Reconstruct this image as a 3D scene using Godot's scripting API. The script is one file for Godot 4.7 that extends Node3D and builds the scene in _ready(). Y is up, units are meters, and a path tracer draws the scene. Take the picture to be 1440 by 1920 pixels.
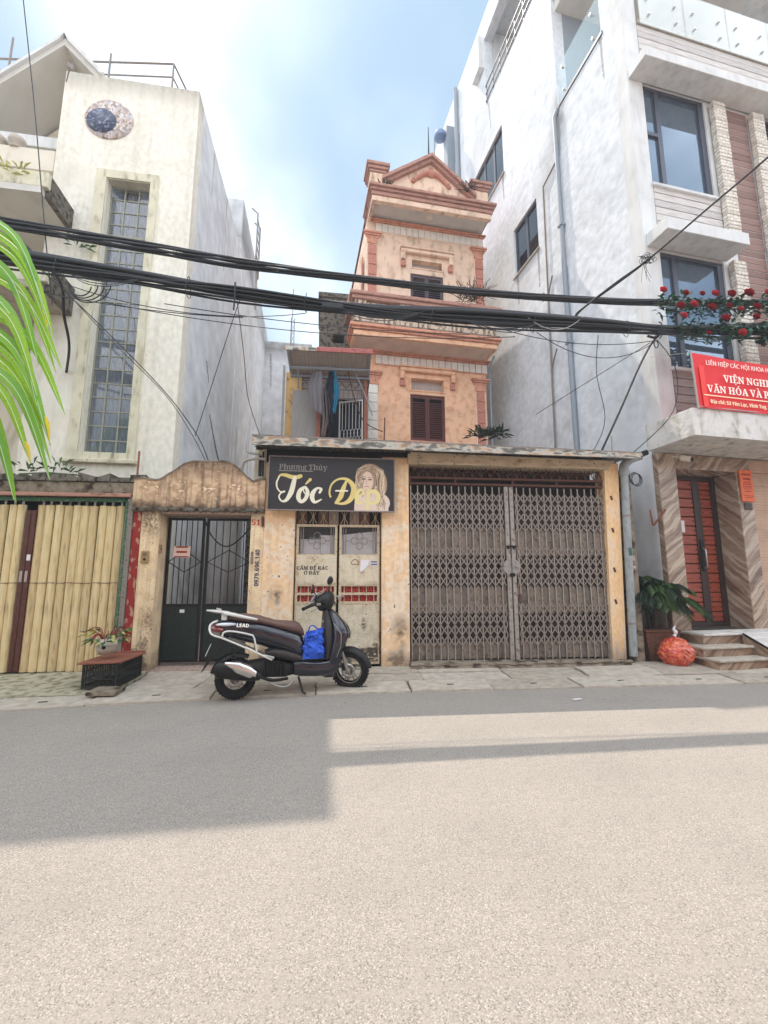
extends Node3D

var M := {}
var rng := RandomNumberGenerator.new()
var sans: SystemFont
var sans_b: SystemFont
var serif_b: SystemFont
var serif: SystemFont


# Collects shapes and becomes one mesh. UVs are metres: (x, -y) on faces that look along z, (z, -y) along x, (x, z) along y.
class B:
	var st := SurfaceTool.new()
	var xf := Transform3D()
	func _init() -> void:
		st.begin(Mesh.PRIMITIVE_TRIANGLES)
	func put(p: Vector3, m: int) -> void:
		var uv := Vector2(p.z, -p.y) if m == 0 else Vector2(p.x, p.z) if m == 1 else Vector2(p.x, -p.y)
		st.set_uv(uv)
		st.set_uv2(uv)
		st.add_vertex(xf * p)
	func tri(a: Vector3, b: Vector3, c: Vector3, sm := -1) -> void:
		st.set_smooth_group(sm)
		var q := (b - a).cross(c - a).abs()
		var m := 2 if q.z >= q.x and q.z >= q.y else 0 if q.x >= q.y else 1
		put(a, m); put(c, m); put(b, m)
	func quad(a: Vector3, b: Vector3, c: Vector3, d: Vector3, sm := -1) -> void:
		tri(a, b, c, sm); tri(a, c, d, sm)
	func quv(a: Vector3, b: Vector3, c: Vector3, d: Vector3) -> void: # a low left, b low right, c top right, d top left
		st.set_smooth_group(-1)
		for k in [[a, 0, 1], [c, 1, 0], [b, 1, 1], [a, 0, 1], [d, 0, 0], [c, 1, 0]]:
			st.set_uv(Vector2(k[1], k[2])); st.set_uv2(Vector2(k[1], k[2])); st.add_vertex(xf * (k[0] as Vector3))
	func face(pts: Array, out: Vector3, sm := -1) -> void:
		var a: Vector3 = pts[0]
		var nn := Vector3.ZERO
		for i in range(1, pts.size() - 1):
			nn += (pts[i] - a).cross(pts[i + 1] - a)
		for i in range(1, pts.size() - 1):
			if nn.dot(out) >= 0: tri(a, pts[i], pts[i + 1], sm)
			else: tri(a, pts[i + 1], pts[i], sm)
	func box(c: Vector3, s: Vector3, bev := 0.0, bs := Basis()) -> void:
		var h := s * 0.5
		bev = minf(bev, minf(h.x, minf(h.y, h.z)) * 0.9)
		var g := h - Vector3.ONE * bev
		for ax in 3:
			var u := (ax + 1) % 3
			var w := (ax + 2) % 3
			for sg in [-1.0, 1.0]:
				var ps := []
				for k in [[-1, -1], [1, -1], [1, 1], [-1, 1]]:
					var p := Vector3.ZERO
					p[ax] = sg * h[ax]; p[u] = k[0] * g[u]; p[w] = k[1] * g[w]
					ps.append(c + bs * p)
				var o := Vector3.ZERO
				o[ax] = sg
				face(ps, bs * o)
		if bev <= 0.0: return
		for ax in 3:
			var u := (ax + 1) % 3
			var w := (ax + 2) % 3
			for a in [-1.0, 1.0]:
				for b in [-1.0, 1.0]:
					var ps := []
					for e in [[-1.0, 0], [1.0, 0], [1.0, 1], [-1.0, 1]]:
						var p := Vector3.ZERO
						p[ax] = e[0] * g[ax]
						p[u] = a * (h[u] if e[1] == 0 else g[u])
						p[w] = b * (g[w] if e[1] == 0 else h[w])
						ps.append(c + bs * p)
					var o := Vector3.ZERO
					o[u] = a; o[w] = b
					face(ps, bs * o)
		for sx in [-1.0, 1.0]:
			for sy in [-1.0, 1.0]:
				for sz in [-1.0, 1.0]:
					var o := Vector3(sx, sy, sz)
					face([c + bs * (Vector3(h.x, g.y, g.z) * o), c + bs * (Vector3(g.x, h.y, g.z) * o), c + bs * (Vector3(g.x, g.y, h.z) * o)], bs * o)
	func span(a: Vector3, b: Vector3, bev := 0.0) -> void: # the box between two corners
		box((a + b) * 0.5, (b - a).abs(), bev)
	func bar(a: Vector3, b: Vector3, w: float, d: float, bev := 0.0, side := Vector3(0, 0, 1)) -> void: # a flat bar from a to b, d deep along side
		var y := (b - a).normalized()
		var z := (side - y * side.dot(y)).normalized()
		box((a + b) * 0.5, Vector3(w, a.distance_to(b), d), bev, Basis(y.cross(z), y, z))
	func hexa(p: Array) -> void: # 0-3 bottom round, 4-7 top round
		var c := Vector3.ZERO
		for q in p: c += q / 8.0
		for f in [[0, 1, 2, 3], [4, 5, 6, 7], [0, 1, 5, 4], [1, 2, 6, 5], [2, 3, 7, 6], [3, 0, 4, 7]]:
			var m: Vector3 = (p[f[0]] + p[f[1]] + p[f[2]] + p[f[3]]) / 4.0
			face([p[f[0]], p[f[1]], p[f[2]], p[f[3]]], m - c)
	func prism(poly: Array, z0: float, z1: float, t := Transform3D()) -> void: # poly in x, y, drawn out along z
		var pv := PackedVector2Array(poly)
		if Geometry2D.is_polygon_clockwise(pv): pv.reverse()
		var ix := Geometry2D.triangulate_polygon(pv)
		for i in range(0, ix.size(), 3):
			var q := [pv[ix[i]], pv[ix[i + 1]], pv[ix[i + 2]]]
			for zz in [z0, z1]:
				var ps := []
				for e in q: ps.append(t * Vector3(e.x, e.y, zz))
				face(ps, t.basis * Vector3(0, 0, (zz - (z0 + z1) * 0.5)) * signf(1.0))
		for i in pv.size():
			var a := pv[i]
			var b := pv[(i + 1) % pv.size()]
			var o := Vector3(b.y - a.y, a.x - b.x, 0)
			face([t * Vector3(a.x, a.y, z0), t * Vector3(b.x, b.y, z0), t * Vector3(b.x, b.y, z1), t * Vector3(a.x, a.y, z1)], t.basis * o)
	func tube(path: Array, rad: Variant, sides := 7, caps := true) -> void:
		var rings := []
		var up := Vector3.UP
		var n := path.size()
		for i in n:
			var d: Vector3 = (path[mini(i + 1, n - 1)] - path[maxi(i - 1, 0)]).normalized()
			if i == 0 and absf(d.dot(up)) > 0.9: up = Vector3.RIGHT
			var x := d.cross(up).normalized()
			up = x.cross(d).normalized()
			var r: float = rad[i] if rad is Array else rad
			var ring := []
			for k in sides:
				var a := TAU * k / sides
				ring.append(path[i] + (x * cos(a) + up * sin(a)) * r)
			rings.append(ring)
		skin(rings, caps, 1)
	func skin(rings: Array, caps := true, sm := 1) -> void:
		var k: int = rings[0].size()
		for i in rings.size() - 1:
			var c := Vector3.ZERO
			for p in rings[i]: c += p / k
			for j in k:
				var j2 := (j + 1) % k
				var a: Vector3 = rings[i][j]
				var b: Vector3 = rings[i][j2]
				var e: Vector3 = rings[i + 1][j2]
				var f: Vector3 = rings[i + 1][j]
				face([a, b, e, f], (a + b + e + f) * 0.25 - ctr(rings[i], rings[i + 1]), sm)
		if caps:
			face(rings[0], ctr(rings[0], rings[0]) - ctr(rings[1], rings[1]))
			face(rings[-1], ctr(rings[-1], rings[-1]) - ctr(rings[-2], rings[-2]))
	func ctr(a: Array, b: Array) -> Vector3:
		var c := Vector3.ZERO
		for p in a: c += p
		for p in b: c += p
		return c / (a.size() + b.size())
	func lathe(prof: Array, seg: int, t := Transform3D(), closed := false) -> void: # prof of (radius, height), turned about y
		var n := prof.size() if closed else prof.size() - 1
		var mid := Vector2.ZERO
		for p in prof: mid += p / prof.size()
		for i in n:
			var p: Vector2 = prof[i]
			var q: Vector2 = prof[(i + 1) % prof.size()]
			var d := q - p
			var nr := Vector2(d.y, -d.x)
			if nr.dot((p + q) * 0.5 - Vector2(mid.x if closed else 0.0, mid.y)) < 0: nr = -nr
			for k in seg:
				var a0 := TAU * k / seg
				var a1 := TAU * (k + 1) / seg
				var am := (a0 + a1) * 0.5
				var ps := [t * Vector3(p.x * cos(a0), p.y, p.x * sin(a0)), t * Vector3(p.x * cos(a1), p.y, p.x * sin(a1)), t * Vector3(q.x * cos(a1), q.y, q.x * sin(a1)), t * Vector3(q.x * cos(a0), q.y, q.x * sin(a0))]
				face(ps, t.basis * Vector3(nr.x * cos(am), nr.y, nr.x * sin(am)), 1 + i if d.length() > 0.06 else 1)
	func ball(c: Vector3, r: Vector3, seg := 10, rings := 6) -> void:
		var prof := []
		for i in rings + 1:
			var a := -PI / 2 + PI * i / rings
			prof.append(Vector2(cos(a), sin(a)))
		for i in rings:
			for k in seg:
				var ps := []
				for e in [[i, k], [i, k + 1], [i + 1, k + 1], [i + 1, k]]:
					var an: float = TAU * e[1] / seg
					var pr: Vector2 = prof[e[0]]
					ps.append(c + r * Vector3(pr.x * cos(an), pr.y, pr.x * sin(an)))
				face(ps, (ps[0] + ps[1] + ps[2] + ps[3]) * 0.25 - c, 1)
	# A wall between x0..x1 and y0..y1, from z0 (back) to z1 (front), with rectangular openings [x0, y0, x1, y1].
	func wall(x0: float, x1: float, y0: float, y1: float, z0: float, z1: float, holes := []) -> void:
		var xs := [x0, x1]
		var ys := [y0, y1]
		for h in holes:
			for v in [h[0], h[2]]:
				if v > x0 and v < x1: xs.append(v)
			for v in [h[1], h[3]]:
				if v > y0 and v < y1: ys.append(v)
		xs.sort(); ys.sort()
		var solid := func(x: float, y: float) -> bool:
			if x < x0 or x > x1 or y < y0 or y > y1: return false
			for h in holes:
				if x > h[0] and x < h[2] and y > h[1] and y < h[3]: return false
			return true
		for i in xs.size() - 1:
			for j in ys.size() - 1:
				var a: float = xs[i]
				var b: float = xs[i + 1]
				var c: float = ys[j]
				var d: float = ys[j + 1]
				if b - a < 1e-4 or d - c < 1e-4 or not solid.call((a + b) / 2, (c + d) / 2): continue
				face([Vector3(a, c, z1), Vector3(b, c, z1), Vector3(b, d, z1), Vector3(a, d, z1)], Vector3(0, 0, 1))
				face([Vector3(a, c, z0), Vector3(b, c, z0), Vector3(b, d, z0), Vector3(a, d, z0)], Vector3(0, 0, -1))
				if not solid.call(a - 1e-3, (c + d) / 2): face([Vector3(a, c, z0), Vector3(a, d, z0), Vector3(a, d, z1), Vector3(a, c, z1)], Vector3(-1, 0, 0))
				if not solid.call(b + 1e-3, (c + d) / 2): face([Vector3(b, c, z0), Vector3(b, d, z0), Vector3(b, d, z1), Vector3(b, c, z1)], Vector3(1, 0, 0))
				if not solid.call((a + b) / 2, c - 1e-3): face([Vector3(a, c, z0), Vector3(b, c, z0), Vector3(b, c, z1), Vector3(a, c, z1)], Vector3(0, -1, 0))
				if not solid.call((a + b) / 2, d + 1e-3): face([Vector3(a, d, z0), Vector3(b, d, z0), Vector3(b, d, z1), Vector3(a, d, z1)], Vector3(0, 1, 0))
	func done() -> ArrayMesh:
		st.generate_normals()
		return st.commit()


func thing(called: String, label: String, category: String, at := Vector3.ZERO, turn := 0.0, group := "") -> Node3D:
	var o := Node3D.new()
	o.name = numbered(self, called)
	add_child(o, true)
	o.position = at
	o.rotation_degrees.y = turn
	return tag(o, label, category, group)


func tag(o: Node3D, label: String, category: String, group := "") -> Node3D:
	o.set_meta("label", label)
	o.set_meta("category", category)
	if group: o.set_meta("group", group)
	return o


func numbered(parent: Node, called: String) -> String:
	if not parent.has_node(called): return called
	var i := 1
	while parent.has_node("%s_%03d" % [called, i]): i += 1
	return "%s_%03d" % [called, i]


var tallies := {}


func obj(called: String, m: Variant, material: Material, parent: Node = null, at := Vector3.ZERO, bs := Basis()) -> MeshInstance3D:
	if parent == null: parent = self
	var o := MeshInstance3D.new()
	o.mesh = m.done() if m is B else m
	o.material_override = material
	var key := str(parent.get_instance_id()) + called
	var n: int = tallies.get(key, 0)
	tallies[key] = n + 1
	o.name = called if n == 0 else "%s_%03d" % [called, n]
	parent.add_child(o, true)
	o.transform = Transform3D(bs, at)
	return o


func struct(called: String, m: Variant, material: Material) -> MeshInstance3D:
	var o := obj(called, m, material)
	o.set_meta("kind", "structure")
	return o


func stuff(o: Node3D) -> Node3D:
	o.set_meta("kind", "stuff")
	return o


func one(a: Vector3, b: Vector3, bev := 0.0) -> B:
	var m := B.new()
	m.span(a, b, bev)
	return m


const SPELT := {"Ệ": "Ê.", "Ế": "Ê/", "Ề": "Ê`", "Ố": "Ô/", "Ộ": "Ô.", "Ớ": "O'/", "Ữ": "U'~", "Ứ": "U'/", "Ị": "I.", "Ọ": "O.", "Ạ": "A.", "Ấ": "Â/", "Ậ": "Â.", "ị": "i.", "ỉ": "i?", "ệ": "ê.", "ế": "ê/", "ư": "u'", "ơ": "o'", "ạ": "a.", "Ể": "Ê?", "Ở": "O'?", "Ỹ": "Y~", "ũ": "u~", "ễ": "ê~", "Ẹ": "E.", "ẹ": "e."}


# Lettering; letters that the font lacks are spelt as a base letter with its marks added as small strokes.
func letters(s: String, f: Font, h: float, material: Material, parent: Node, at: Vector3, bs := Basis(), called := "lettering", align := HORIZONTAL_ALIGNMENT_LEFT) -> MeshInstance3D:
	var plain := ""
	var marks := []
	for ch in s:
		if SPELT.has(ch):
			var sp: String = SPELT[ch]
			marks.append([plain.length(), sp.substr(1), sp[0] == sp[0].to_upper()])
			plain += sp[0]
		else:
			plain += ch
	var t := TextMesh.new()
	t.text = plain
	t.font = f
	t.font_size = 48
	t.pixel_size = h / 48.0
	t.depth = 0.003
	t.curve_step = 1.0
	t.horizontal_alignment = align
	var o := obj(called, t, material, parent, at, bs)
	if marks.is_empty(): return o
	var b := B.new()
	var px := h / 48.0
	var x0 := -f.get_string_size(plain, HORIZONTAL_ALIGNMENT_LEFT, -1, 48).x * 0.5 if align == HORIZONTAL_ALIGNMENT_CENTER else 0.0
	var asc := f.get_ascent(48)
	var base := (asc + f.get_descent(48)) * 0.5 - asc
	for m in marks:
		var pre: String = plain.substr(0, m[0])
		var xa := f.get_string_size(pre, HORIZONTAL_ALIGNMENT_LEFT, -1, 48).x
		var adv := f.get_string_size(pre + plain[m[0]], HORIZONTAL_ALIGNMENT_LEFT, -1, 48).x - xa
		var xc := x0 + xa + adv * 0.5
		var up: bool = m[2]
		var topy := base + (35.0 if up else 26.0)
		var tall := plain[m[0]] in ["Ê", "Â", "Ô", "ê"]
		var p := func(x: float, y: float) -> Vector3: return Vector3(x * px, y * px, 0.0)
		for k in m[1]:
			var yy := topy + (7.0 if tall else 3.0)
			var xx := xc + (9.0 if tall else 0.0)
			if k == ".": b.box(p.call(xc, base - 7.0), Vector3(5, 5, 0) * px + Vector3(0, 0, 0.003))
			elif k == "'": b.bar(p.call(xc + adv * 0.36, topy - 6.0), p.call(xc + adv * 0.48, topy + 3.0), 4 * px, 0.003)
			elif k == "/": b.bar(p.call(xx - 3, yy), p.call(xx + 4, yy + 8), 4 * px, 0.003)
			elif k == "`": b.bar(p.call(xx + 3, yy), p.call(xx - 4, yy + 8), 4 * px, 0.003)
			elif k == "~": b.bar(p.call(xx - 7, yy + 3), p.call(xx + 7, yy + 5), 4 * px, 0.003)
			elif k == "?": b.bar(p.call(xx, yy), p.call(xx + 3, yy + 9), 4 * px, 0.003)
	obj("accent_marks", b, material, o)
	return o


func noise(sd: int, freq: float, kind := FastNoiseLite.TYPE_SIMPLEX_SMOOTH, oct := 4) -> FastNoiseLite:
	var n := FastNoiseLite.new()
	n.seed = sd
	n.frequency = freq
	n.noise_type = kind
	n.fractal_octaves = oct
	if oct == 1: n.fractal_type = FastNoiseLite.FRACTAL_NONE
	return n


func ntex(n: FastNoiseLite, stops: Array, size := 512, h := 0) -> NoiseTexture2D: # stops: [offset, colour, ...]
	var t := NoiseTexture2D.new()
	t.width = size
	t.height = h if h else size
	t.seamless = true
	t.noise = n
	var g := Gradient.new()
	var offs := PackedFloat32Array()
	var cols := PackedColorArray()
	for i in range(0, stops.size(), 2):
		offs.append(stops[i]); cols.append(stops[i + 1])
	g.offsets = offs
	g.colors = cols
	t.color_ramp = g
	return t


func gr(v: float) -> Color:
	return Color(v, v, v)


func mk(called: String, c: Color, rough := 0.85, metal := 0.0, o := {}) -> StandardMaterial3D:
	var m := StandardMaterial3D.new()
	m.albedo_color = c
	m.roughness = rough
	m.metallic = metal
	if o.has("tex"):
		m.albedo_texture = o.tex
	if o.has("tri"): # metres per repeat
		m.uv1_triplanar = true
		m.uv1_world_triplanar = true
		m.uv1_scale = (o.tri if o.tri is Vector3 else Vector3.ONE * float(o.tri)).inverse()
	if o.has("rect"): # the picture covers x0, y0, x1, y1 in metres
		var r: Array = o.rect
		m.uv1_scale = Vector3(1.0 / (r[2] - r[0]), 1.0 / (r[3] - r[1]), 1)
		m.uv1_offset = Vector3(-r[0] / (r[2] - r[0]), r[3] / (r[3] - r[1]), 0)
	if o.has("over"): # a second picture, multiplied in
		m.detail_enabled = true
		m.detail_blend_mode = BaseMaterial3D.BLEND_MODE_MUL
		m.detail_albedo = o.over
		m.detail_uv_layer = BaseMaterial3D.DETAIL_UV_2
		m.uv2_triplanar = not o.has("orect")
		m.uv2_world_triplanar = not o.has("orect")
		if o.has("orect"):
			var r: Array = o.orect
			m.uv2_scale = Vector3(1.0 / (r[2] - r[0]), 1.0 / (r[3] - r[1]), 1)
			m.uv2_offset = Vector3(-r[0] / (r[2] - r[0]), r[3] / (r[3] - r[1]), 0)
		else: m.uv2_scale = (o.oscale if o.oscale is Vector3 else Vector3.ONE * float(o.oscale)).inverse()
	if o.has("bump"):
		m.heightmap_enabled = true
		m.heightmap_texture = o.bump
		m.heightmap_scale = o.get("cm", 0.5)
	if o.has("coat"):
		m.clearcoat_enabled = true
		m.clearcoat = o.coat
		m.clearcoat_roughness = 0.05
	if o.has("back"):
		m.backlight_enabled = true
		m.backlight = o.back
	if o.has("alpha"):
		m.transparency = BaseMaterial3D.TRANSPARENCY_ALPHA
		m.albedo_color.a = o.alpha
	M[called] = m
	return m


# Weathered wall paint as a picture: base and a second tone, peeled patches, stains that run down.
func wall_img(w: int, h: int, base: Color, alt: Color, peel: Color, grime: Color, o := {}) -> ImageTexture:
	var sd: int = o.get("seed", 1)
	var na := noise(sd, o.get("coarse", 4.0) / w, FastNoiseLite.TYPE_SIMPLEX_SMOOTH, 5).get_image(w, h).get_data()
	var nb := noise(sd + 1, o.get("fine", 26.0) / w, FastNoiseLite.TYPE_SIMPLEX_SMOOTH, 4).get_image(w, h).get_data()
	var si := noise(sd + 2, o.get("sfreq", 24.0) / w, FastNoiseLite.TYPE_SIMPLEX_SMOOTH, 3).get_image(w, maxi(4, h / 14))
	si.resize(w, h, Image.INTERPOLATE_CUBIC)
	var ns := si.get_data()
	var thr: float = o.get("peel", 2.0)
	var plow: float = o.get("peel_low", 0.0)
	var top: float = o.get("top", 0.0)
	var bot: float = o.get("bot", 0.0)
	var streak: float = o.get("streak", 0.0)
	var gmax: float = o.get("gmax", 0.8)
	var cut: float = o.get("cut", -1.0)
	var patch: Array = o.get("patch", [])
	var d := PackedByteArray()
	d.resize(w * h * 3)
	var at := 0
	for y in h:
		var fy := float(y) / h
		var tf := clampf(1.0 - fy / top, 0, 1) if top > 0 else 0.0
		var bf := clampf((fy - 1.0 + bot) / bot, 0, 1) if bot > 0 else 0.0
		for x in w:
			var i := y * w + x
			var a := na[i] / 255.0
			var b := nb[i] / 255.0
			var s := ns[i] / 255.0
			var c := base.lerp(alt, smoothstep(0.3, 0.72, a))
			var p := a * 0.55 + b * 0.45 + bf * plow
			if cut > 0 and fy > cut + (b - 0.5) * 0.04: p += o.get("below", 0.12)
			if p > thr: c = c.lerp(peel, smoothstep(thr, thr + 0.025, p))
			var g: float = clampf((s - 0.5) * 2.4, 0, 1) * streak + tf * (0.25 + b * 1.1) * o.get("topk", 0.8) + bf * bf * (0.2 + a * 1.1) * o.get("botk", 0.8)
			for q in patch:
				var dd := Vector2((float(x) / w - q[0]) / q[2], (fy - q[1]) / q[3]).length()
				if dd < 1.0: g += (1.0 - dd) * q[4] * maxf(0.0, b * 1.5 + a - 0.75)
			c = c.lerp(grime, clampf(g, 0, 1) * gmax)
			if b > o.get("chip", 2.0): c = c.lerp(grime, 0.8)
			var k := 0.94 + b * 0.12
			d[at] = clampi(int(c.r * k * 255), 0, 255); d[at + 1] = clampi(int(c.g * k * 255), 0, 255); d[at + 2] = clampi(int(c.b * k * 255), 0, 255)
			at += 3
	var im := Image.create_from_data(w, h, false, Image.FORMAT_RGB8, d)
	for q in o.get("marks", []): # cracks and drips: [points from 0 to 1, widths, colour]
		var pts := []
		for p in q[0]: pts.append(Vector2(p.x * w, p.y * h))
		stroke(im, pts, q[1], q[2])
	return ImageTexture.create_from_image(im)


func curve(pts: Array, steps := 6) -> Array: # a smooth line through the points
	var out := []
	var n := pts.size()
	for i in n - 1:
		var a: Vector3 = pts[maxi(i - 1, 0)]
		var b: Vector3 = pts[i]
		var c: Vector3 = pts[i + 1]
		var d: Vector3 = pts[mini(i + 2, n - 1)]
		for k in steps:
			out.append(b.cubic_interpolate(c, a, d, float(k) / steps))
	out.append(pts[-1])
	return out


func sag(a: Vector3, b: Vector3, drop: float, steps := 10) -> Array:
	var out := []
	for i in steps + 1:
		var t := float(i) / steps
		out.append(a.lerp(b, t) - Vector3(0, drop * 4 * t * (1 - t), 0))
	return out


func ellipse_ring(c: Vector3, u: Vector3, w: Vector3, k := 14, pw := 2.6) -> Array:
	var out := []
	for i in k:
		var a := TAU * (i + 0.5) / k
		out.append(c + u * signf(cos(a)) * pow(absf(cos(a)), 2.0 / pw) + w * signf(sin(a)) * pow(absf(sin(a)), 2.0 / pw))
	return out


func make_sky() -> ImageTexture:
	var w := 1024
	var h := 512
	var n1 := noise(11, 1.3, FastNoiseLite.TYPE_SIMPLEX_SMOOTH, 5)
	var n2 := noise(12, 3.0, FastNoiseLite.TYPE_SIMPLEX_SMOOTH, 4)
	var sun := Vector3(-0.27, 1.0, -0.475).normalized()
	var gap := Vector3(-0.2, 0.70, -0.69).normalized()
	var ridge := Vector3(-0.17, 0.65, -0.74).normalized()
	var across := Vector3(0.80, 0.52, 0.28).normalized()
	var d := PackedFloat32Array()
	d.resize(w * h * 3)
	var at := 0
	for y in h:
		var el := PI / 2 - PI * (y + 0.5) / h
		for x in w:
			var az := TAU * (x + 0.5) / w
			var v := Vector3(sin(az) * cos(el), sin(el), -cos(az) * cos(el))
			var up := maxf(v.y, 0.0)
			var q := Vector3(v.x, v.y * 1.6, v.z)
			var c := n1.get_noise_3d(q.x + 0.25 * q.z, q.y, q.z) * 0.75 + n2.get_noise_3d(q.x * 1.6, q.y, q.z) * 0.25
			c = smoothstep(-0.30, 0.30, c)
			c *= 1.0 - 0.92 * smoothstep(0.58, 0.84, v.dot(gap)) # a gap in the haze, with one streak across it
			var band := (v - ridge).dot(across)
			c = maxf(c, 0.26 * exp(-pow(band / 0.10, 2.0)) * smoothstep(0.90, 0.97, v.dot(ridge)) * (0.75 + 0.5 * n2.get_noise_3d(v.x * 3.0, v.y * 3.0, v.z * 3.0)))
			var blue := Vector3(0.170, 0.236, 0.305).lerp(Vector3(0.156, 0.224, 0.30), smoothstep(0.15, 0.9, up))
			var hz := exp(-up * 6.0) * 0.5
			var col := blue.lerp(Vector3(1.02, 1.05, 1.10), clampf(maxf(c, hz), 0, 1))
			var g := maxf(v.dot(sun), 0.0)
			col += Vector3(1.0, 0.96, 0.9) * (0.025 * pow(g, 5.0) + 0.3 * pow(g, 60.0))
			if v.y < 0: col = Vector3(0.3, 0.29, 0.27)
			d[at] = col.x; d[at + 1] = col.y; d[at + 2] = col.z
			at += 3
	return ImageTexture.create_from_image(Image.create_from_data(w, h, false, Image.FORMAT_RGBF, d.to_byte_array()))


func _ready() -> void:
	rng.seed = 7
	# ---- camera
	var cam := Camera3D.new()
	cam.name = "camera"
	add_child(cam)
	var yaw := deg_to_rad(5.31)
	var pit := deg_to_rad(8.63)
	cam.position = Vector3(0, 1.31, 6.4)
	var fw := Vector3(sin(yaw) * cos(pit), sin(pit), -cos(yaw) * cos(pit))
	cam.basis = Basis.looking_at(fw, Vector3.UP)
	cam.fov = 98.31
	cam.near = 0.05
	cam.far = 600.0
	cam.current = true
	# ---- sky and exposure
	var env := Environment.new()
	env.background_mode = Environment.BG_SKY
	env.sky = Sky.new()
	var pan := PanoramaSkyMaterial.new()
	pan.panorama = make_sky()
	pan.energy_multiplier = SKY_E
	env.sky.sky_material = pan
	env.tonemap_mode = Environment.TONE_MAPPER_LINEAR
	env.tonemap_exposure = EXPO
	env.sdfgi_enabled = true
	env.ssao_enabled = true
	env.ssil_enabled = true
	env.fog_enabled = true
	env.fog_density = 0.004
	env.fog_light_color = Color(0.93, 0.96, 1.0)
	var we := WorldEnvironment.new()
	we.name = "environment"
	we.environment = env
	add_child(we)
	# ---- sun: high, behind the houses, from the left
	var sun := DirectionalLight3D.new()
	sun.name = "sun"
	sun.light_energy = SUN_E
	sun.light_color = Color(1.0, 0.945, 0.88)
	sun.light_angular_distance = 0.5
	sun.shadow_enabled = true
	add_child(sun)
	sun.look_at_from_position(Vector3.ZERO, Vector3(0.27, -1.0, 0.475), Vector3.UP)
	# ---- fonts and materials
	sans = SystemFont.new(); sans.font_names = ["Droid Sans"]
	sans_b = SystemFont.new(); sans_b.font_names = ["Droid Sans"]; sans_b.font_weight = 700
	serif_b = SystemFont.new(); serif_b.font_names = ["Droid Serif"]; serif_b.font_weight = 700
	serif = SystemFont.new(); serif.font_names = ["Droid Serif"]
	materials()
	# ---- setting and buildings
	ground()
	left_house()
	left_gate()
	archway()
	shop()
	scissor_gate()
	upper_house()
	side_shack()
	right_building()
	right_entrance()
	opposite()
	# ---- objects
	scooter()
	cables()
	plants()
	small_things()


const SKY_E := 1.25
const SUN_E := 0.6
const EXPO := 2.45


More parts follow.
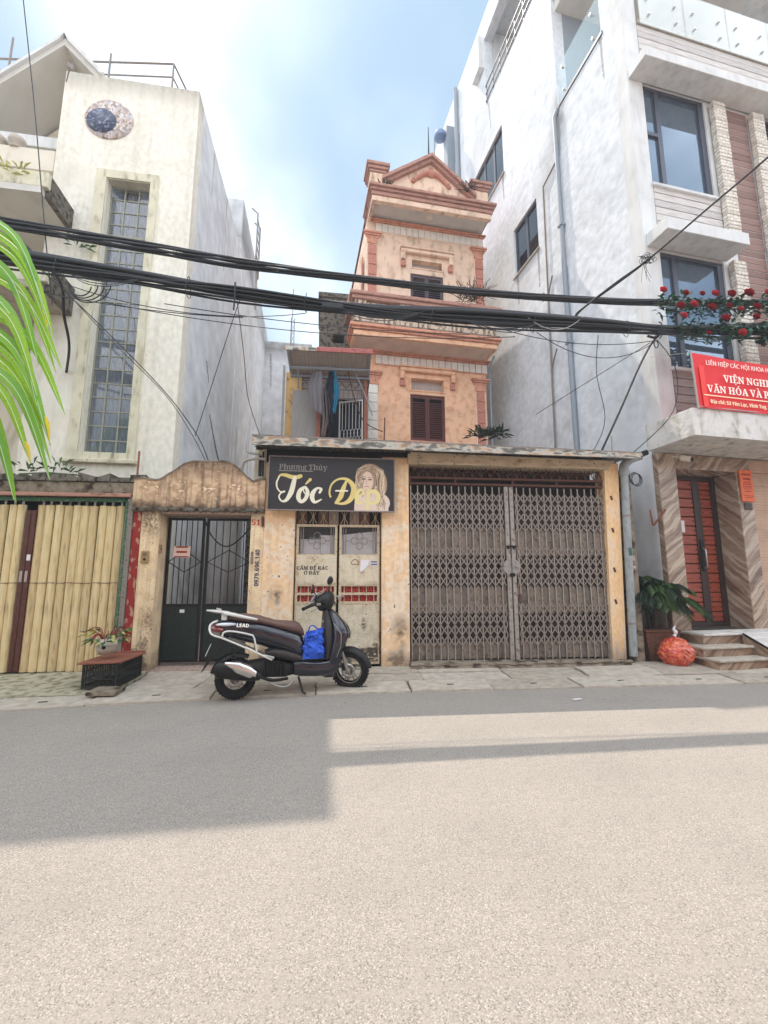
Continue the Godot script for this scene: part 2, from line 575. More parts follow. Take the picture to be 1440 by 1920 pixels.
func materials() -> void:
	var plas := ntex(noise(21, 0.006, FastNoiseLite.TYPE_SIMPLEX_SMOOTH, 6), [0.0, gr(0.90), 0.45, gr(0.97), 1.0, gr(1.0)])
	var fine := ntex(noise(22, 0.05, FastNoiseLite.TYPE_SIMPLEX_SMOOTH, 4), [0.0, gr(0.0), 1.0, gr(1.0)])
	var rub := ntex(noise(23, 0.016, FastNoiseLite.TYPE_SIMPLEX_SMOOTH, 5), [0.0, gr(0.0), 1.0, gr(1.0)])
	var dirt := ntex(noise(24, 0.012, FastNoiseLite.TYPE_SIMPLEX_SMOOTH, 5), [0.0, Color(0.62, 0.60, 0.57), 0.22, Color(0.86, 0.85, 0.82), 0.42, gr(0.98), 1.0, gr(1.0)])
	var heavy := ntex(noise(25, 0.014, FastNoiseLite.TYPE_SIMPLEX_SMOOTH, 6), [0.0, Color(0.26, 0.24, 0.22), 0.28, Color(0.50, 0.47, 0.43), 0.44, Color(0.88, 0.86, 0.83), 0.6, gr(1.0), 1.0, gr(1.0)])
	var mott := ntex(noise(26, 0.02, FastNoiseLite.TYPE_SIMPLEX_SMOOTH, 5), [0.0, gr(0.7), 0.5, gr(0.95), 1.0, gr(1.08)])
	M["t_plas"] = plas; M["t_fine"] = fine; M["t_rub"] = rub; M["t_dirt"] = dirt; M["t_heavy"] = heavy
	# road
	var agg := noise(31, 0.11, FastNoiseLite.TYPE_CELLULAR, 1)
	agg.cellular_return_type = FastNoiseLite.RETURN_CELL_VALUE
	var aggt := ntex(agg, [0.0, Color(0.53, 0.515, 0.50), 0.18, Color(0.65, 0.632, 0.61), 0.6, Color(0.70, 0.682, 0.655), 0.9, Color(0.74, 0.72, 0.69), 0.98, Color(0.83, 0.81, 0.78), 1.0, Color(0.86, 0.84, 0.81)], 1024)
	var agd := noise(31, 0.11, FastNoiseLite.TYPE_CELLULAR, 1)
	agd.cellular_return_type = FastNoiseLite.RETURN_DISTANCE
	var aggb := ntex(agd, [0.0, gr(1.0), 1.0, gr(0.0)], 1024)
	var roadv := ntex(noise(32, 0.008, FastNoiseLite.TYPE_SIMPLEX_SMOOTH, 6), [0.0, gr(0.955), 0.5, gr(0.985), 1.0, gr(1.0)])
	mk("asphalt", Color(0.885, 0.87, 0.855), 0.92, 0, {"tex": aggt, "tri": 0.5, "bump": aggb, "cm": 0.15, "over": roadv, "oscale": Vector3(5, 5, 3.2)})
	var conc := ntex(noise(33, 0.02, FastNoiseLite.TYPE_SIMPLEX_SMOOTH, 6), [0.0, Color(0.64, 0.62, 0.59), 0.4, Color(0.71, 0.69, 0.655), 0.6, Color(0.74, 0.72, 0.685), 1.0, Color(0.80, 0.775, 0.74)])
	mk("concrete", Color(1.0, 0.98, 0.95), 0.95, 0, {"tex": conc, "tri": 1.6, "bump": rub, "cm": 0.5, "over": plas, "oscale": 0.7})
	mk("concrete_b", Color(0.93, 0.905, 0.87), 0.95, 0, {"tex": conc, "tri": 1.3, "bump": rub, "cm": 0.5, "over": plas, "oscale": 0.9})
	mk("concrete_old", Color(0.75, 0.71, 0.66), 0.95, 0, {"tex": conc, "tri": 1.1, "bump": rub, "cm": 1.5, "over": heavy, "oscale": 1.9})
	mk("concrete_dark", Color(0.60, 0.585, 0.56), 0.95, 0, {"tex": conc, "tri": 0.9, "bump": rub, "cm": 1.6, "over": heavy, "oscale": 1.2})
	var moss := ntex(noise(34, 0.018, FastNoiseLite.TYPE_SIMPLEX_SMOOTH, 6), [0.0, Color(0.42, 0.42, 0.32), 0.34, Color(0.55, 0.54, 0.44), 0.48, Color(0.69, 0.665, 0.60), 1.0, Color(0.78, 0.75, 0.69)])
	mk("mossy", Color(0.95, 0.95, 0.92), 0.97, 0, {"tex": moss, "tri": 1.5, "bump": rub, "cm": 1.0})
	mk("old_tile", Color(0.74, 0.64, 0.59), 0.8, 0, {"tex": mott, "tri": 0.7})
	mk("hole", Color(0.03, 0.03, 0.03), 1.0)
	# renders and paints
	mk("cream", Color(0.91, 0.88, 0.81), 0.93, 0, {"tex": plas, "tri": 2.5, "bump": rub, "cm": 0.6, "over": dirt, "oscale": Vector3(3.1, 9.0, 3.1)})
	mk("cream_band", Color(0.89, 0.87, 0.77), 0.93, 0, {"tex": plas, "tri": 1.5, "bump": rub, "cm": 0.5, "over": dirt, "oscale": Vector3(1.1, 4.0, 1.1)})
	var dk := Color(0.42, 0.42, 0.42)
	var md := Color(0.66, 0.66, 0.65)
	var lw := wall_img(448, 448, Color(0.90, 0.915, 0.93), Color(0.86, 0.875, 0.89), Color(0.82, 0.83, 0.83), Color(0.50, 0.50, 0.49), {"seed": 131, "streak": 0.12, "top": 0.05, "bot": 0.22, "botk": 1.3, "gmax": 0.75, "peel": 0.8, "sfreq": 40.0, "patch": [[0.55, 0.72, 0.10, 0.2, 0.9], [0.30, 0.8, 0.12, 0.2, 0.8], [0.7, 0.45, 0.1, 0.2, 0.4], [0.9, 0.9, 0.16, 0.2, 1.0]], "marks": [
		[[Vector2(0.83, 0.57), Vector2(0.77, 0.62), Vector2(0.71, 0.655), Vector2(0.69, 0.68)], [1.0, 2.0, 1.0, 0.6], dk], [[Vector2(0.60, 0.50), Vector2(0.595, 0.60), Vector2(0.60, 0.70)], [0.6, 1.2, 0.5], md], [[Vector2(0.42, 0.40), Vector2(0.425, 0.55), Vector2(0.40, 0.64)], [0.7, 1.6, 0.6], md], [[Vector2(0.9, 0.02), Vector2(0.905, 0.16)], [1.5, 0.5], md], [[Vector2(0.8, 0.03), Vector2(0.795, 0.22)], [1.8, 0.5], md], [[Vector2(0.87, 0.48), Vector2(0.85, 0.51)], [1.0, 0.6], dk]]})
	mk("white_side", gr(1.0), 0.93, 0, {"tex": plas, "tri": 2.5, "bump": rub, "cm": 0.8, "over": lw, "orect": [-14.0, 0.0, 0.0, 12.0]})
	mk("soffit", Color(0.84, 0.83, 0.80), 0.93, 0, {"tex": plas, "tri": 2.5})
	mk("orange_wall", Color(0.97, 0.78, 0.635), 0.9, 0, {"tex": plas, "tri": 1.8, "bump": rub, "cm": 0.5, "over": ntex(noise(27, 0.016, FastNoiseLite.TYPE_SIMPLEX_SMOOTH, 5), [0.0, Color(0.90, 0.80, 0.77), 0.35, Color(0.96, 0.93, 0.91), 0.5, gr(1.0), 1.0, gr(1.0)]), "oscale": Vector3(2.2, 2.2, 2.2)})
	mk("peach_wall", Color(0.96, 0.84, 0.74), 0.9, 0, {"tex": plas, "tri": 1.8, "bump": rub, "cm": 0.5, "over": dirt, "oscale": Vector3(2.0, 4.2, 2.0)})
	mk("orange_trim", Color(0.87, 0.62, 0.51), 0.88, 0, {"tex": plas, "tri": 1.3, "over": dirt, "oscale": Vector3(1.2, 2.6, 1.2)})
	mk("trim_stained", Color(0.74, 0.56, 0.50), 0.92, 0, {"tex": plas, "tri": 1.3, "bump": rub, "cm": 0.6, "over": dirt, "oscale": Vector3(1.6, 0.5, 1.6)})
	mk("parapet_stained", Color(0.86, 0.78, 0.70), 0.92, 0, {"tex": plas, "tri": 1.3, "bump": rub, "cm": 0.6, "over": heavy, "oscale": Vector3(0.9, 2.2, 0.9)})
	mk("brick_tile", Color(0.80, 0.53, 0.45), 0.7, 0, {"tex": mott, "tri": 0.5})
	mk("white_tile", Color(0.93, 0.91, 0.87), 0.5, 0, {"tex": plas, "tri": 0.8})
	mk("soffit_pink", Color(0.90, 0.80, 0.74), 0.93, 0, {"tex": plas, "tri": 2.0})
	mk("yellow_wall", Color(0.88, 0.72, 0.47), 0.9, 0, {"tex": plas, "tri": 1.2, "over": dirt, "oscale": 1.6})
	var sw := wall_img(512, 768, Color(0.89, 0.908, 0.925), Color(0.865, 0.885, 0.90), Color(0.83, 0.845, 0.85), Color(0.55, 0.54, 0.52), {"seed": 141, "streak": 0.05, "bot": 0.2, "botk": 0.5, "gmax": 0.7, "peel": 0.82, "fine": 60.0, "patch": [[0.845, 0.40, 0.03, 0.05, 1.2], [0.80, 0.44, 0.05, 0.05, 0.7], [0.72, 0.55, 0.05, 0.05, 0.5], [0.60, 0.36, 0.06, 0.06, 0.5], [0.93, 0.86, 0.05, 0.1, 0.6], [0.5, 0.2, 0.2, 0.1, 0.5]], "marks": [
		[[Vector2(0.845, 0.385), Vector2(0.846, 0.42), Vector2(0.844, 0.45)], [2.2, 1.2, 0.5], md], [[Vector2(0.955, 0.39), Vector2(0.956, 0.44)], [1.2, 0.4], md], [[Vector2(0.69, 0.532), Vector2(0.69, 0.57)], [1.6, 0.4], md], [[Vector2(0.765, 0.532), Vector2(0.764, 0.58)], [1.4, 0.4], md], [[Vector2(0.52, 0.348), Vector2(0.52, 0.40)], [1.8, 0.5], md], [[Vector2(0.65, 0.348), Vector2(0.65, 0.385)], [1.6, 0.4], md], [[Vector2(0.60, 0.18), Vector2(0.605, 0.23)], [1.6, 0.4], md]]})
	mk("stucco", gr(1.0), 0.94, 0, {"tex": plas, "tri": 2.2, "bump": ntex(noise(28, 0.014, FastNoiseLite.TYPE_SIMPLEX_SMOOTH, 4), [0.0, gr(0.0), 0.5, gr(0.6), 1.0, gr(1.0)]), "cm": 0.8, "over": sw, "orect": [-14.0, 0.0, 0.0, 21.0]})
	mk("trim_white", Color(0.895, 0.90, 0.895), 0.88, 0, {"tex": plas, "tri": 2.0, "over": plas, "oscale": Vector3(0.7, 4.0, 0.7)})
	mk("slab_white", Color(0.88, 0.87, 0.85), 0.9, 0, {"tex": plas, "tri": 1.5, "bump": rub, "cm": 1.0, "over": dirt, "oscale": Vector3(1.4, 2.6, 1.4)})
	# planks
	var grain := ntex(noise(35, 0.01, FastNoiseLite.TYPE_SIMPLEX_SMOOTH, 6), [0.0, gr(0.76), 0.5, gr(0.93), 1.0, gr(1.04)])
	for k in [["plank_white", Color(0.86, 0.84, 0.82)], ["plank_white_b", Color(0.80, 0.78, 0.77)], ["plank_brown", Color(0.60, 0.47, 0.43)], ["plank_brown_b", Color(0.54, 0.42, 0.38)], ["plank_grey", Color(0.66, 0.60, 0.57)], ["plank_grey_b", Color(0.60, 0.54, 0.51)]]:
		mk(k[0], k[1], 0.7, 0, {"tex": grain, "tri": Vector3(2.2, 0.12, 2.2)})
	mk("stone_tile", Color(0.91, 0.88, 0.83), 0.85, 0, {"tex": mott, "tri": 0.9})
	mk("stone_tile_b", Color(0.84, 0.81, 0.76), 0.85, 0, {"tex": mott, "tri": 0.7})
	var wood := ntex(noise(36, 0.01, FastNoiseLite.TYPE_SIMPLEX_SMOOTH, 6), [0.0, Color(0.42, 0.17, 0.10), 0.5, Color(0.58, 0.25, 0.16), 1.0, Color(0.68, 0.32, 0.21)])
	mk("door_wood", Color(1.0, 1.0, 1.0), 0.45, 0, {"tex": wood, "tri": Vector3(1.6, 0.09, 1.6)})
	mk("door_frame", Color(0.20, 0.12, 0.09), 0.45)
	mk("old_wood", Color(0.62, 0.38, 0.30), 0.8, 0, {"tex": mott, "tri": Vector3(1.2, 0.3, 0.3)})
	var mn := noise(37, 0.012, FastNoiseLite.TYPE_SIMPLEX_SMOOTH, 5)
	var mw := noise(38, 0.01, FastNoiseLite.TYPE_SIMPLEX_SMOOTH, 3)
	var mp := PackedByteArray()
	mp.resize(384 * 448 * 3)
	var mg := Gradient.new()
	mg.offsets = PackedFloat32Array([0.0, 0.3, 0.44, 0.52, 0.6, 0.74, 1.0])
	mg.colors = PackedColorArray([Color(0.38, 0.30, 0.25), Color(0.54, 0.45, 0.38), Color(0.66, 0.58, 0.50), Color(0.52, 0.43, 0.36), Color(0.69, 0.62, 0.54), Color(0.76, 0.70, 0.63), Color(0.60, 0.51, 0.44)])
	for y in 448:
		for x in 384: # veins that slant
			var wv := mw.get_noise_2d(x, y) * 26.0
			var nv := mn.get_noise_2d((x * 0.8 + y * 1.0) * 3.6 + wv * 1.5, (y * 0.8 - x) * 0.20)
			var cv := mg.sample(clampf(nv * 0.85 + 0.5, 0, 1))
			var iv := (y * 384 + x) * 3
			mp[iv] = int(cv.r * 255); mp[iv + 1] = int(cv.g * 255); mp[iv + 2] = int(cv.b * 255)
	var marb := ImageTexture.create_from_image(Image.create_from_data(384, 448, false, Image.FORMAT_RGB8, mp))
	mk("marble", gr(1.0), 0.25, 0, {"tex": marb, "tri": Vector3(3.0, 3.6, 3.0)})
	mk("marble_step", Color(0.92, 0.88, 0.84), 0.4, 0, {"tex": marb, "tri": Vector3(2.4, 2.4, 2.4)})
	# metals
	var rust := ntex(noise(38, 0.02, FastNoiseLite.TYPE_SIMPLEX_SMOOTH, 6), [0.0, Color(0.66, 0.52, 0.45), 0.22, Color(0.90, 0.86, 0.82), 0.42, gr(1.0), 1.0, gr(1.0)])
	mk("gate_bar", Color(0.63, 0.605, 0.575), 0.55, 0.3, {"tex": rust, "tri": 0.8})
	mk("gate_strap", Color(0.57, 0.53, 0.49), 0.55, 0.3, {"tex": rust, "tri": 0.6})
	mk("gate_plate", Color(0.52, 0.475, 0.43), 0.65, 0.15, {"tex": rust, "tri": 0.9, "over": dirt, "oscale": Vector3(0.9, 1.4, 0.9)})
	mk("gate_plate_b", Color(0.45, 0.41, 0.375), 0.65, 0.15, {"tex": rust, "tri": 0.7, "over": dirt, "oscale": Vector3(0.7, 1.6, 0.7)})
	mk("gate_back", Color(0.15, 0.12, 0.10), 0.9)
	mk("rust_red", Color(0.38, 0.25, 0.21), 0.8, 0.1, {"tex": rust, "tri": 0.6})
	mk("iron_green", Color(0.10, 0.17, 0.155), 0.45, 0.2, {"tex": mott, "tri": 0.8})
	mk("iron_black", Color(0.06, 0.06, 0.06), 0.5, 0.3)
	mk("dark_brown", Color(0.17, 0.13, 0.11), 0.7)
	mk("zinc", Color(0.62, 0.61, 0.60), 0.5, 0.4, {"tex": rust, "tri": 1.0, "over": dirt, "oscale": 1.2})
	mk("zinc_old", Color(0.42, 0.40, 0.38), 0.7, 0.2, {"tex": rust, "tri": 0.9, "over": dirt, "oscale": 1.0})
	mk("zinc_shade", Color(0.72, 0.66, 0.62), 0.7, 0.0, {"tex": plas, "tri": Vector3(0.3, 2.0, 0.3)})
	mk("pane_shop", Color(0.5, 0.5, 0.5), 0.05, 0, {"alpha": 0.10})
	M["pane_shop"].metallic_specular = 0.2
	mk("zinc_sheet", Color(0.56, 0.54, 0.52), 0.6, 0.15, {"tex": plas, "tri": Vector3(0.2, 1.5, 0.2)})
	mk("red_sheet", Color(0.66, 0.36, 0.33), 0.6, 0.1, {"tex": rust, "tri": 1.0})
	mk("steel", Color(0.75, 0.75, 0.74), 0.3, 0.9)
	mk("rail_grey", Color(0.55, 0.52, 0.50), 0.6, 0.2, {"tex": rust, "tri": 0.5})
	mk("lead_grey", Color(0.55, 0.59, 0.63), 0.55)
	mk("pvc", Color(0.62, 0.65, 0.66), 0.5, 0, {"tex": plas, "tri": 0.8, "over": dirt, "oscale": Vector3(0.5, 1.4, 0.5)})
	var yel := ntex(noise(39, 0.014, FastNoiseLite.TYPE_SIMPLEX_SMOOTH, 5), [0.0, Color(0.82, 0.72, 0.52), 0.3, Color(0.89, 0.80, 0.60), 1.0, Color(0.92, 0.85, 0.68)])
	mk("yellow_panel", gr(1.0), 0.5, 0.0, {"tex": yel, "tri": Vector3(0.6, 2.0, 0.6), "over": dirt, "oscale": Vector3(0.5, 4.0, 0.5)})
	mk("yellow_panel_b", Color(0.94, 0.93, 0.92), 0.5, 0.0, {"tex": yel, "tri": Vector3(0.5, 1.5, 0.5), "over": dirt, "oscale": Vector3(0.4, 3.0, 0.4)})
	mk("brown_stile", Color(0.36, 0.17, 0.12), 0.5, 0, {"tex": mott, "tri": 0.5})
	mk("green_pipe", gr(1.0), 0.5, 0.1, {"tex": ntex(noise(40, 0.03, FastNoiseLite.TYPE_SIMPLEX_SMOOTH, 4), [0.0, Color(0.15, 0.36, 0.24), 0.3, Color(0.21, 0.44, 0.30), 0.62, Color(0.20, 0.42, 0.29), 0.68, Color(0.55, 0.62, 0.58), 1.0, Color(0.6, 0.62, 0.6)]), "tri": 0.7})
	var redp := ntex(noise(41, 0.012, FastNoiseLite.TYPE_SIMPLEX_SMOOTH, 5), [0.0, Color(0.74, 0.62, 0.52), 0.36, Color(0.70, 0.52, 0.45), 0.42, Color(0.56, 0.13, 0.11), 0.7, Color(0.64, 0.17, 0.14), 1.0, Color(0.44, 0.13, 0.12)])
	mk("red_paint", gr(1.0), 0.8, 0, {"tex": redp, "tri": Vector3(0.7, 1.3, 0.7), "bump": rub, "cm": 0.8})
	# frames and glass
	mk("frame_grey", Color(0.30, 0.32, 0.37), 0.45, 0.3)
	mk("frame_bronze", Color(0.62, 0.62, 0.56), 0.6, 0.1, {"tex": plas, "tri": 0.6})
	mk("shutter_brown", Color(0.40, 0.20, 0.18), 0.7, 0, {"tex": mott, "tri": Vector3(1.0, 0.3, 1.0)})
	mk("shutter_grey", Color(0.36, 0.31, 0.34), 0.75, 0, {"tex": mott, "tri": Vector3(1.0, 0.3, 1.0)})
	mk("pane", Color(0.55, 0.60, 0.66), 0.03, 0, {"alpha": 0.22})
	mk("pane_dark", Color(0.10, 0.13, 0.17), 0.03, 0, {"alpha": 0.78})
	M["pane_dark"].metallic_specular = 0.9
	mk("pane_mirror", Color(0.46, 0.53, 0.60), 0.02, 0.65, {"alpha": 0.88})
	mk("clear_glass", Color(0.85, 0.95, 0.94), 0.02, 0, {"alpha": 0.13})
	mk("curtain", Color(0.62, 0.64, 0.68), 0.9, 0, {"tex": ntex(noise(42, 0.02, FastNoiseLite.TYPE_SIMPLEX_SMOOTH, 3), [0.0, Color(0.35, 0.37, 0.42), 0.5, gr(0.8), 1.0, gr(1.1)]), "tri": Vector3(0.8, 4.0, 0.8)})
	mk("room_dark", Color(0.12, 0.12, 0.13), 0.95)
	mk("shop_white", Color(0.86, 0.83, 0.76), 0.55, 0, {"tex": rust, "tri": 1.3, "over": dirt, "oscale": 2.0})
	mk("shop_frame", Color(0.80, 0.74, 0.63), 0.5, 0.1, {"tex": rust, "tri": 0.5})
	mk("red_fabric", gr(1.0), 0.7, 0, {"tex": ntex(noise(43, 0.05, FastNoiseLite.TYPE_SIMPLEX_SMOOTH, 3), [0.0, Color(0.2, 0.04, 0.04), 0.4, Color(0.55, 0.05, 0.05), 0.6, Color(0.75, 0.08, 0.07), 0.72, Color(0.85, 0.6, 0.5), 1.0, Color(0.8, 0.1, 0.08)]), "tri": 0.6})
	mk("beige_beam", Color(0.83, 0.76, 0.64), 0.7, 0, {"tex": plas, "tri": 1.0, "over": dirt, "oscale": Vector3(2.0, 0.8, 2.0)})
	mk("fascia", gr(1.0), 0.6, 0.15, {"tex": ntex(noise(44, 0.012, FastNoiseLite.TYPE_SIMPLEX_SMOOTH, 4), [0.0, Color(0.32, 0.31, 0.29), 0.36, Color(0.48, 0.47, 0.44), 0.44, Color(0.72, 0.71, 0.67), 0.56, Color(0.74, 0.73, 0.69), 0.62, Color(0.80, 0.63, 0.47), 0.75, Color(0.60, 0.55, 0.50), 1.0, Color(0.5, 0.45, 0.40)]), "tri": Vector3(2.2, 0.7, 0.7)})
	mk("tan_shutter", Color(0.80, 0.67, 0.57), 0.6, 0.05, {"tex": plas, "tri": 1.0})
	# lettering
	mk("ink_red", Color(0.74, 0.20, 0.13), 0.8)
	mk("ink_blue", Color(0.22, 0.22, 0.34), 0.85)
	mk("ink_black", Color(0.10, 0.10, 0.10), 0.8)
	mk("ink_white", Color(0.97, 0.95, 0.90), 0.7)
	mk("ink_cream", Color(0.97, 0.91, 0.76), 0.7)
	mk("ink_rust", Color(0.60, 0.20, 0.10), 0.8)
	mk("paper", Color(0.90, 0.89, 0.90), 0.8)
	mk("paper_pink", Color(0.88, 0.77, 0.72), 0.8)
	mk("banner", Color(0.86, 0.15, 0.17), 0.7, 0, {"back": Color(0.35, 0.03, 0.03)})
	mk("banner_light", Color(0.92, 0.24, 0.22), 0.7)
	# plants
	mk("palm_leaf", Color(0.58, 0.74, 0.08), 0.45, 0, {"tex": ntex(noise(45, 0.03, FastNoiseLite.TYPE_SIMPLEX_SMOOTH, 3), [0.0, Color(0.7, 0.8, 0.6), 0.5, gr(1.0), 1.0, Color(1.15, 1.1, 1.0)]), "tri": 0.4, "back": Color(0.72, 0.85, 0.05)})
	mk("palm_leaf_b", Color(0.36, 0.58, 0.12), 0.45, 0, {"back": Color(0.5, 0.66, 0.05)})
	mk("palm_rib", Color(0.80, 0.86, 0.68), 0.5)
	mk("palm_yellow", Color(0.90, 0.80, 0.10), 0.5, 0, {"back": Color(0.9, 0.8, 0.05)})
	mk("leaf_dark", Color(0.13, 0.22, 0.13), 0.4, 0, {"back": Color(0.08, 0.14, 0.05)})
	mk("leaf_mid", Color(0.24, 0.36, 0.17), 0.5, 0, {"back": Color(0.2, 0.3, 0.06)})
	mk("leaf_teal", Color(0.17, 0.38, 0.31), 0.5, 0, {"back": Color(0.1, 0.25, 0.15)})
	mk("leaf_edge", Color(0.78, 0.76, 0.48), 0.5, 0, {"back": Color(0.4, 0.4, 0.15)})
	mk("stem_red", Color(0.50, 0.13, 0.13), 0.6)
	mk("twig", Color(0.30, 0.24, 0.20), 0.9)
	mk("rose", Color(0.62, 0.08, 0.14), 0.6, 0, {"back": Color(0.5, 0.05, 0.08)})
	mk("rose_b", Color(0.80, 0.32, 0.37), 0.6, 0, {"back": Color(0.5, 0.1, 0.1)})
	mk("trunk", Color(0.42, 0.36, 0.28), 0.95, 0, {"tex": mott, "tri": 0.3})
	# cables, scooter, bags
	mk("cable", Color(0.065, 0.07, 0.085), 0.55)
	mk("cable_grey", Color(0.18, 0.18, 0.20), 0.6)
	mk("wire_pale", Color(0.62, 0.60, 0.58), 0.6)
	mk("navy", Color(0.05, 0.06, 0.125), 0.18, 0.0, {"coat": 0.7})
	mk("plastic_black", Color(0.07, 0.068, 0.07), 0.55)
	mk("plastic_brown", Color(0.17, 0.14, 0.135), 0.55)
	mk("seat_brown", Color(0.40, 0.30, 0.27), 0.55, 0, {"bump": fine, "cm": 0.1, "tri": 0.1})
	mk("rubber", Color(0.055, 0.055, 0.06), 0.85)
	mk("rack_white", Color(0.83, 0.83, 0.81), 0.35, 0.1)
	mk("chrome", Color(0.82, 0.81, 0.79), 0.22, 0.9)
	mk("rim_alloy", Color(0.62, 0.61, 0.59), 0.4, 0.6)
	mk("exhaust_black", Color(0.08, 0.08, 0.08), 0.45, 0.3)
	mk("engine", Color(0.16, 0.155, 0.15), 0.6, 0.4)
	mk("lens_red", Color(0.45, 0.03, 0.03), 0.12, 0, {"coat": 1.0})
	mk("lens_smoke", Color(0.30, 0.30, 0.33), 0.1, 0.0, {"coat": 1.0})
	mk("lens_clear", Color(0.85, 0.88, 0.92), 0.08, 0.1, {"coat": 1.0})
	mk("mirror", Color(0.9, 0.9, 0.9), 0.03, 1.0)
	mk("sticker_green", Color(0.45, 0.80, 0.35), 0.5)
	mk("bag_blue", Color(0.13, 0.36, 0.84), 0.45, 0, {"bump": ntex(noise(46, 0.012, FastNoiseLite.TYPE_SIMPLEX_SMOOTH, 3), [0.0, gr(0.0), 0.5, gr(1.0), 1.0, gr(0.1)]), "cm": 2.2, "tri": 0.45, "back": Color(0.02, 0.08, 0.4)})
	mk("bag_red", gr(1.0), 0.3, 0, {"tex": ntex(noise(47, 0.011, FastNoiseLite.TYPE_SIMPLEX_SMOOTH, 4), [0.0, Color(0.42, 0.06, 0.08), 0.34, Color(0.78, 0.13, 0.10), 0.47, Color(0.88, 0.24, 0.12), 0.55, Color(0.97, 0.58, 0.20), 0.64, Color(0.88, 0.26, 0.14), 0.76, Color(0.95, 0.72, 0.62), 0.84, Color(0.80, 0.16, 0.14), 1.0, Color(0.55, 0.10, 0.12)]), "tri": 0.45, "bump": rub, "cm": 4.0, "coat": 0.8})
	mk("crate", Color(0.10, 0.12, 0.10), 0.6)
	mk("pot_white", Color(0.78, 0.76, 0.71), 0.6, 0, {"tex": plas, "tri": 0.4, "over": dirt, "oscale": 0.5})
	mk("terracotta", Color(0.50, 0.33, 0.25), 0.9, 0, {"tex": mott, "tri": 0.4, "over": dirt, "oscale": 0.7})
	mk("tank_blue", Color(0.42, 0.52, 0.68), 0.4)
	mk("cloth_grey", Color(0.46, 0.44, 0.46), 0.95, 0, {"back": Color(0.2, 0.2, 0.2)})
	mk("cloth_navy", Color(0.07, 0.10, 0.17), 0.95)
	mk("cloth_teal", Color(0.09, 0.52, 0.66), 0.9, 0, {"back": Color(0.05, 0.3, 0.4)})
	mk("cloth_brown", Color(0.45, 0.38, 0.37), 0.95)
	mk("orange_sign", Color(0.93, 0.45, 0.26), 0.6, 0, {"tex": plas, "tri": 0.5})
	mk("brass", Color(0.65, 0.55, 0.40), 0.5, 0.5)
	mk("camera_white", Color(0.85, 0.82, 0.76), 0.5)
	mk("pink_wall", Color(0.88, 0.70, 0.64), 0.9, 0, {"tex": plas, "tri": 2.0})
	mk("tile_roof", Color(0.55, 0.30, 0.24), 0.9)


func ke(x: float) -> float: # where the road ends and the kerb strip begins
	var xs := [-30.0, -8.0, -3.4, -1.17, 0.0, 5.4, 40.0]
	var zs := [2.2, 1.75, 1.38, 1.12, 1.03, 0.99, 0.9]
	for i in xs.size() - 1:
		if x <= xs[i + 1]:
			return lerpf(zs[i], zs[i + 1], (x - xs[i]) / (xs[i + 1] - xs[i]))
	return 0.9


func py(z: float, x: float) -> float: # height of the pavement
	return lerpf(0.025, 0.1, clampf((ke(x) - z) / ke(x), 0, 1))


